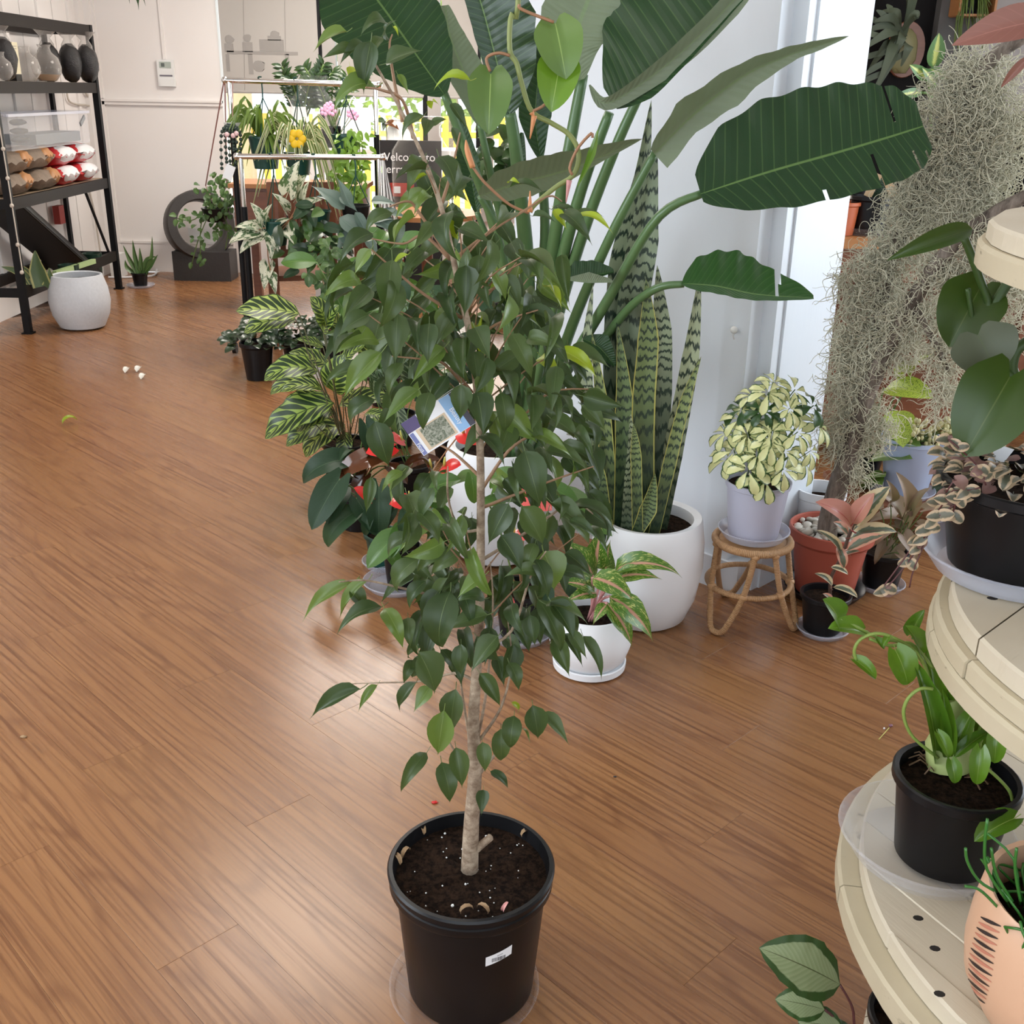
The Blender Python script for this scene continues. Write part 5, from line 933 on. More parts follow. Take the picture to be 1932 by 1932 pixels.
blade(bd_, 'leaf', MAT['strelb'], [at(x, y, 2.90) for x, y in ((1112, 160), (1140, 195), (1200, 165), (1290, 95), (1380, 5), (1460, -90))], [.002, .016, .022, .03, .03, .01], None, Vector((.2, -1, -.2)), 24, .3, .05)
sl([(1098, 150), (1085, 80), (1110, 0), (1150, -90)], [6, 52, 70, 60, 10], [4, 42, 60, 60, 10], 3.05, 'strelb', Vector((0, -1, .1)), .1)
sl([(838, 178), (790, 110), (720, 10), (650, -80)], [10, 60, 105, 120, 60], [8, 58, 85, 60, 20], 3.05, up=Vector((.35, -.9, .3)), fold=.18)
sl([(905, 235), (880, 150), (850, 70), (840, 10)], [5, 30, 34, 10], [5, 38, 26, 6], 3.25, 'strelb', Vector((.2, -1, 0)), .3)
sl([(962, 215), (935, 110), (905, 0), (870, -90)], [6, 22, 26, 24, 8], [10, 80, 100, 80, 20], 3.12, up=Vector((-.4, -.9, .2)), fold=.25)
sl([(1020, 300), (1010, 220), (1020, 120), (1040, 40)], [4, 35, 40, 12], [4, 30, 36, 10], 3.35, up=Vector((.2, -1, .1)), fold=.3)
sl([(905, 370), (980, 345), (1080, 318), (1212, 262)], [10, 44, 52, 52, 30, 0], [4, 26, 30, 22, 8, 0], 2.94, 'strelb', Vector((0, -.8, -.6)), .2)
sl([(1062, 528), (1105, 522), (1158, 512)], [4, 30, 26, 4], [2, 8, 10, 3], 3.05, up=Vector((0, -.7, .7)), fold=.4)
sl([(1068, 528), (1110, 530), (1155, 532)], [2, 16, 4], [1, 4, 1], 3.03, 'strelb', Vector((0, -.9, .2)), .3)
sl([(1100, 640), (1130, 655), (1160, 690)], [4, 26, 3], [3, 20, 3], 3.1, up=Vector((0, -.8, .6)), fold=.4)
sl([(900, 400), (885, 310), (868, 215)], [5, 26, 3], [5, 22, 3], 3.3, up=Vector((0, -1, .3)), fold=.3)
sl([(960, 420), (975, 320), (985, 250)], [3, 20, 3], [3, 20, 3], 3.4, up=Vector((0, -1, .3)), fold=.3)
for pts, r, Y in (([(1325, 365), (1240, 412), (1150, 560), (1060, 720), (1010, 850)], 9, 2.95), ([(1290, 536), (1235, 546), (1170, 600), (1080, 730), (1010, 850)], 8, 3.0), ([(1236, 288), (1150, 450), (1070, 640), (1000, 850)], 9, 3.0), ([(1215, 162), (1165, 270), (1100, 440), (1040, 640), (990, 850)], 10, 3.05), ([(1150, 212), (1090, 380), (1035, 600), (985, 850)], 11, 3.1), ([(1100, 140), (1065, 330), (1042, 480), (1010, 680), (985, 850)], 12, 3.12), ([(838, 176), (878, 280), (930, 420), (965, 600), (965, 850)], 9, 3.1), ([(962, 210), (978, 330), (995, 560), (975, 850)], 13, 3.2), ([(905, 232), (930, 350), (975, 560), (970, 850)], 8, 3.3), ([(1020, 300), (1028, 450), (1010, 650), (985, 850)], 10, 3.3), ([(905, 370), (940, 450), (970, 650), (975, 850)], 7, 3.1), ([(1062, 528), (1030, 640), (985, 850)], 8, 3.1), ([(1100, 640), (1040, 760), (990, 850)], 6, 3.15), ([(900, 400), (950, 560), (970, 850)], 7, 3.35), ([(960, 420), (975, 600), (975, 850)], 7, 3.4)):
    P = [at(x, y, Y+(3.6-Y)*(i/(len(pts)-1))**2) for i, (x, y) in enumerate(pts)]; P[-1] = Vector((P[-1].x, 3.6, .385)); stalk(bd_, 'stalk', MAT['strelst'], P, [r*KP*.8, r*KP, r*KP*1.25, r*KP*1.5], 22, 8)
# ------------------------------------------------------------------ heart-leaf vine hanging from a basket above
hb = at(985, -260, 2.25); hv = thing('hanging_vine', 'heart leaf philodendron vine dangling in front of the paddle leaves', 'hanging plant', hb)
MB().lathe([(0, 0), (.07, 0), (.10, .12), (.105, .125), (.098, .125), (.07, .02)], hb, 28).put('basket', MAT['greenplastic'], hv)
for a in (0, 2.1, 4.2): MB().tube([hb+Vector((.1*math.cos(a), .1*math.sin(a), .12)), hb+Vector((0, 0, .5))], .002, 5).put('hanger', MAT['greenplastic'], hv)
MB().tube([hb+Vector((0, 0, .5)), Vector((hb.x, hb.y, ZC))], .002, 5).put('hanger_cord', MAT['greenplastic'], hv); MB().disc((hb.x, hb.y, hb.z), .095, 20, .11).put('soil', MAT['soil'], hv)
MAT['vinelf'] = leafmat('heartleaf', (.075, .15, .035), (.13, .22, .055), (.28, .40, .12), .014, .32, trans=.2); MAT['vinest'] = solid('olive_stem', (.22, .26, .08)); MAT['redst'] = solid('reddish_stem', (.32, .16, .08)); MAT['orange'] = solid('orange_sheath', (.60, .25, .10))
vh = leafmesh('heart', .80, .3, .3, .16, nv=11, nu=3, seed=90)
YV = 2.25
stalk(hv, 'vine', MAT['vinest'], [hb+Vector((0, -.05, .12))]+[at(x, y, YV) for x, y in ((978, 0), (964, 30), (962, 95), (975, 120), (985, 160), (1003, 210), (1040, 232), (1075, 255), (1092, 290), (1082, 330), (1050, 352), (1010, 385), (1000, 400))], .0052, 50, 8)
for pts in ([(980, 8), (985, 18), (1045, 42)], [(962, 105), (940, 100), (918, 110), (925, 135)], [(1005, 210), (1030, 195), (1045, 160), (1055, 118)], [(1080, 330), (1075, 315), (1090, 280), (1115, 252), (1118, 260)], [(998, 402), (960, 385), (915, 345), (892, 315)]): stalk(hv, 'petiole', MAT['redst'], [at(x, y, YV-.01) for x, y in pts], .003, 14, 6)
stalk(hv, 'leaf_sheath', MAT['orange'], [at(892, 316, YV-.01), at(882, 285, YV-.01), at(879, 264, YV-.01)], [.006, .006, .001], 8, 8)
for b, t in (((1003, 212), (1008, 222), ), ((1008, 218), (1000, 262)), ((1000, 400), (1000, 360)), ((1074, 340), (1068, 382))): stalk(hv, 'leaf_sheath', MAT['orange' if b[0] < 1004 or b[0] == 1008 else 'pinkstem'], [at(*b, YV-.02), at(*t, YV-.02)], [.006, .001], 5, 6)
for b, t, W, m_ in (((926, 140), (922, 254), 1.0, 'vinelf'), ((1048, 45), (1068, 150), 1.15, 'vinelf'), ((1058, 110), (1040, 212), 1.05, 'phil')): leaf(hv, vh, MAT[m_], at(*b, YV), at(*t, YV-.03), Vector((0, -1, .25)), wid=W)
blade(hv, 'leaf', MAT['phil'], [at(1128, 246, YV), at(1118, 290, YV), at(1090, 352, YV)], [.002, .016, .001], [.002, .012, .001], Vector((-.9, -.6, .1)), 14, .3)
# thin tendril from another hanging pot
# ------------------------------------------------------------------ anthuriums
MAT['anth'] = leafmat('anthurium_leaf', (.012, .036, .017), (.026, .062, .024), (.06, .10, .05), .012, .48, spec=.3, trans=.06, side=7, slope=.9, sidestr=.15); MAT['anthg'] = leafmat('green_anthurium_leaf', (.035, .10, .015), (.07, .16, .025), (.14, .24, .06), .012, .35, trans=.12, side=7, slope=.9, sidestr=.2)
MAT['anthk'] = leafmat('dark_red_anthurium_leaf', (.030, .008, .006), (.11, .035, .012), (.12, .04, .02), .012, .12, trans=.05); MAT['spathe'] = leafmat('red_spathe', (.55, .012, .015), (.70, .03, .03), None, rough=.2, trans=.1); MAT['spadix'] = solid('yellow_spadix', (.55, .52, .12)); MAT['coral'] = leafmat('coral_spathe', (.62, .06, .06), (.75, .13, .12), None, rough=.25, trans=.1)
ah = [leafmesh('heart', .58, b, .3, .20, nv=10, nu=3, seed=95+i) for i, b in enumerate((.3, .6, .9))]; sh_ = leafmesh('heart', .95, .5, -.2, .2, nv=7, seed=99)
def anthurium(name, label, c, pot_mat, rt, h, leaves, flowers, Y0, sau=None, mats=('anth',)):
    r = potted(name, label, 'potted plant', c, nursery(rt, rt*.78, h), pot_mat, h*.85, rt*.92, 'anthuriums on the floor by the fig')
    base = Vector((c[0], c[1], h*.85))
    for i, (b, t, W, m_) in enumerate(leaves):
        B = at(*b, Y0+rnd(-.05, .05)); T = at(*t, Y0-.04+rnd(-.05, .03)); leaf(r, ah[i % 3], MAT[m_], B, B+(T-B)*(1.35 if m_ == 'anthk' else 1.0), wid=W); stalk(r, 'petiole', MAT['gstem'], [base+Vector((rnd(-.02, .02), rnd(-.02, .02), 0)), (base+B)/2+Vector((0, 0, .05)), B], .003, 9, 5)
    for b, t, W, m_ in flowers:
        B = at(*b, Y0-.08); T = at(*t, Y0-.10); T = B+(T-B)*1.3; f = leaf(r, sh_, MAT[m_], B, T, Vector((0, -.5, 1)), name='spathe', wid=W); 
        WM[f.name] = f.matrix_basis.copy(); u = (T-B); e = B+u*.15+Vector((0, -.3*u.length, .55*u.length)); mb = MB(); mb.tube([B+u*.1, (B+u*.1+e)/2, e], [.005, .005, .0025], 6); put('spadix', mb.mesh('spadix', 180), MAT['spadix'], f)
        stalk(r, 'flower_stalk', MAT['redst'], [base, (base+B)/2+Vector((0, 0, .06)), B], .0025, 9, 5)
    return r
anthurium('black_anthurium', 'anthurium with glossy maroon-black leaves at the left edge of the group', (-.60, 3.86, 0), MAT['blackplastic'], .085, .15, [((700, 850), (735, 815), 1, 'anthk'), ((715, 862), (655, 895), .9, 'anthk'), ((668, 898), (625, 905), 1, 'anthk'), ((690, 898), (672, 930), 1.2, 'anthk'), ((735, 880), (760, 905), 1, 'anthk'), ((655, 868), (572, 912), 1, 'anth'), ((690, 800), (712, 870), 1, 'anth'), ((770, 880), (815, 870), .8, 'anthk'), ((660, 850), (640, 870), .8, 'anth')], [((742, 842), (702, 852), 1, 'spathe'), ((762, 832), (735, 822), .8, 'coral')], 3.80)
anthurium('red_anthurium', 'red anthurium with dark leaves in green pot on clear saucer', (-.455, 3.50, .006), MAT['greenplastic'], .068, .12, [((640, 905), (588, 1000), 1, 'anth'), ((648, 925), (618, 990), 1, 'anth'), ((672, 965), (618, 1032), .9, 'anth'), ((672, 940), (712, 1012), 1, 'anth'), ((715, 920), (715, 1015), .9, 'anth'), ((700, 960), (690, 1010), .8, 'anth'), ((745, 960), (725, 1000), .8, 'anth')], [((700, 940), (675, 925), .9, 'spathe'), ((780, 945), (745, 950), 1.1, 'spathe')], 3.44)
gp = bpy.data.objects['red_anthurium']; MB().box((-.455-.016, 3.50-.0625, .066), (.020, .0012, .028), .26, -.14).put('sticker', MAT['card'], gp)
saucer('frosted saucer under the green anthurium pot', (-.455, 3.50, 0), .082, .02, MAT['frost'])
anthurium('scarlet_anthurium', 'scarlet anthurium in black pot on wide saucer left of the fig', (-.375, 3.33, .006), MAT['blackplastic'], .066, .15, [((748, 1010), (693, 1072), 1.1, 'anthg'), ((768, 990), (735, 1055), .9, 'anthg'), ((790, 960), (850, 945), 1.1, 'anthg'), ((800, 930), (870, 905), 1.2, 'anthg'), ((815, 960), (860, 1010), 1.1, 'anthg'), ((770, 960), (760, 1010), .9, 'anth'), ((860, 910), (905, 900), 1, 'anthg'), ((840, 1020), (830, 1080), 1, 'anthg'), ((730, 1040), (760, 1090), .8, 'anthg')], [((835, 880), (862, 878), 1.1, 'spathe'), ((870, 815), (900, 832), 1.2, 'spathe'), ((815, 885), (800, 868), .7, 'anthk')], 3.25)
saucer('wide frosted saucer under the scarlet anthurium', (-.395, 3.33, 0), .115, .022, MAT['frost'])
anthurium('coral_anthurium', 'coral pink anthurium in black pot beside the small white pot', (.035, 2.99, .006), MAT['blackplastic'], .085, .16, [((1050, 935), (1155, 1012), .8, 'anthg'), ((1040, 920), (1090, 960), 1, 'anthg'), ((950, 950), (900, 960), 1, 'anthg'), ((1060, 1060), (1080, 1130), .9, 'anth'), ((985, 940), (1000, 900), 1, 'anth'), ((930, 920), (990, 895), 1.2, 'anthg'), ((890, 900), (895, 950), 1, 'anthg'), ((1010, 1080), (1040, 1150), .9, 'anth')], [((990, 930), (1030, 955), 1.0, 'coral'), ((965, 1005), (992, 1015), .8, 'coral'), ((940, 1120), (965, 1145), .8, 'coral')], 2.95)
saucer('grey saucer under the coral anthurium pot', (.030, 2.985, 0), .108, .022, MAT['frost'])
# ------------------------------------------------------------------ striped calathea
def pat_stripe(n, u, v, du, col):
    ph = n.ma('FRACT', n.ma('MULTIPLY', n.ma('SUBTRACT', v, n.ma('MULTIPLY', du, .62)), 7.5)); tr_ = n.ma('ABSOLUTE', n.ma('SUBTRACT', ph, .5)); wd = n.ma('MULTIPLY', n.ma('SINE', n.ma('MULTIPLY', du, 6.4)), .40)
    f = n.ma('GREATER_THAN', n.ma('ADD', wd, n.ma('MULTIPLY', n.noise(n.new('ShaderNodeTexCoord').outputs['UV'], 8, 2), .06)), tr_); c2 = n.mix(f, col, (.012, .035, .010)); return n.mix(n.step(du, .455, .485), c2, (.02, .06, .012))
MAT['stripe'] = leafmat('striped_calathea_leaf', (.24, .35, .06), (.42, .50, .12), (.05, .09, .02), .018, .38, trans=.12, pattern=pat_stripe)
c = (-.72, 4.36, 0); sc_ = potted('striped_calathea', 'striped lime and dark green calathea spreading beside the wood floor', 'potted plant', c, nursery(.10, .08, .19), MAT['blackplastic'], .17, .092)
csm = [leafmesh('oval', .54, b, .22, wave=.10, wn=3, nv=14, nu=4, seed=110+i) for i, b in enumerate((.3, .6, .9))]
for i, (b, t, W) in enumerate((((565, 592), (445, 587), 1), ((558, 602), (460, 628), 1), ((610, 612), (585, 560), 1.3), ((610, 628), (640, 575), 1), ((640, 620), (600, 580), 1), ((600, 700), (498, 718), 1), ((622, 690), (545, 665), .9), ((632, 740), (650, 668), 1.3), ((608, 735), (530, 740), .8), ((605, 745), (528, 775), 1), ((630, 760), (500, 828), .9), ((628, 775), (560, 815), 1.1), ((620, 745), (545, 800), 1), ((640, 765), (745, 758), .7), ((650, 800), (576, 862), 1), ((655, 815), (645, 868), 1.1), ((700, 690), (690, 610), 1), ((660, 640), (720, 600), .8), ((700, 640), (745, 660), .8), ((690, 780), (740, 800), .9), ((665, 745), (700, 700), .9), ((640, 690), (690, 650), .8), ((615, 800), (540, 842), 1), ((600, 720), (510, 745), .8), ((610, 655), (560, 640), .8), ((690, 830), (740, 850), .8), ((585, 790), (512, 800), .8))):
    Y = 4.28+rnd(-.12, .1); B = at(*b, Y); leaf(sc_, csm[i % 3], MAT['stripe'], B, at(*t, Y-.05), wid=W); stalk(sc_, 'stem', solid('calathea_stem', (.10, .09, .04)), [Vector((c[0]+rnd(-.03, .03), c[1], .17)), at((b[0]+640)/2+8, (b[1]+860)/2, Y), B], .0022, 9, 5)
# second calathea, purple-backed, and a few neighbours between it and the fig
c = (-.42, 4.15, 0); s3 = potted('mixed_calathea', 'white striped calathea in black pot hidden behind the fig leaves', 'potted plant', c, nursery(.09, .075, .17), MAT['blackplastic'], .15, .085)
MAT['whitestripe'] = leafmat('white_striped_leaf', (.10, .16, .07), (.20, .25, .15), (.30, .34, .22), .018, .4, trans=.1, pattern=pat_stripe)
for i, (b, t, W) in enumerate((((705, 740), (712, 690), .5), ((730, 720), (770, 660), .9), ((760, 700), (820, 720), .9), ((780, 730), (760, 640), .9), ((745, 760), (760, 840), .8), ((800, 720), (860, 680), 1), ((740, 740), (690, 700), .8))):
    Y = 4.1+rnd(-.05, .1); B = at(*b, Y); leaf(s3, csm[i % 3], MAT['whitestripe'], B, at(*t, Y-.05), wid=W); stalk(s3, 'stem', MAT['gstem'], [Vector((c[0]+rnd(-.03, .03), c[1], .15)), at((b[0]+740)/2, (b[1]+830)/2, Y), B], .0022, 9, 5)
# ------------------------------------------------------------------ bits dropped on the floor
MAT['petal'] = leafmat('white_petal', (.75, .73, .66), (.85, .84, .78), None, trans=.2); ptl = leafmesh('oval', .7, .9, .5, nv=5, seed=120)
for i, (x, y) in enumerate(((236, 705), (258, 703), (266, 717))): o = leaf(None, ptl, MAT['petal'], fl(x, y)+Vector((0, 0, .004)), fl(x+9, y-4)+Vector((0, 0, .02)), Vector((0, -.5, 1)), name='fallen_petal'); tag(o, ['fallen white petal, leftmost of three on the floor', 'fallen white petal, rear right of three on the floor', 'fallen white petal, nearest of three on the floor'][i], 'petal', 'fallen petals')
o = leaf(None, leafmesh('oval', .4, 1.2, .6, nv=7, seed=121), MAT['figl'], fl(118, 802)+Vector((0, 0, .006)), fl(146, 797)+Vector((0, 0, .012)), Vector((0, -.3, 1)), name='fallen_leaf'); tag(o, 'small curled yellow-green leaf lying on the open floor', 'leaf')
fz = thing('fallen_flower', 'tiny withered flower with stalk lying near the drum stand', 'flower', fl(1670, 1385)); MB().tube([fl(1658, 1396)+Vector((0, 0, .002)), fl(1677, 1376)+Vector((0, 0, .005))], .0012, 5).put('stalk', MAT['spadix'], fz); MB().ball(fl(1680, 1372)+Vector((0, 0, .005)), .005, 7, 5, (1.2, 1, .8), .2).put('bloom', solid('withered_purple', (.22, .10, .14)), fz); MB().ball(fl(1668, 1376)+Vector((0, 0, .003)), .003, 6, 4).put('petal', MAT['card'], fz)
for x, y, m_, s_, lb in ((820, 1515, 'spathe', .006, 'scrap of magenta petal on floor behind the fig pot'), (45, 1391, 'dryleaf', .007, 'brown scrap of bark on floor at the left edge'), (1160, 1466, 'ink', .0035, 'tiny black speck on floor right of the fig')): tag(MB().ball(fl(x, y)+Vector((0, 0, s_*.35)), s_, 7, 4, (1.3, .8, .5), .3).put('floor_scrap', MAT[m_], None, 180), lb, 'debris', 'scraps on the floor')
# ------------------------------------------------------------------ black steel shelving at the left wall
RX, RY0, RY1, RD = -3.33, 7.20, 8.97, .36
zs = [at(180, 58, RY1).z, at(192, 166, RY1).z, at(212, 345, RY1).z, at(228, 482, RY1).z]
rk = thing('metal_shelving', 'black steel shelving rack against the white left wall', 'shelving', (RX-.2, 8.1, 0))
for x in (RX, RX-RD):
    for y in (RY0, RY1): MB().box((x, y, (zs[0]+.04)/2), (.045, .045, zs[0]+.04)).box((x, y, .005), (.07, .07, .01)).put('post', MAT['blackmetal'], rk, 30)
for i, z in enumerate(zs):
    for x in (RX, RX-RD): MB().box((x, (RY0+RY1)/2, z), (.035, RY1-RY0, .075)).put('beam', MAT['brownmetal'], rk, 30)
    for y in (RY0, RY1): MB().box((RX-RD/2, y, z), (RD, .03, .06)).put('side_rail', MAT['blackmetal'], rk, 30)
    if i in (1, 2): MB().box((RX-RD/2, (RY0+RY1)/2, z+.032), (RD-.03, RY1-RY0-.03, .012)).put('shelf', solid('chipboard', (.36, .26, .17)), rk, 30)
for a, b in (((RX-.02, 8.55, zs[2]-.03), (RX-.02, RY1-.08, zs[3]+.03)), ((RX-RD, 7.3, zs[3]), (RX-RD, 8.0, zs[2]))): MB().tube([a, b], .012, 6).put('brace', MAT['blackmetal'], rk)
tr1 = thing('propped_tray', 'wide black tray propped diagonally in the shelving rack', 'tray', (RX-.2, 7.9, zs[3]))
MB().box((RX-.16, 7.98, (zs[2]+zs[3])/2-.05), (.34, 1.45, .02), 0, -.50).put('panel', solid('black_sheet', (.006, .006, .007), .5), tr1); MB().box((RX-.0, 7.98, (zs[2]+zs[3])/2-.045), (.014, 1.45, .05), 0, -.50).put('rim', MAT['brownmetal'], tr1)
tag(MB().box((RX+.03, 8.05, zs[3]+.045), (.03, .75, .035), 0, -.03).put('green_lath', solid('pale_green_paint', (.33, .44, .20))), 'pale green painted lath lying on the bottom shelf beam', 'lath')
# bags and vases on the upper shelf
zt_ = zs[1]+.038; MAT['bagblack'] = plain('black_soil_in_bag', (.012, .010, .010), .18, .5, 30, bump=.5); MAT['cello'] = clearmat('cellophane', (.62, .58, .54), .35, .2)
for i, (x, lb) in enumerate(((90, 'plastic bag of dark soil, leftmost on upper shelf of rack'), (132, 'plastic bag of dark soil in the middle of upper rack shelf'), (160, 'plastic bag of dark soil at right end of upper rack shelf'), (12, 'plastic bag of dark soil at the picture edge on upper rack shelf'))):
    Y = [8.58, 8.72, 8.88, 7.62][i]; p = Vector((at([94, 134, 166, 10][i], 130, Y).x, Y, zt_)); r = thing('soil_bag', lb, 'bag', p, 'bags of soil on the rack')
    MB().ball(p+Vector((0, 0, .135)), .14, 14, 10, (.62, .5, .98), .05).put('filling', MAT['bagblack'], r, 180)
    MB().lathe([(.05, .20), (.055, .26), (.03, .30), (.09, .36)], p, 10, .5).put('bag_neck', MAT['cello'], r, 180)
for i, (x, lb) in enumerate(((44, 'round glass vase left of the cream box on rack'), (92, 'round glass vase with amber base on upper rack shelf'), (3, 'small round glass terrarium at left picture edge on rack'))):
    Y = [8.02, 8.36, 7.45][i]; p = Vector((at([50, 88, 2][i], 130, Y).x, Y, zt_)); r = thing('glass_vase', lb, 'vase', p, 'glass vases on the rack'); s_ = [.9, 1.0, .7][i]
    MB().lathe([(0, .002), (.06*s_, .004), (.10*s_, .06*s_), (.105*s_, .10*s_), (.09*s_, .16*s_), (.045*s_, .20*s_), (.04*s_, .23*s_), (.05*s_, .25*s_)], p, 24).put('bowl', clearmat('smoky_glass', (.5, .47, .44), .35, .05) if i == 0 else bpy.data.materials['smoky_glass'], r, 180)
    if i == 1: MB().lathe([(0, .006), (.055, .008), (.09, .05), (0, .05)], p, 20).put('amber_base', solid('amber', (.45, .25, .10), .2), r)
p = Vector((at(27, 130, 7.84).x, 7.84, zt_)); r = thing('carton', 'slim cream product carton with dark base on upper rack shelf', 'box', p); MB().box(p+Vector((0, 0, .145)), (.05, .085, .20)).put('box', solid('cream_card', (.66, .60, .42)), r, 30); MB().box(p+Vector((0, 0, .022)), (.052, .087, .044)).put('base', MAT['blackplastic'], r, 30)
for z, w_ in ((.22, .05), (.205, .04), (.12, .03)): MB().box(p+Vector((.0255, 0, z)), (.0006, w_, .005)).put('print', solid('grey_print', (.3, .28, .24)), r, 30)
# clear tub and sacks on the middle shelf
zm = zs[2]+.038; p = Vector((RX-.14, 8.02, zm+.285)); tb_ = thing('storage_tub', 'large clear plastic storage tub on top of the sacks', 'tub', p)
m_ = MB(); L_, D_, H_ = 1.36, .30, .22
for dx, dy, sx, sy in ((D_/2, 0, .008, L_), (-D_/2, 0, .008, L_), (0, L_/2, D_, .008), (0, -L_/2, D_, .008)): m_.box(p+Vector((dx, dy, H_/2)), (sx, sy, H_))
m_.box(p+Vector((0, 0, .004)), (D_, L_, .008)); m_.put('tub', clearmat('tub_plastic', (.68, .68, .72), .10, .2), tb_, 30)
for dx, dy, sx, sy in ((D_/2, 0, .03, L_+.04), (-D_/2, 0, .03, L_+.04), (0, L_/2, D_, .03), (0, -L_/2, D_, .03)): MB().box(p+Vector((dx, dy, H_)), (sx, sy, .018)).put('rim', MAT['frost'], tb_, 30)
MB().box(p+Vector((D_/2+.006, L_/2-.12, H_-.06)), (.01, .11, .03), .0, .5).put('clip', solid('grey_clip', (.22, .23, .24)), tb_, 30)
MB().box(p+Vector((0, .2, .05)), (.22, .8, .07)).put('contents', solid('grey_sheet', (.17, .19, .20), .8), tb_, 30)
for k in range(3): MB().ball(p+Vector((.08, -.38, .06+.055*k)), .09, 12, 6, (.5, 1.2, .22), .1).put('contents', solid('dark_moss', (.03, .035, .03), .9), tb_, 180)
MAT['kraft'] = plain('brown_seed_sack', (.20, .15, .11), .55, .5, 14, bump=.3); MAT['redbag'] = solid('red_packet', (.50, .03, .035), .35); MAT['whitebag'] = solid('white_packet', (.74, .73, .74), .4); MAT['orangeprint'] = solid('orange_print', (.42, .20, .08))
def sack(y, z, kind, lb, i):
    p = Vector((RX-.13, y, z)); r = thing('seed_bag' if kind else 'gravel_sack', lb, 'bag', p, 'red and white bags' if kind else 'brown sacks')
    def pillow(c, dx, dy, h, jit=.12, n=9):
        vs = []; ph = rnd(0, 9)
        for sg_ in (1, -1):
            for i in range(n):
                for j in range(n):
                    x, y = -1+2*i/(n-1), -1+2*j/(n-1); e = ((1-abs(x)**3)*(1-abs(y)**3))**.5; k = 1+jit*math.sin(5*x+ph)*math.cos(7*y+ph*2)
                    vs.append(c+Vector((x*dx*(1-.06*abs(y)**4), y*dy*(1-.05*abs(x)**3), sg_*h*e*k+(.012*math.sin(9*y+ph) if abs(x) > .9 else 0))))
        fs = []
        for q in (0, n*n):
            for i in range(n-1):
                for j in range(n-1): f = (q+i*n+j, q+(i+1)*n+j, q+(i+1)*n+j+1, q+i*n+j+1); fs.append(f if q == 0 else f[::-1])
        return MB().add(vs, fs)
    pillow(p+Vector((0, 0, .072)), .15, .185 if kind else .23, .072).put('bag', MAT['redbag' if kind else 'kraft'], r, 180)
    if kind:
        pillow(p+Vector((.075, 0, .080)), .082, .155, .058, .1).put('white_panel', MAT['whitebag'], r, 180); MB().box(p+Vector((.135, 0, .105)), (.004, .06, .010)).put('print', MAT['ink'], r)
    else: pillow(p+Vector((.09, .10, .085)), .062, .075, .052, .3).put('print', MAT['orangeprint'], r, 180)
sack(7.42, zm, 0, 'brown gravel sack, bottom left on middle rack shelf', 0); sack(7.88, zm, 0, 'brown gravel sack, bottom centre on middle rack shelf', 1); sack(7.45, zm+.138, 0, 'brown gravel sack, second layer at left on middle rack shelf', 2)
sack(8.27, zm, 1, 'red and white bag, bottom left of the four packets', 0); sack(8.64, zm, 1, 'red and white bag, bottom right of the four packets', 1); sack(8.25, zm+.138, 1, 'red and white bag, top left of the four packets', 2); sack(8.62, zm+.138, 1, 'red and white bag, top right of the four packets', 3)
sack(7.80, zm+.145, 0, 'brown sack with bright printed flower on top of pile', 4)
ch = thing('bead_chain', 'thin cord with beads hanging on the near post of the rack', 'cord', (RX+.03, 7.19, 1.0)); MB().tube(spline([(RX+.03, 7.16, zs[1]), (RX+.035, 7.16, 1.0), (RX+.04, 7.16, .42)], 10), .004, 5).put('cord', MAT['cable'], ch)
for z in (1.42, 1.2, 1.02, .85, .6, .42): MB().ball((RX+.035, 7.158, z), .014, 8, 6).put('bead', MAT['cable'], ch)
for i, (x, y, lb) in enumerate(((183, 558, 'dark green upturned pot stack under the rack, right one'), (140, 585, 'dark green upturned pot stack under the rack behind the white pot'))):
    p = fl(x, y); MB_ = thing('pot_stack', lb, 'pot', p, 'dark green pots under the rack'); MB().lathe([(0, 0), (.085, 0), (.085, .05), (.055, .07), (.075, .34), (.07, .34), (.05, .07)], p, 20).put('pot', solid('deep_green', (.008, .03, .018), .35), MB_)
p = fl(222, 522); tag(MB().box(p+Vector((0, .05, .10)), (.10, .14, .20)).put('adaptor_box', MAT['white'], None, 30), 'white plastic junction box on the floor in the corner', 'box')
tag(MB().tube(spline([fl(205, 525)+Vector((0, 0, .01)), fl(240, 525)+Vector((0, 0, .01)), fl(290, 522)+Vector((0, 0, .012)), fl(300, 508)+Vector((0, 0, .02)), fl(335, 512)+Vector((0, 0, .012))], 24), .009, 6).put('extension_lead', MAT['card'], None), 'white power cord along the foot of the back wall', 'cord')
for i, (pts, lb) in enumerate(((((126, 172), (130, 190), (145, 197), (170, 200), (184, 215), (186, 235)), 'beige cable looping across the panelled wall behind rack'), (((160, 172), (168, 185), (183, 200), (190, 222)), 'short beige cable beside the rack post'), (((168, 355), (178, 400), (184, 440), (190, 480)), 'beige cable hanging down the wall below the sacks'))):
    P = []
    for x, y in pts: d = at(x, y, 1.0)-CAMP; t_ = (XL+.03)/d.x; P.append(CAMP+d*t_)
    tag(MB().tube(spline(P, 20), .008, 6).put('wall_cable', MAT['cable']), lb, 'cable', 'cables on the left wall')
p = fl(85, 590, .3); tag(MB().box((XL+.06, 8.75, .62), (.05, .10, .14)).put('red_switch_box', solid('red_paint', (.35, .03, .02))), 'red box on the wall behind the propped tray', 'box')
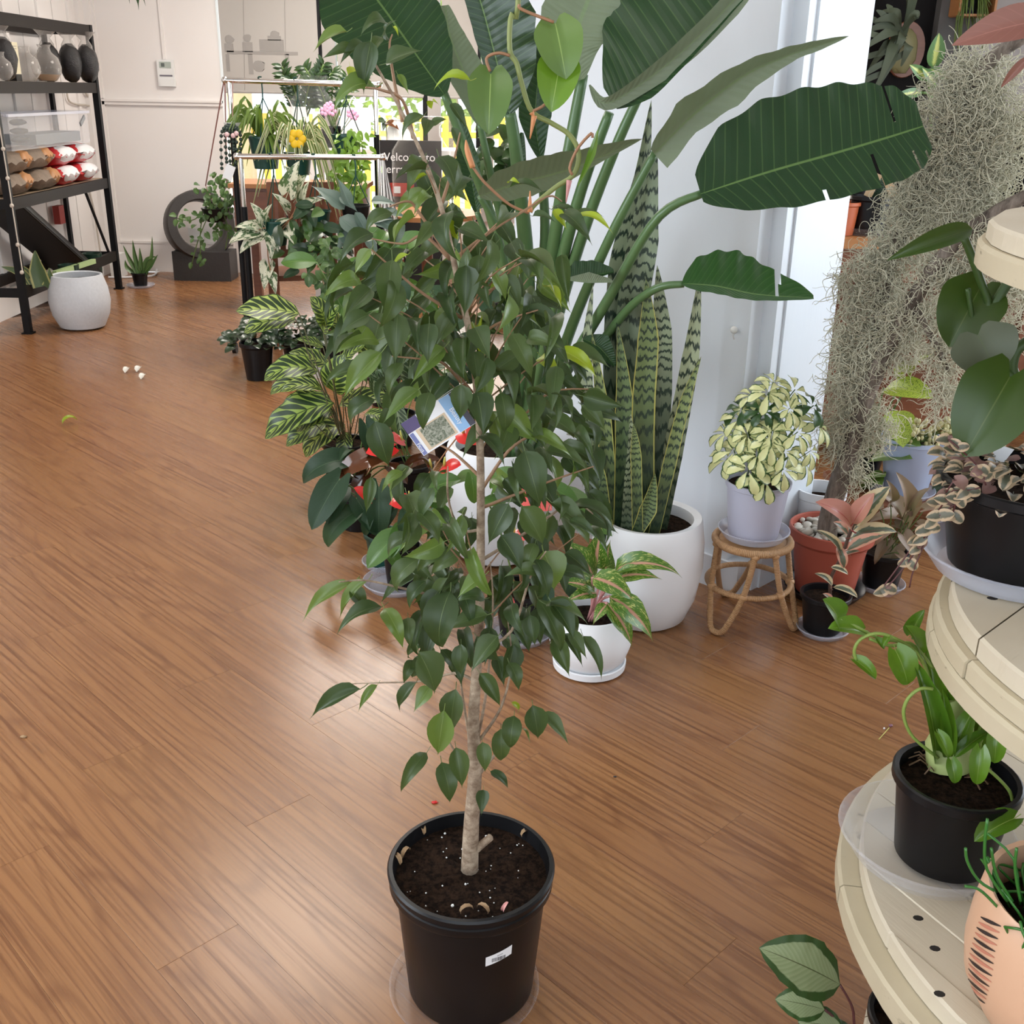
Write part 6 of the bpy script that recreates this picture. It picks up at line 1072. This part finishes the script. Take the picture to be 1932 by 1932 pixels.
# ------------------------------------------------------------------ white pot and aloe on the floor
c = (-3.04, 7.42, 0); ws = potted('grey_white_planter', 'round speckled white planter with short snake plant by the rack', 'potted plant', c, [(0, .003), (.12, .003), (.15, .015), (.19, .10), (.205, .19), (.195, .28), (.168, .37), (.160, .372), (.152, .365), (.17, .27), (.12, .06)], MAT['stonepot'], .325, .17)
MAT['yelsnake'] = leafmat('yellow_edged_snake_leaf', (.05, .09, .035), (.10, .15, .06), None, rough=.45, trans=0, pattern=lambda n, u, v, du, col: n.mix(n.step(du, .38, .42), col, (.40, .38, .14)))
for pts, W in (([(82, 540), (72, 510), (66, 472)], [18, 16, 0]), ([(62, 538), (40, 515), (2, 503)], [8, 9, 0]), ([(66, 540), (48, 512), (28, 500)], [7, 8, 0]), ([(70, 540), (60, 520), (45, 530)], [7, 8, 0]), ([(88, 542), (95, 525), (92, 505)], [9, 8, 0])): blade(ws, 'leaf', MAT['yelsnake'], [at(x, y, 7.32) for x, y in pts], [a*.0037 for a in W], None, Vector((0, -1, .3)), 14, .25, thick=.01)
p = fl(266, 541); al = potted('aloe', 'small aloe in black pot on the floor by the back wall', 'potted plant', (p.x, p.y, .006), nursery(.066, .052, .115), MAT['blackplastic'], .10, .06); saucer('wide clear saucer on floor under the small aloe', (p.x, p.y, 0), .115, .02, MAT['frost'])
MAT['aloe'] = leafmat('aloe_leaf', (.06, .13, .035), (.10, .18, .05), None, rough=.4, trans=0)
for pts in ([(265, 518), (285, 490), (287, 445)], [(262, 518), (245, 490), (232, 462)], [(264, 518), (255, 485), (250, 452)], [(266, 518), (266, 490), (263, 467)], [(270, 518), (285, 500), (298, 480)], [(258, 520), (240, 505), (236, 490)], [(268, 518), (278, 490), (296, 484)]): blade(al, 'leaf', MAT['aloe'], [at(x, y, p.y-.02) for x, y in pts], [.022, .018, 0], None, Vector((rnd(-.3, .3), -1, .3)), 10, .5, thick=.012)
# ------------------------------------------------------------------ wall controller
p = at(314, 138, YB-.02); ac = thing('wall_controller', 'white wall-mounted controller with small screen on back wall', 'controller', p)
MB().box(p, (.145, .03, .215)).put('body', MAT['white'], ac, 30); MB().box(p+Vector((0, -.016, .065)), (.10, .004, .05)).put('screen', solid('lcd', (.42, .47, .42)), ac, 30); MB().box(p+Vector((0, -.016, -.02)), (.11, .004, .012)).put('button_row', solid('dark_buttons', (.14, .13, .16)), ac, 30); MB().box(p+Vector((0, -.018, -.075)), (.12, .006, .06)).put('flap', MAT['white'], ac, 30); MB().box(p+Vector((-.02, -.0185, .065)), (.03, .002, .03)).put('digits', solid('lcd_ink', (.12, .14, .13)), ac, 30)
tag(MB().box((at(305, 50, YB).x, YB-.008, (p.z+.11+ZC)/2), (.022, .016, ZC-p.z-.11)).put('cable_duct', MAT['wall']), 'thin white cable duct running up from the wall controller', 'duct')
# leaf tips of a hanging plant at the very top left
hb2 = at(255, -60, 6.5); hp2 = thing('high_hanging_plant', 'dark leaves of a hanging plant peeking in at the top left', 'hanging plant', hb2); MB().lathe([(0, 0), (.09, 0), (.12, .14), (.11, .14), (.09, .02)], hb2, 20).put('pot', MAT['blackplastic'], hp2); MB().tube([hb2+Vector((0, 0, .1)), Vector((hb2.x, hb2.y, ZC))], .004, 5).put('hanger', MAT['blackplastic'], hp2)
for t in ((262, 20), (245, 8), (275, 12), (235, -20), (285, -10)): leaf(hp2, am[1], MAT['anth'], hb2+Vector((rnd(-.08, .08), -.1, .12)), at(*t, 6.35), wid=.8)
# ------------------------------------------------------------------ ring fountain with ivy
p = fl(388, 512); p.y = 9.55; p.x = at(388, 500, 9.55).x; ft = thing('ring_fountain', 'dark round ring water feature on a square base by back wall', 'fountain', p)
MB().box(p+Vector((0, 0, .125)), (.50, .26, .25)).put('base', MAT['stone'], ft, 30); rc = p+Vector((-.03, .02, .46)); M = Matrix.Translation(rc) @ Matrix.Rotation(math.radians(78), 4, 'X') @ Matrix.Rotation(.5, 4, 'Y')
mb = MB(); mb.lathe([(.215, -.09), (.285, -.09), (.295, -.07), (.295, .07), (.285, .09), (.215, .09), (.205, .07), (.205, -.07)], (0, 0, 0), 44, close=True); put('ring', mb.mesh('ring', 30), MAT['stone'], ft, M)
tag(MB().box((at(372, 440, YB).x, YB-.025, at(372, 440, YB).z), (.13, .05, .10)).put('power_point', MAT['white']), 'white double power point behind the ring fountain', 'socket')
ivb = at(408, 405, 8.3); iv = thing('hanging_ivy', 'bushy green ivy in a basket hung by pink cords', 'hanging plant', ivb); MB().lathe([(0, -.06), (.07, -.05), (.11, .05), (.10, .05), (.06, -.03)], ivb, 20).put('basket', MAT['blackplastic'], iv)
pc = solid('pink_cord', (.45, .25, .24))
for a in (at(388, 350, 8.3), at(428, 350, 8.3)): MB().tube([ivb+Vector((.0, 0, .05)), a, at(424, 145, 7.35)], .005, 5).put('cord', pc, iv)
MAT['ivy'] = leafmat('ivy_leaf', (.025, .075, .02), (.09, .17, .045), (.15, .22, .08), .02, .45, trans=.12); il = leafmesh('heart', .85, .3, .3, .2, petiole=.3, nv=5, seed=130)
for i in range(150):
    tcol = random.random(); x, y = (random.gauss(408, 22), random.gauss(385, 26)) if tcol < .6 else random.choice(((rnd(375, 392), rnd(400, 490)), (rnd(360, 385), rnd(440, 500)), (rnd(330, 380), rnd(405, 425)), (rnd(415, 436), rnd(400, 470)), (rnd(395, 425), rnd(335, 370))))
    b = at(x, y, 8.25+rnd(-.12, .12)); leaf(iv, il, MAT['ivy'], b, b+Vector((rnd(-.5, .5), rnd(-.6, .1), rnd(-1, .1))).normalized()*rnd(.03, .055), Vector((rnd(-.3, .3), -1, .6)))
for pts in ([(400, 385), (380, 420), (378, 480)], [(395, 390), (365, 415), (335, 412)], [(400, 390), (375, 450), (362, 498)], [(415, 390), (430, 430), (425, 470)]): stalk(iv, 'vine', MAT['gstem'], [at(x, y, 8.25) for x, y in pts], .004, 10, 5)
# ------------------------------------------------------------------ double garment rack used as plant hanger
gr = thing('garment_rack', 'double rail chrome and black garment rack hung with plants', 'rack', (-1.35, 7.1, 0)); F0, F1, B0, B1 = at(446, 295, 6.9), at(722, 297, 6.9), at(424, 151, 7.3), at(715, 160, 7.3)
MB().tube([F0, F1], .017, 10).put('front_rail', MAT['chrome'], gr); MB().tube([B0, B1], .017, 10).put('back_rail', MAT['chrome'], gr)
for p in (F0, F1, B0, B1):
    q = p+Vector((.025 if p in (F0, B0) else -.025, 0, 0)); MB().tube([q, Vector((q.x, q.y, q.z-.30))], .014, 10).put('inner_post', MAT['chrome'], gr); MB().tube([Vector((q.x, q.y, q.z-.30)), Vector((q.x, q.y, .08))], .019, 10).put('outer_post', MAT['blackmetal'], gr); MB().ball(p, .022, 10, 6).put('end_cap', MAT['chrome'], gr)
for s_ in (0, 1):
    q0, q1 = (F0, B0) if s_ == 0 else (F1, B1); o_ = .025 if s_ == 0 else -.025; MB().box(((q0.x+q1.x)/2+o_, 7.1, .10), (.03, .95, .03)).put('foot', MAT['blackmetal'], gr, 30)
    for y in (6.68, 7.52): MB().lathe([(0, -.012), (.035, -.012), (.035, .012), (0, .012)], (0, 0, 0), 14).put('tmpw', MAT['blackplastic'], gr); o = bpy.data.objects['tmpw']; o.name = 'castor'; o.matrix_basis = Matrix.Translation(((q0.x+q1.x)/2+o_, y, .045)) @ Matrix.Rotation(math.pi/2, 4, 'Y')
for k in range(6): MB().tube([F1+Vector((0, 0, .0)), F1+Vector((.02+.022*k, -.1+.03*k, -.62))], .007, 6).put('spare_rod', MAT['chrome'] if k % 2 else MAT['white'], gr)
def hang(name, label, px, py, Y, rail, pot_mat, r=.10, h=.13, cords=True):
    c = at(px, py, Y); c = Vector((c.x, c.y, c.z)); root = thing(name, label, 'hanging plant', c, 'hanging baskets on the garment rack'); MB().lathe([(0, 0), (r*.72, 0), (r, h), (r*1.04, h), (r*1.04, h*.92)][:3]+[(r*1.05, h*.93), (r*1.05, h), (r*.95, h), (r*.7, .02)], c, 24).put('pot', pot_mat, root)
    MB().disc(c, r*.9, 18, h*.9).put('soil', MAT['soil'], root); tz = (B0 if rail == 'b' else F0); yy = tz.y; apex = Vector((c.x, yy, tz.z-.10))
    for a in (.5, 2.6, 4.7): MB().tube([c+Vector((r*math.cos(a), r*math.sin(a), h)), apex], .0035, 5).put('hanger', MAT['greenplastic'], root)
    MB().tube(spline([apex, Vector((c.x, yy, tz.z-.02)), Vector((c.x-.02, yy-.005, tz.z+.018)), Vector((c.x+.004, yy-.018, tz.z+.022))], 10), .005, 5).put('hook', MAT['greenplastic'], root); return root, c
def tuft(root, c, h, n, mat, ln, wd, rise, droop, spread=1, kind='leaf', cam=True):
    for i in range(n):
        a = rnd(0, 6.28); L = ln*rnd(.7, 1.2); o_ = Vector((math.cos(a), math.sin(a), 0)); b = c+Vector((0, 0, h))+o_*.03; m1 = b+o_*L*.4*spread+Vector((0, 0, L*rise*rnd(.6, 1.2))); e = b+o_*L*.85*spread+Vector((0, 0, L*(rise-droop)*rnd(.7, 1.2)))
        blade(root, kind, mat, [b, m1, e], [wd*.5, wd, wd*.1], None, Vector((-o_.x*.3, -.8, .7)), 8, .3, nu=1)
MAT['fern'] = leafmat('fern_green', (.07, .14, .02), (.17, .26, .05), None, trans=.25); MAT['spider'] = leafmat('spider_plant_leaf', (.10, .18, .04), (.16, .24, .07), None, trans=.2, pattern=lambda n, u, v, du, col: n.mix(n.step(du, .22, .30), col, (.62, .60, .36))); MAT['bright'] = leafmat('bright_green_leaf', (.14, .30, .03), (.26, .44, .06), None, trans=.25)
MAT['beg'] = leafmat('begonia_leaf', (.012, .030, .016), (.035, .065, .028), None, rough=.3, trans=.05)
r_, c = hang('hanging_fern', 'leafy fern in green hanging pot on the back rail', 503, 318, 7.28, 'b', MAT['greenplastic'], .105, .20); tuft(r_, c, .18, 46, MAT['fern'], .24, .014, .75, .55); tuft(r_, c, .16, 16, MAT['fern'], .26, .010, .2, .9)
r_, c = hang('hanging_spider_plant', 'striped spider plant arching from hanging pot on back rail', 565, 330, 7.22, 'b', MAT['greenplastic'], .09, .14); tuft(r_, c, .13, 40, MAT['spider'], .26, .012, .75, .9); tuft(r_, c, .12, 14, MAT['spider'], .34, .011, .3, 1.3)
yf = MB(); q = at(560, 262, 7.05)
for k in range(6): a = k*1.05; yf.ball(q+Vector((.035*math.cos(a), 0, .035*math.sin(a))), .026, 8, 5, (1, .35, 1))
yf.put('yellow_bloom', solid('daffodil_yellow', (.80, .50, .01)), r_, 180); pl2 = MB().box(at(548, 275, 7.06), (.05, .002, .085)).put('plant_label', MAT['card'], r_); MB().box(at(548, 280, 7.055), (.045, .002, .045)).put('print', MAT['fern'], r_)
r_, c = hang('hanging_trailer', 'bright green plant cascading from hanging pot on back rail', 655, 300, 7.24, 'b', MAT['greenplastic'], .095, .15)
tl = leafmesh('lance', .35, .3, .4, nv=5, seed=140)
for i in range(210):
    x = random.gauss(660, 20); y = rnd(245, 385); b = at(x, y, 7.15+rnd(-.1, .1)); leaf(r_, tl, MAT['bright'], b, b+Vector((rnd(-.6, .6), rnd(-.6, .2), rnd(-1, .1))).normalized()*rnd(.05, .075), Vector((rnd(-.4, .4), -1, .5)), wid=1.3)
for k in range(8): x = rnd(635, 685); stalk(r_, 'stem', MAT['gstem'], [c+Vector((0, 0, .14)), at(x, 270, 7.15), at(x+rnd(-6, 6), 380, 7.15)], .003, 9, 4)
r_, c = hang('hanging_syngonium', 'white variegated syngonium trailing from pot on the front rail', 522, 462, 6.86, 'f', MAT['greenplastic'], .085, .15)
def pat_var(n, u, v, du, col): return n.mix(n.step(n.noise(n.vec(n.ma('MULTIPLY', u, 3.0), n.ma('MULTIPLY', v, 3.0), n.ma('MULTIPLY', n.rand(), 50.0)), 1.2, 4, .7), .46, .50), col, (.70, .70, .55))
MAT['vars'] = leafmat('variegated_syngonium_leaf', (.04, .09, .04), (.09, .16, .07), (.55, .58, .40), .014, .4, trans=.15, pattern=pat_var); ar = leafmesh('arrow', .75, .4, .4, .25, petiole=.25, nv=8, seed=150)
for b, t in (((480, 440), (444, 455)), ((490, 445), (462, 470)), ((495, 420), (478, 392)), ((500, 425), (510, 395)), ((505, 435), (520, 465)), ((510, 445), (512, 478)), ((490, 432), (455, 430)), ((512, 520), (518, 546)), ((505, 500), (500, 535)), ((530, 430), (560, 462)), ((560, 372), (575, 340)), ((545, 360), (560, 318)), ((570, 380), (580, 352)), ((575, 390), (600, 380)), ((540, 395), (520, 372)), ((585, 392), (572, 412)), ((560, 345), (540, 320)), ((520, 440), (540, 420))):
    leaf(r_, ar, MAT['vars'], at(*b, 6.8+rnd(-.05, .05)), at(*b, 6.75)+(at(*t, 6.75)-at(*b, 6.75))*1.35, wid=rnd(.8, 1.1))
for pts in ([(520, 445), (500, 430), (480, 440)], [(520, 445), (505, 470), (512, 520)], [(525, 445), (555, 400), (560, 370)], [(520, 440), (540, 420), (575, 390)]): stalk(r_, 'vine', MAT['redst'], [at(x, y, 6.8) for x, y in pts], .004, 9, 5)
r_, c = hang('hanging_hoya', 'green leafy vine with white edged leaves in front rail pot', 600, 440, 6.88, 'f', MAT['greenplastic'], .085, .14)
for i in range(52): x, y = random.gauss(592, 34), random.gauss(458, 36); b = at(x, y, 6.8+rnd(-.1, .1)); leaf(r_, big, MAT[('anthg', 'ivy', 'anth', 'beg')[i % 4]], b, b+Vector((rnd(-.7, .7), rnd(-.6, .1), rnd(-1, .3))).normalized()*rnd(.09, .14), Vector((rnd(-.4, .4), -1, .5)))
r_, c = hang('hanging_scindapsus', 'silvery blue-green vine with long leaves on the front rail', 672, 430, 6.84, 'f', MAT['blackplastic'], .09, .14); MAT['silver'] = leafmat('silver_green_leaf', (.07, .12, .10), (.13, .19, .16), (.18, .25, .20), .012, .4, trans=.08)
for b, t, W in (((625, 375), (600, 372), 1), ((640, 372), (668, 395), 1), ((660, 390), (640, 345), .8), ((640, 410), (690, 458), 1), ((670, 400), (690, 440), .8), ((700, 410), (752, 440), 1), ((690, 420), (735, 415), .9), ((720, 400), (760, 410), .8), ((660, 440), (640, 470), 1), ((690, 450), (710, 480), 1), ((720, 440), (740, 470), .9), ((650, 395), (600, 360), 1), ((700, 380), (740, 385), .9), ((640, 430), (660, 470), 1)): leaf(r_, am[0], MAT['silver'], at(*b, 6.72), at(*b, 6.72)+(at(*t, 6.68)-at(*b, 6.68))*1.3, wid=W)
# string of pearls style strands at the rack's left end
sb = at(440, 250, 7.2); bs = thing('bead_string_plant', 'dark beaded succulent strings with pink blooms at rack end', 'hanging plant', sb); MB().lathe([(0, 0), (.04, 0), (.055, .06), (.05, .06), (.04, .01)], sb, 16).put('pot', MAT['white'], bs); MB().tube([sb+Vector((0, 0, .05)), Vector((sb.x, 7.29, B0.z))], .003, 5).put('cord', pc, bs)
for k in range(6):
    x = 418+k*7; P = spline([sb+Vector((0, -.03, .06)), at(x, 252, 7.12), at(x+rnd(-3, 3), 300+rnd(-20, 30), 7.12)], 12); m1 = MB(); m1.tube(P, .002, 4)
    for q in P[2:]: m1.ball(q, .012, 6, 4)
    m1.put('strand', solid('dark_bead_green', (.02, .04, .03)), bs, 180)
for x, y in ((428, 254), (440, 256), (446, 252)): MB().ball(at(x, y, 7.08), .016, 7, 5).put('bloom', solid('pale_pink', (.75, .50, .50)), bs, 180)
MB().box(at(432, 325, 7.1), (.06, .002, .09), 0, 0, .4).put('plant_label', MAT['card'], bs)
# ------------------------------------------------------------------ timber chair, cabinet, tables
def chair(cx, cy, rz, label):
    r = thing('timber_chair', label, 'chair', (cx, cy, 0)); Rm = Matrix.Rotation(rz, 3, 'Z'); o_ = Vector((cx, cy, 0))
    def bx(nm, c, d, rx=0): MB().box(o_+Rm @ Vector(c), d, rz, rx).put(nm, MAT['timber'], r, 30)
    bx('seat', (0, 0, .44), (.44, .42, .035))
    for x in (-.19, .19): bx('leg', (x, .18, .21), (.04, .04, .42)); bx('back_post', (x, -.20, .52), (.04, .045, 1.04)); bx('side_rail', (x, 0, .39), (.025, .36, .06)); bx('stretcher', (x, 0, .2), (.02, .36, .03))
    bx('front_rail', (0, .18, .39), (.36, .025, .06)); bx('top_rail', (0, -.205, .985), (.40, .03, .11)); bx('lower_rail', (0, -.205, .60), (.36, .025, .05))
    for k in range(5): bx('slat', (-.13+.065*k, -.205, .78), (.035, .014, .34))
    return r
chair(-1.44, 7.22, .30, 'red-brown timber slat-back chair under the garment rack')
cb = thing('timber_cabinet', 'low red-brown timber cabinet behind the hanging plants', 'cabinet', (-1.55, 8.35, 0)); z1 = at(520, 352, 8.1).z
MB().box((-1.62, 8.35, (z1+.60)/2), (.95, .45, z1-.62)).put('body', MAT['timber'], cb, 30)
for lx in (-2.05, -1.19):
    for ly in (8.17, 8.53): MB().box((lx, ly, .31), (.06, .06, .62)).put('leg', MAT['timber'], cb, 30)
MB().box((-1.62, 8.34, z1), (1.0, .50, .03)).put('top', MAT['pine'], cb, 30)
for x in (-1.85, -1.39): d_ = MB().box((x, 8.115, (z1+.60)/2), (.44, .02, z1-.68)).put('door', MAT['timber'], cb, 30); MB().ball((x+(.17 if x < -1.6 else -.17), 8.10, (z1+.6)/2), .015, 8, 6).put('knob', MAT['chrome'], d_)
wt = thing('window_table', 'white counter table along the window with jars and mugs', 'table', (-.75, 9.0, 0)); zw = at(760, 283, 8.75).z
MB().box((-.60, 9.0, zw-.02), (2.2, .5, .04)).put('top', MAT['white'], wt, 30)
for x in (-1.62, .42):
    for y in (8.80, 9.2): MB().box((x, y, (zw-.04)/2), (.05, .05, zw-.04)).put('leg', MAT['white'], wt, 30)
cbp = at(757, 322, 8.62); bo = thing('chalkboard', 'black chalkboard with white handwriting leaning below the counter', 'sign', Vector((cbp.x, 8.66, 0))); hh = cbp.z+.22
bd0 = MB().box((cbp.x+.05, 8.66, hh/2), (.52, .025, hh)).put('board', solid('slate', (.012, .012, .014), .7), bo, 30)
for t_, x, y, s_ in (('Welcome to', 768, 297, .085), ('terrarium', 762, 320, .085)): text3d(t_, s_, MAT['card'], Matrix.Translation(at(x, y, 8.64)) @ Matrix.Rotation(math.pi/2, 4, 'X'), 'lettering', bd0, .001)
tx = at(757, 358, 8.60); sg2 = thing('open_sign', 'small red notice with white strokes below the chalkboard', 'sign', Vector((tx.x, 8.60, 0)));  o = MB().box((tx.x, 8.60, tx.z), (.20, .012, .10)).put('board', solid('sign_red', (.40, .03, .02)), sg2, 30); MB().box((tx.x-.03, 8.592, tx.z), (.05, .003, .05)).put('stroke', MAT['card'], o); MB().box((tx.x+.05, 8.592, tx.z), (.012, .003, .06), 0, 0, .5).put('stroke', MAT['card'], o); MB().box((tx.x, 8.62, tx.z/2), (.02, .02, tx.z)).put('stake', MAT['timber'], sg2, 30)
def jar(name, label, px, py, Y, s_, mat, z=None):
    p = at(px, py, Y); p.z = zw if z is None else z; r = thing(name, label, 'jar', p, 'glass and jars on the window counter'); MB().lathe([(0, .002), (.09*s_, .004), (.10*s_, .03*s_), (.10*s_, .20*s_), (.065*s_, .25*s_), (.065*s_, .28*s_), (.075*s_, .29*s_)], p, 24).put('body', mat, r); MB().lathe([(0, .29*s_), (.078*s_, .29*s_), (.078*s_, .31*s_), (0, .31*s_)], p, 20).put('lid', MAT['clear'], r); return r
jar('glass_jar', 'large clear glass jar at left on the counter', 592, 260, 8.9, 1.7, MAT['clear']); jar('glass_jar', 'round clear jar holding a cutting on the counter', 728, 255, 8.95, .7, MAT['glass']); jar('white_canister', 'white canister on the counter under the blind', 748, 255, 9.0, .75, MAT['white']); jar('white_canister', 'short white canister at right of the counter jars', 772, 262, 8.9, .55, MAT['white'])
p = at(805, 400, 7.6); jar('demijohn', 'big clear demijohn bottle behind the fig stem', 796, 400, 7.6, 2.0, clearmat('green_glass', (.62, .60, .55), .08, .05), z=p.z); dt = thing('round_table', 'small round pine table carrying the demijohn', 'table', Vector((p.x, 7.6, 0))); MB().lathe([(0, p.z-.03), (.38, p.z-.03), (.38, p.z), (0, p.z)], (p.x, 7.6, 0), 36).put('top', MAT['pine'], dt, 30); MB().tube([(p.x, 7.6, 0), (p.x, 7.6, p.z-.03)], .04, 10).put('column', MAT['timber'], dt); MB().lathe([(0, 0), (.2, 0), (.2, .03), (0, .03)], (p.x, 7.6, 0), 24).put('foot', MAT['timber'], dt, 30)
for i, (x, y, m_, lb) in enumerate(((545, 232, 'white', 'white gift bag at the left end of the counter'), (672, 255, 'card', 'white paper bag with handles on the counter'))):
    p = at(x, y, 8.95); p.z = zw; r = thing('paper_bag', lb, 'bag', p, 'paper bags'); MB().box(p+Vector((0, 0, .15)), (.30 if i == 0 else .22, .12, .30)).put('bag', MAT[m_], r, 30); MB().tube(spline([p+Vector((-.05, -.06, .29)), p+Vector((0, -.06, .38)), p+Vector((.05, -.06, .29))], 9), .005, 5).put('handle', MAT[m_], r)
p = at(768, 262, 9.1); p.z = zw; mg = thing('striped_cup', 'red and lime striped cup on the counter by the window', 'cup', p); MB().lathe([(0, 0), (.05, 0), (.06, .10), (.055, .10), (.045, .01)], p, 18).put('cup', solid('lime', (.42, .60, .06)), mg); MB().lathe([(.0575, .055), (.0615, .10), (.0615, .101)], p, 18).put('band', solid('sign_red', (.4, .03, .02)), mg)
p = at(677, 222, 9.15); p.z = zw; rl = thing('red_lantern', 'small red lantern on the counter behind the rack post', 'lantern', p); MB().lathe([(0, 0), (.06, 0), (.065, .02), (.065, .18), (.03, .22), (0, .22)], p, 16).put('body', solid('lantern_red', (.70, .12, .06)), rl); MB().tube(spline([p+Vector((-.06, 0, .18)), p+Vector((0, 0, .33)), p+Vector((.06, 0, .18))], 9), .006, 5).put('handle', MAT['white'], rl)
# ZZ plants and orchid on the counter
MAT['zz'] = leafmat('zz_leaf', (.012, .035, .012), (.03, .065, .02), None, rough=.25, trans=.08); zl = leafmesh('lance', .38, .3, .3, nv=5, seed=160)
for i, (px_, lb, n_) in enumerate(((572, 'tall dark ZZ plant on the counter under the blind', 9), (628, 'dark ZZ plant beside the pink orchid on counter', 7))):
    p = at(px_, 262, 8.95); p.z = zw; zp = potted('zz_plant', lb, 'potted plant', tuple(p), nursery(.09, .07, .16), MAT['blackplastic'], .14, .08, 'ZZ plants on the counter')
    for k in range(n_):
        a = rnd(0, 6.28); e = p+Vector((math.cos(a)*rnd(.1, .35), math.sin(a)*.12, rnd(.42, .62))); P = spline([p+Vector((0, 0, .14)), (p+e)/2+Vector((0, 0, .12)), e], 10); stalk(zp, 'stem', MAT['gstem'], P, .007, 8, 5)
        for j in range(3, 10):
            d = (P[j]-P[j-1]).normalized(); s_ = d.cross(Vector((0, 1, 0))).normalized()
            for q in (-1, 1): leaf(zp, zl, MAT['zz'], P[j], P[j]+(d*.6+s_*q).normalized()*.085, Vector((0, -1, .4)))
p = at(640, 262, 8.85); p.z = zw; oc = potted('orchid', 'pink orchid in dark pot among the counter plants', 'potted plant', tuple(p), nursery(.06, .05, .11), MAT['blackplastic'], .09, .055)
for x, y in ((618, 204), (626, 210), (612, 210), (622, 200), (662, 214), (668, 218)):
    q = at(x, y, 8.8); stalk(oc, 'flower_stalk', MAT['gstem'], [p+Vector((0, 0, .1)), (p+q)/2+Vector((0, 0, .05)), q], .003, 7, 4)
    m1 = MB()
    for k in range(5): m1.ball(q+Vector((.022*math.cos(k*1.257), 0, .022*math.sin(k*1.257))), .017, 7, 5, (1, .3, 1))
    m1.put('bloom', solid('orchid_pink', (.66, .36, .55)), oc, 180)
dk = at(730, 235, 9.0); dk.z = zw; cu = potted('window_cutting', 'sunlit brown-leaved cutting in a jar by the window', 'potted plant', tuple(dk), nursery(.05, .045, .09), MAT['clear'], .05, .045)
for t, W in (((755, 248), 1), ((700, 232), .8), ((722, 250), 1), ((735, 225), .8)): leaf(cu, am[1], MAT['anthk' if t[0] > 740 else 'zz'], at(728, 232, 8.95), at(*t, 8.9), wid=1.1)
stalk(cu, 'stem', MAT['gstem'], [dk+Vector((0, 0, .05)), at(728, 232, 8.95)], .005, 6, 5)
# ------------------------------------------------------------------ begonias and bushy plants on the floor
bgl = leafmesh('heart', .9, .4, .3, .15, petiole=.2, nv=5, seed=170)
def begonia(label, px, py, r, h, n_, rad):
    p = fl(px, py); p.y += r; b = potted('begonia', label, 'potted plant', tuple(p), nursery(r, r*.75, h), MAT['blackplastic'], h*.9, r*.9, 'white begonias in black pots')
    for i in range(n_):
        a = rnd(0, 6.28); q = rad*math.sqrt(random.random()); B = p+Vector((q*math.cos(a), q*math.sin(a), h+rnd(.0, .14)*(1.2-q/rad*.7)-max(q-r, 0)*.5)); leaf(b, bgl, MAT['beg'], B, B+Vector((math.cos(a)*.7+rnd(-.4, .4), math.sin(a)*.7-.2, rnd(-.7, .3))).normalized()*rnd(.045, .065), Vector((rnd(-.2, .2), -.6, 1)))
    for i in range(8):
        a = rnd(0, 6.28); q = rad*rnd(.3, .95); B = p+Vector((q*math.cos(a), q*math.sin(a)-.02, h+.10+rnd(0, .07))); m1 = MB()
        for k in range(5): m1.ball(B+Vector((rnd(-.02, .02), rnd(-.02, .02), rnd(-.012, .012))), .010, 6, 4, (1, 1, .6))
        m1.put('blossom', MAT['petal'], b, 180)
begonia('white begonia in black pot at the front left of the group', 482, 722, .095, .22, 85, .17); begonia('white begonia in black pot behind the striped calathea', 560, 712, .095, .20, 80, .19); begonia('white begonia in black pot under the timber chair', 625, 700, .09, .20, 60, .16)
def bush(name, label, px, py, Y, z0, n_, sx, sy, mat, mesh, ln, potr=.09):
    c = at(px, py, Y); c.z = z0; b = potted(name, label, 'potted plant', tuple(c), nursery(potr, potr*.78, .16), MAT['blackplastic'], .14, potr*.9, 'bushy plants behind the fig')
    for i in range(n_):
        B = at(random.gauss(px, sx), random.gauss(py, sy), Y+rnd(-.14, .1)); leaf(b, mesh, MAT[mat], B, B+Vector((rnd(-.8, .8), rnd(-.7, .1), rnd(-1, .3))).normalized()*ln*rnd(.7, 1.2), Vector((rnd(-.4, .4), -1, .6)))
        if i % 4 == 0: stalk(b, 'stem', MAT['gstem'], [c+Vector((0, 0, .14)), (c+B)/2+Vector((0, 0, .06)), B], .003, 7, 4)
bush('peperomia', 'dark small-leaved peperomia bush beside the timber chair', 625, 520, 6.45, 0, 60, 24, 32, 'ivy', bgl, .055); bush('leafy_houseplant', 'broad green houseplant between the chairs behind the fig', 720, 520, 5.6, 0, 34, 45, 50, 'anthg', big, .16); bush('dark_houseplant', 'dark leafy houseplant behind the fig trunk', 850, 640, 4.7, 0, 40, 60, 70, 'anth', big, .15); bush('palm_like_houseplant', 'green houseplant filling the gap left of the fig label', 745, 620, 4.9, 0, 34, 40, 50, 'anthg', am[1], .17)
bush('window_houseplant', 'dark green plant in front of the right end of the window', 945, 300, 7.9, 0, 46, 26, 45, 'zz', big, .17, .12)
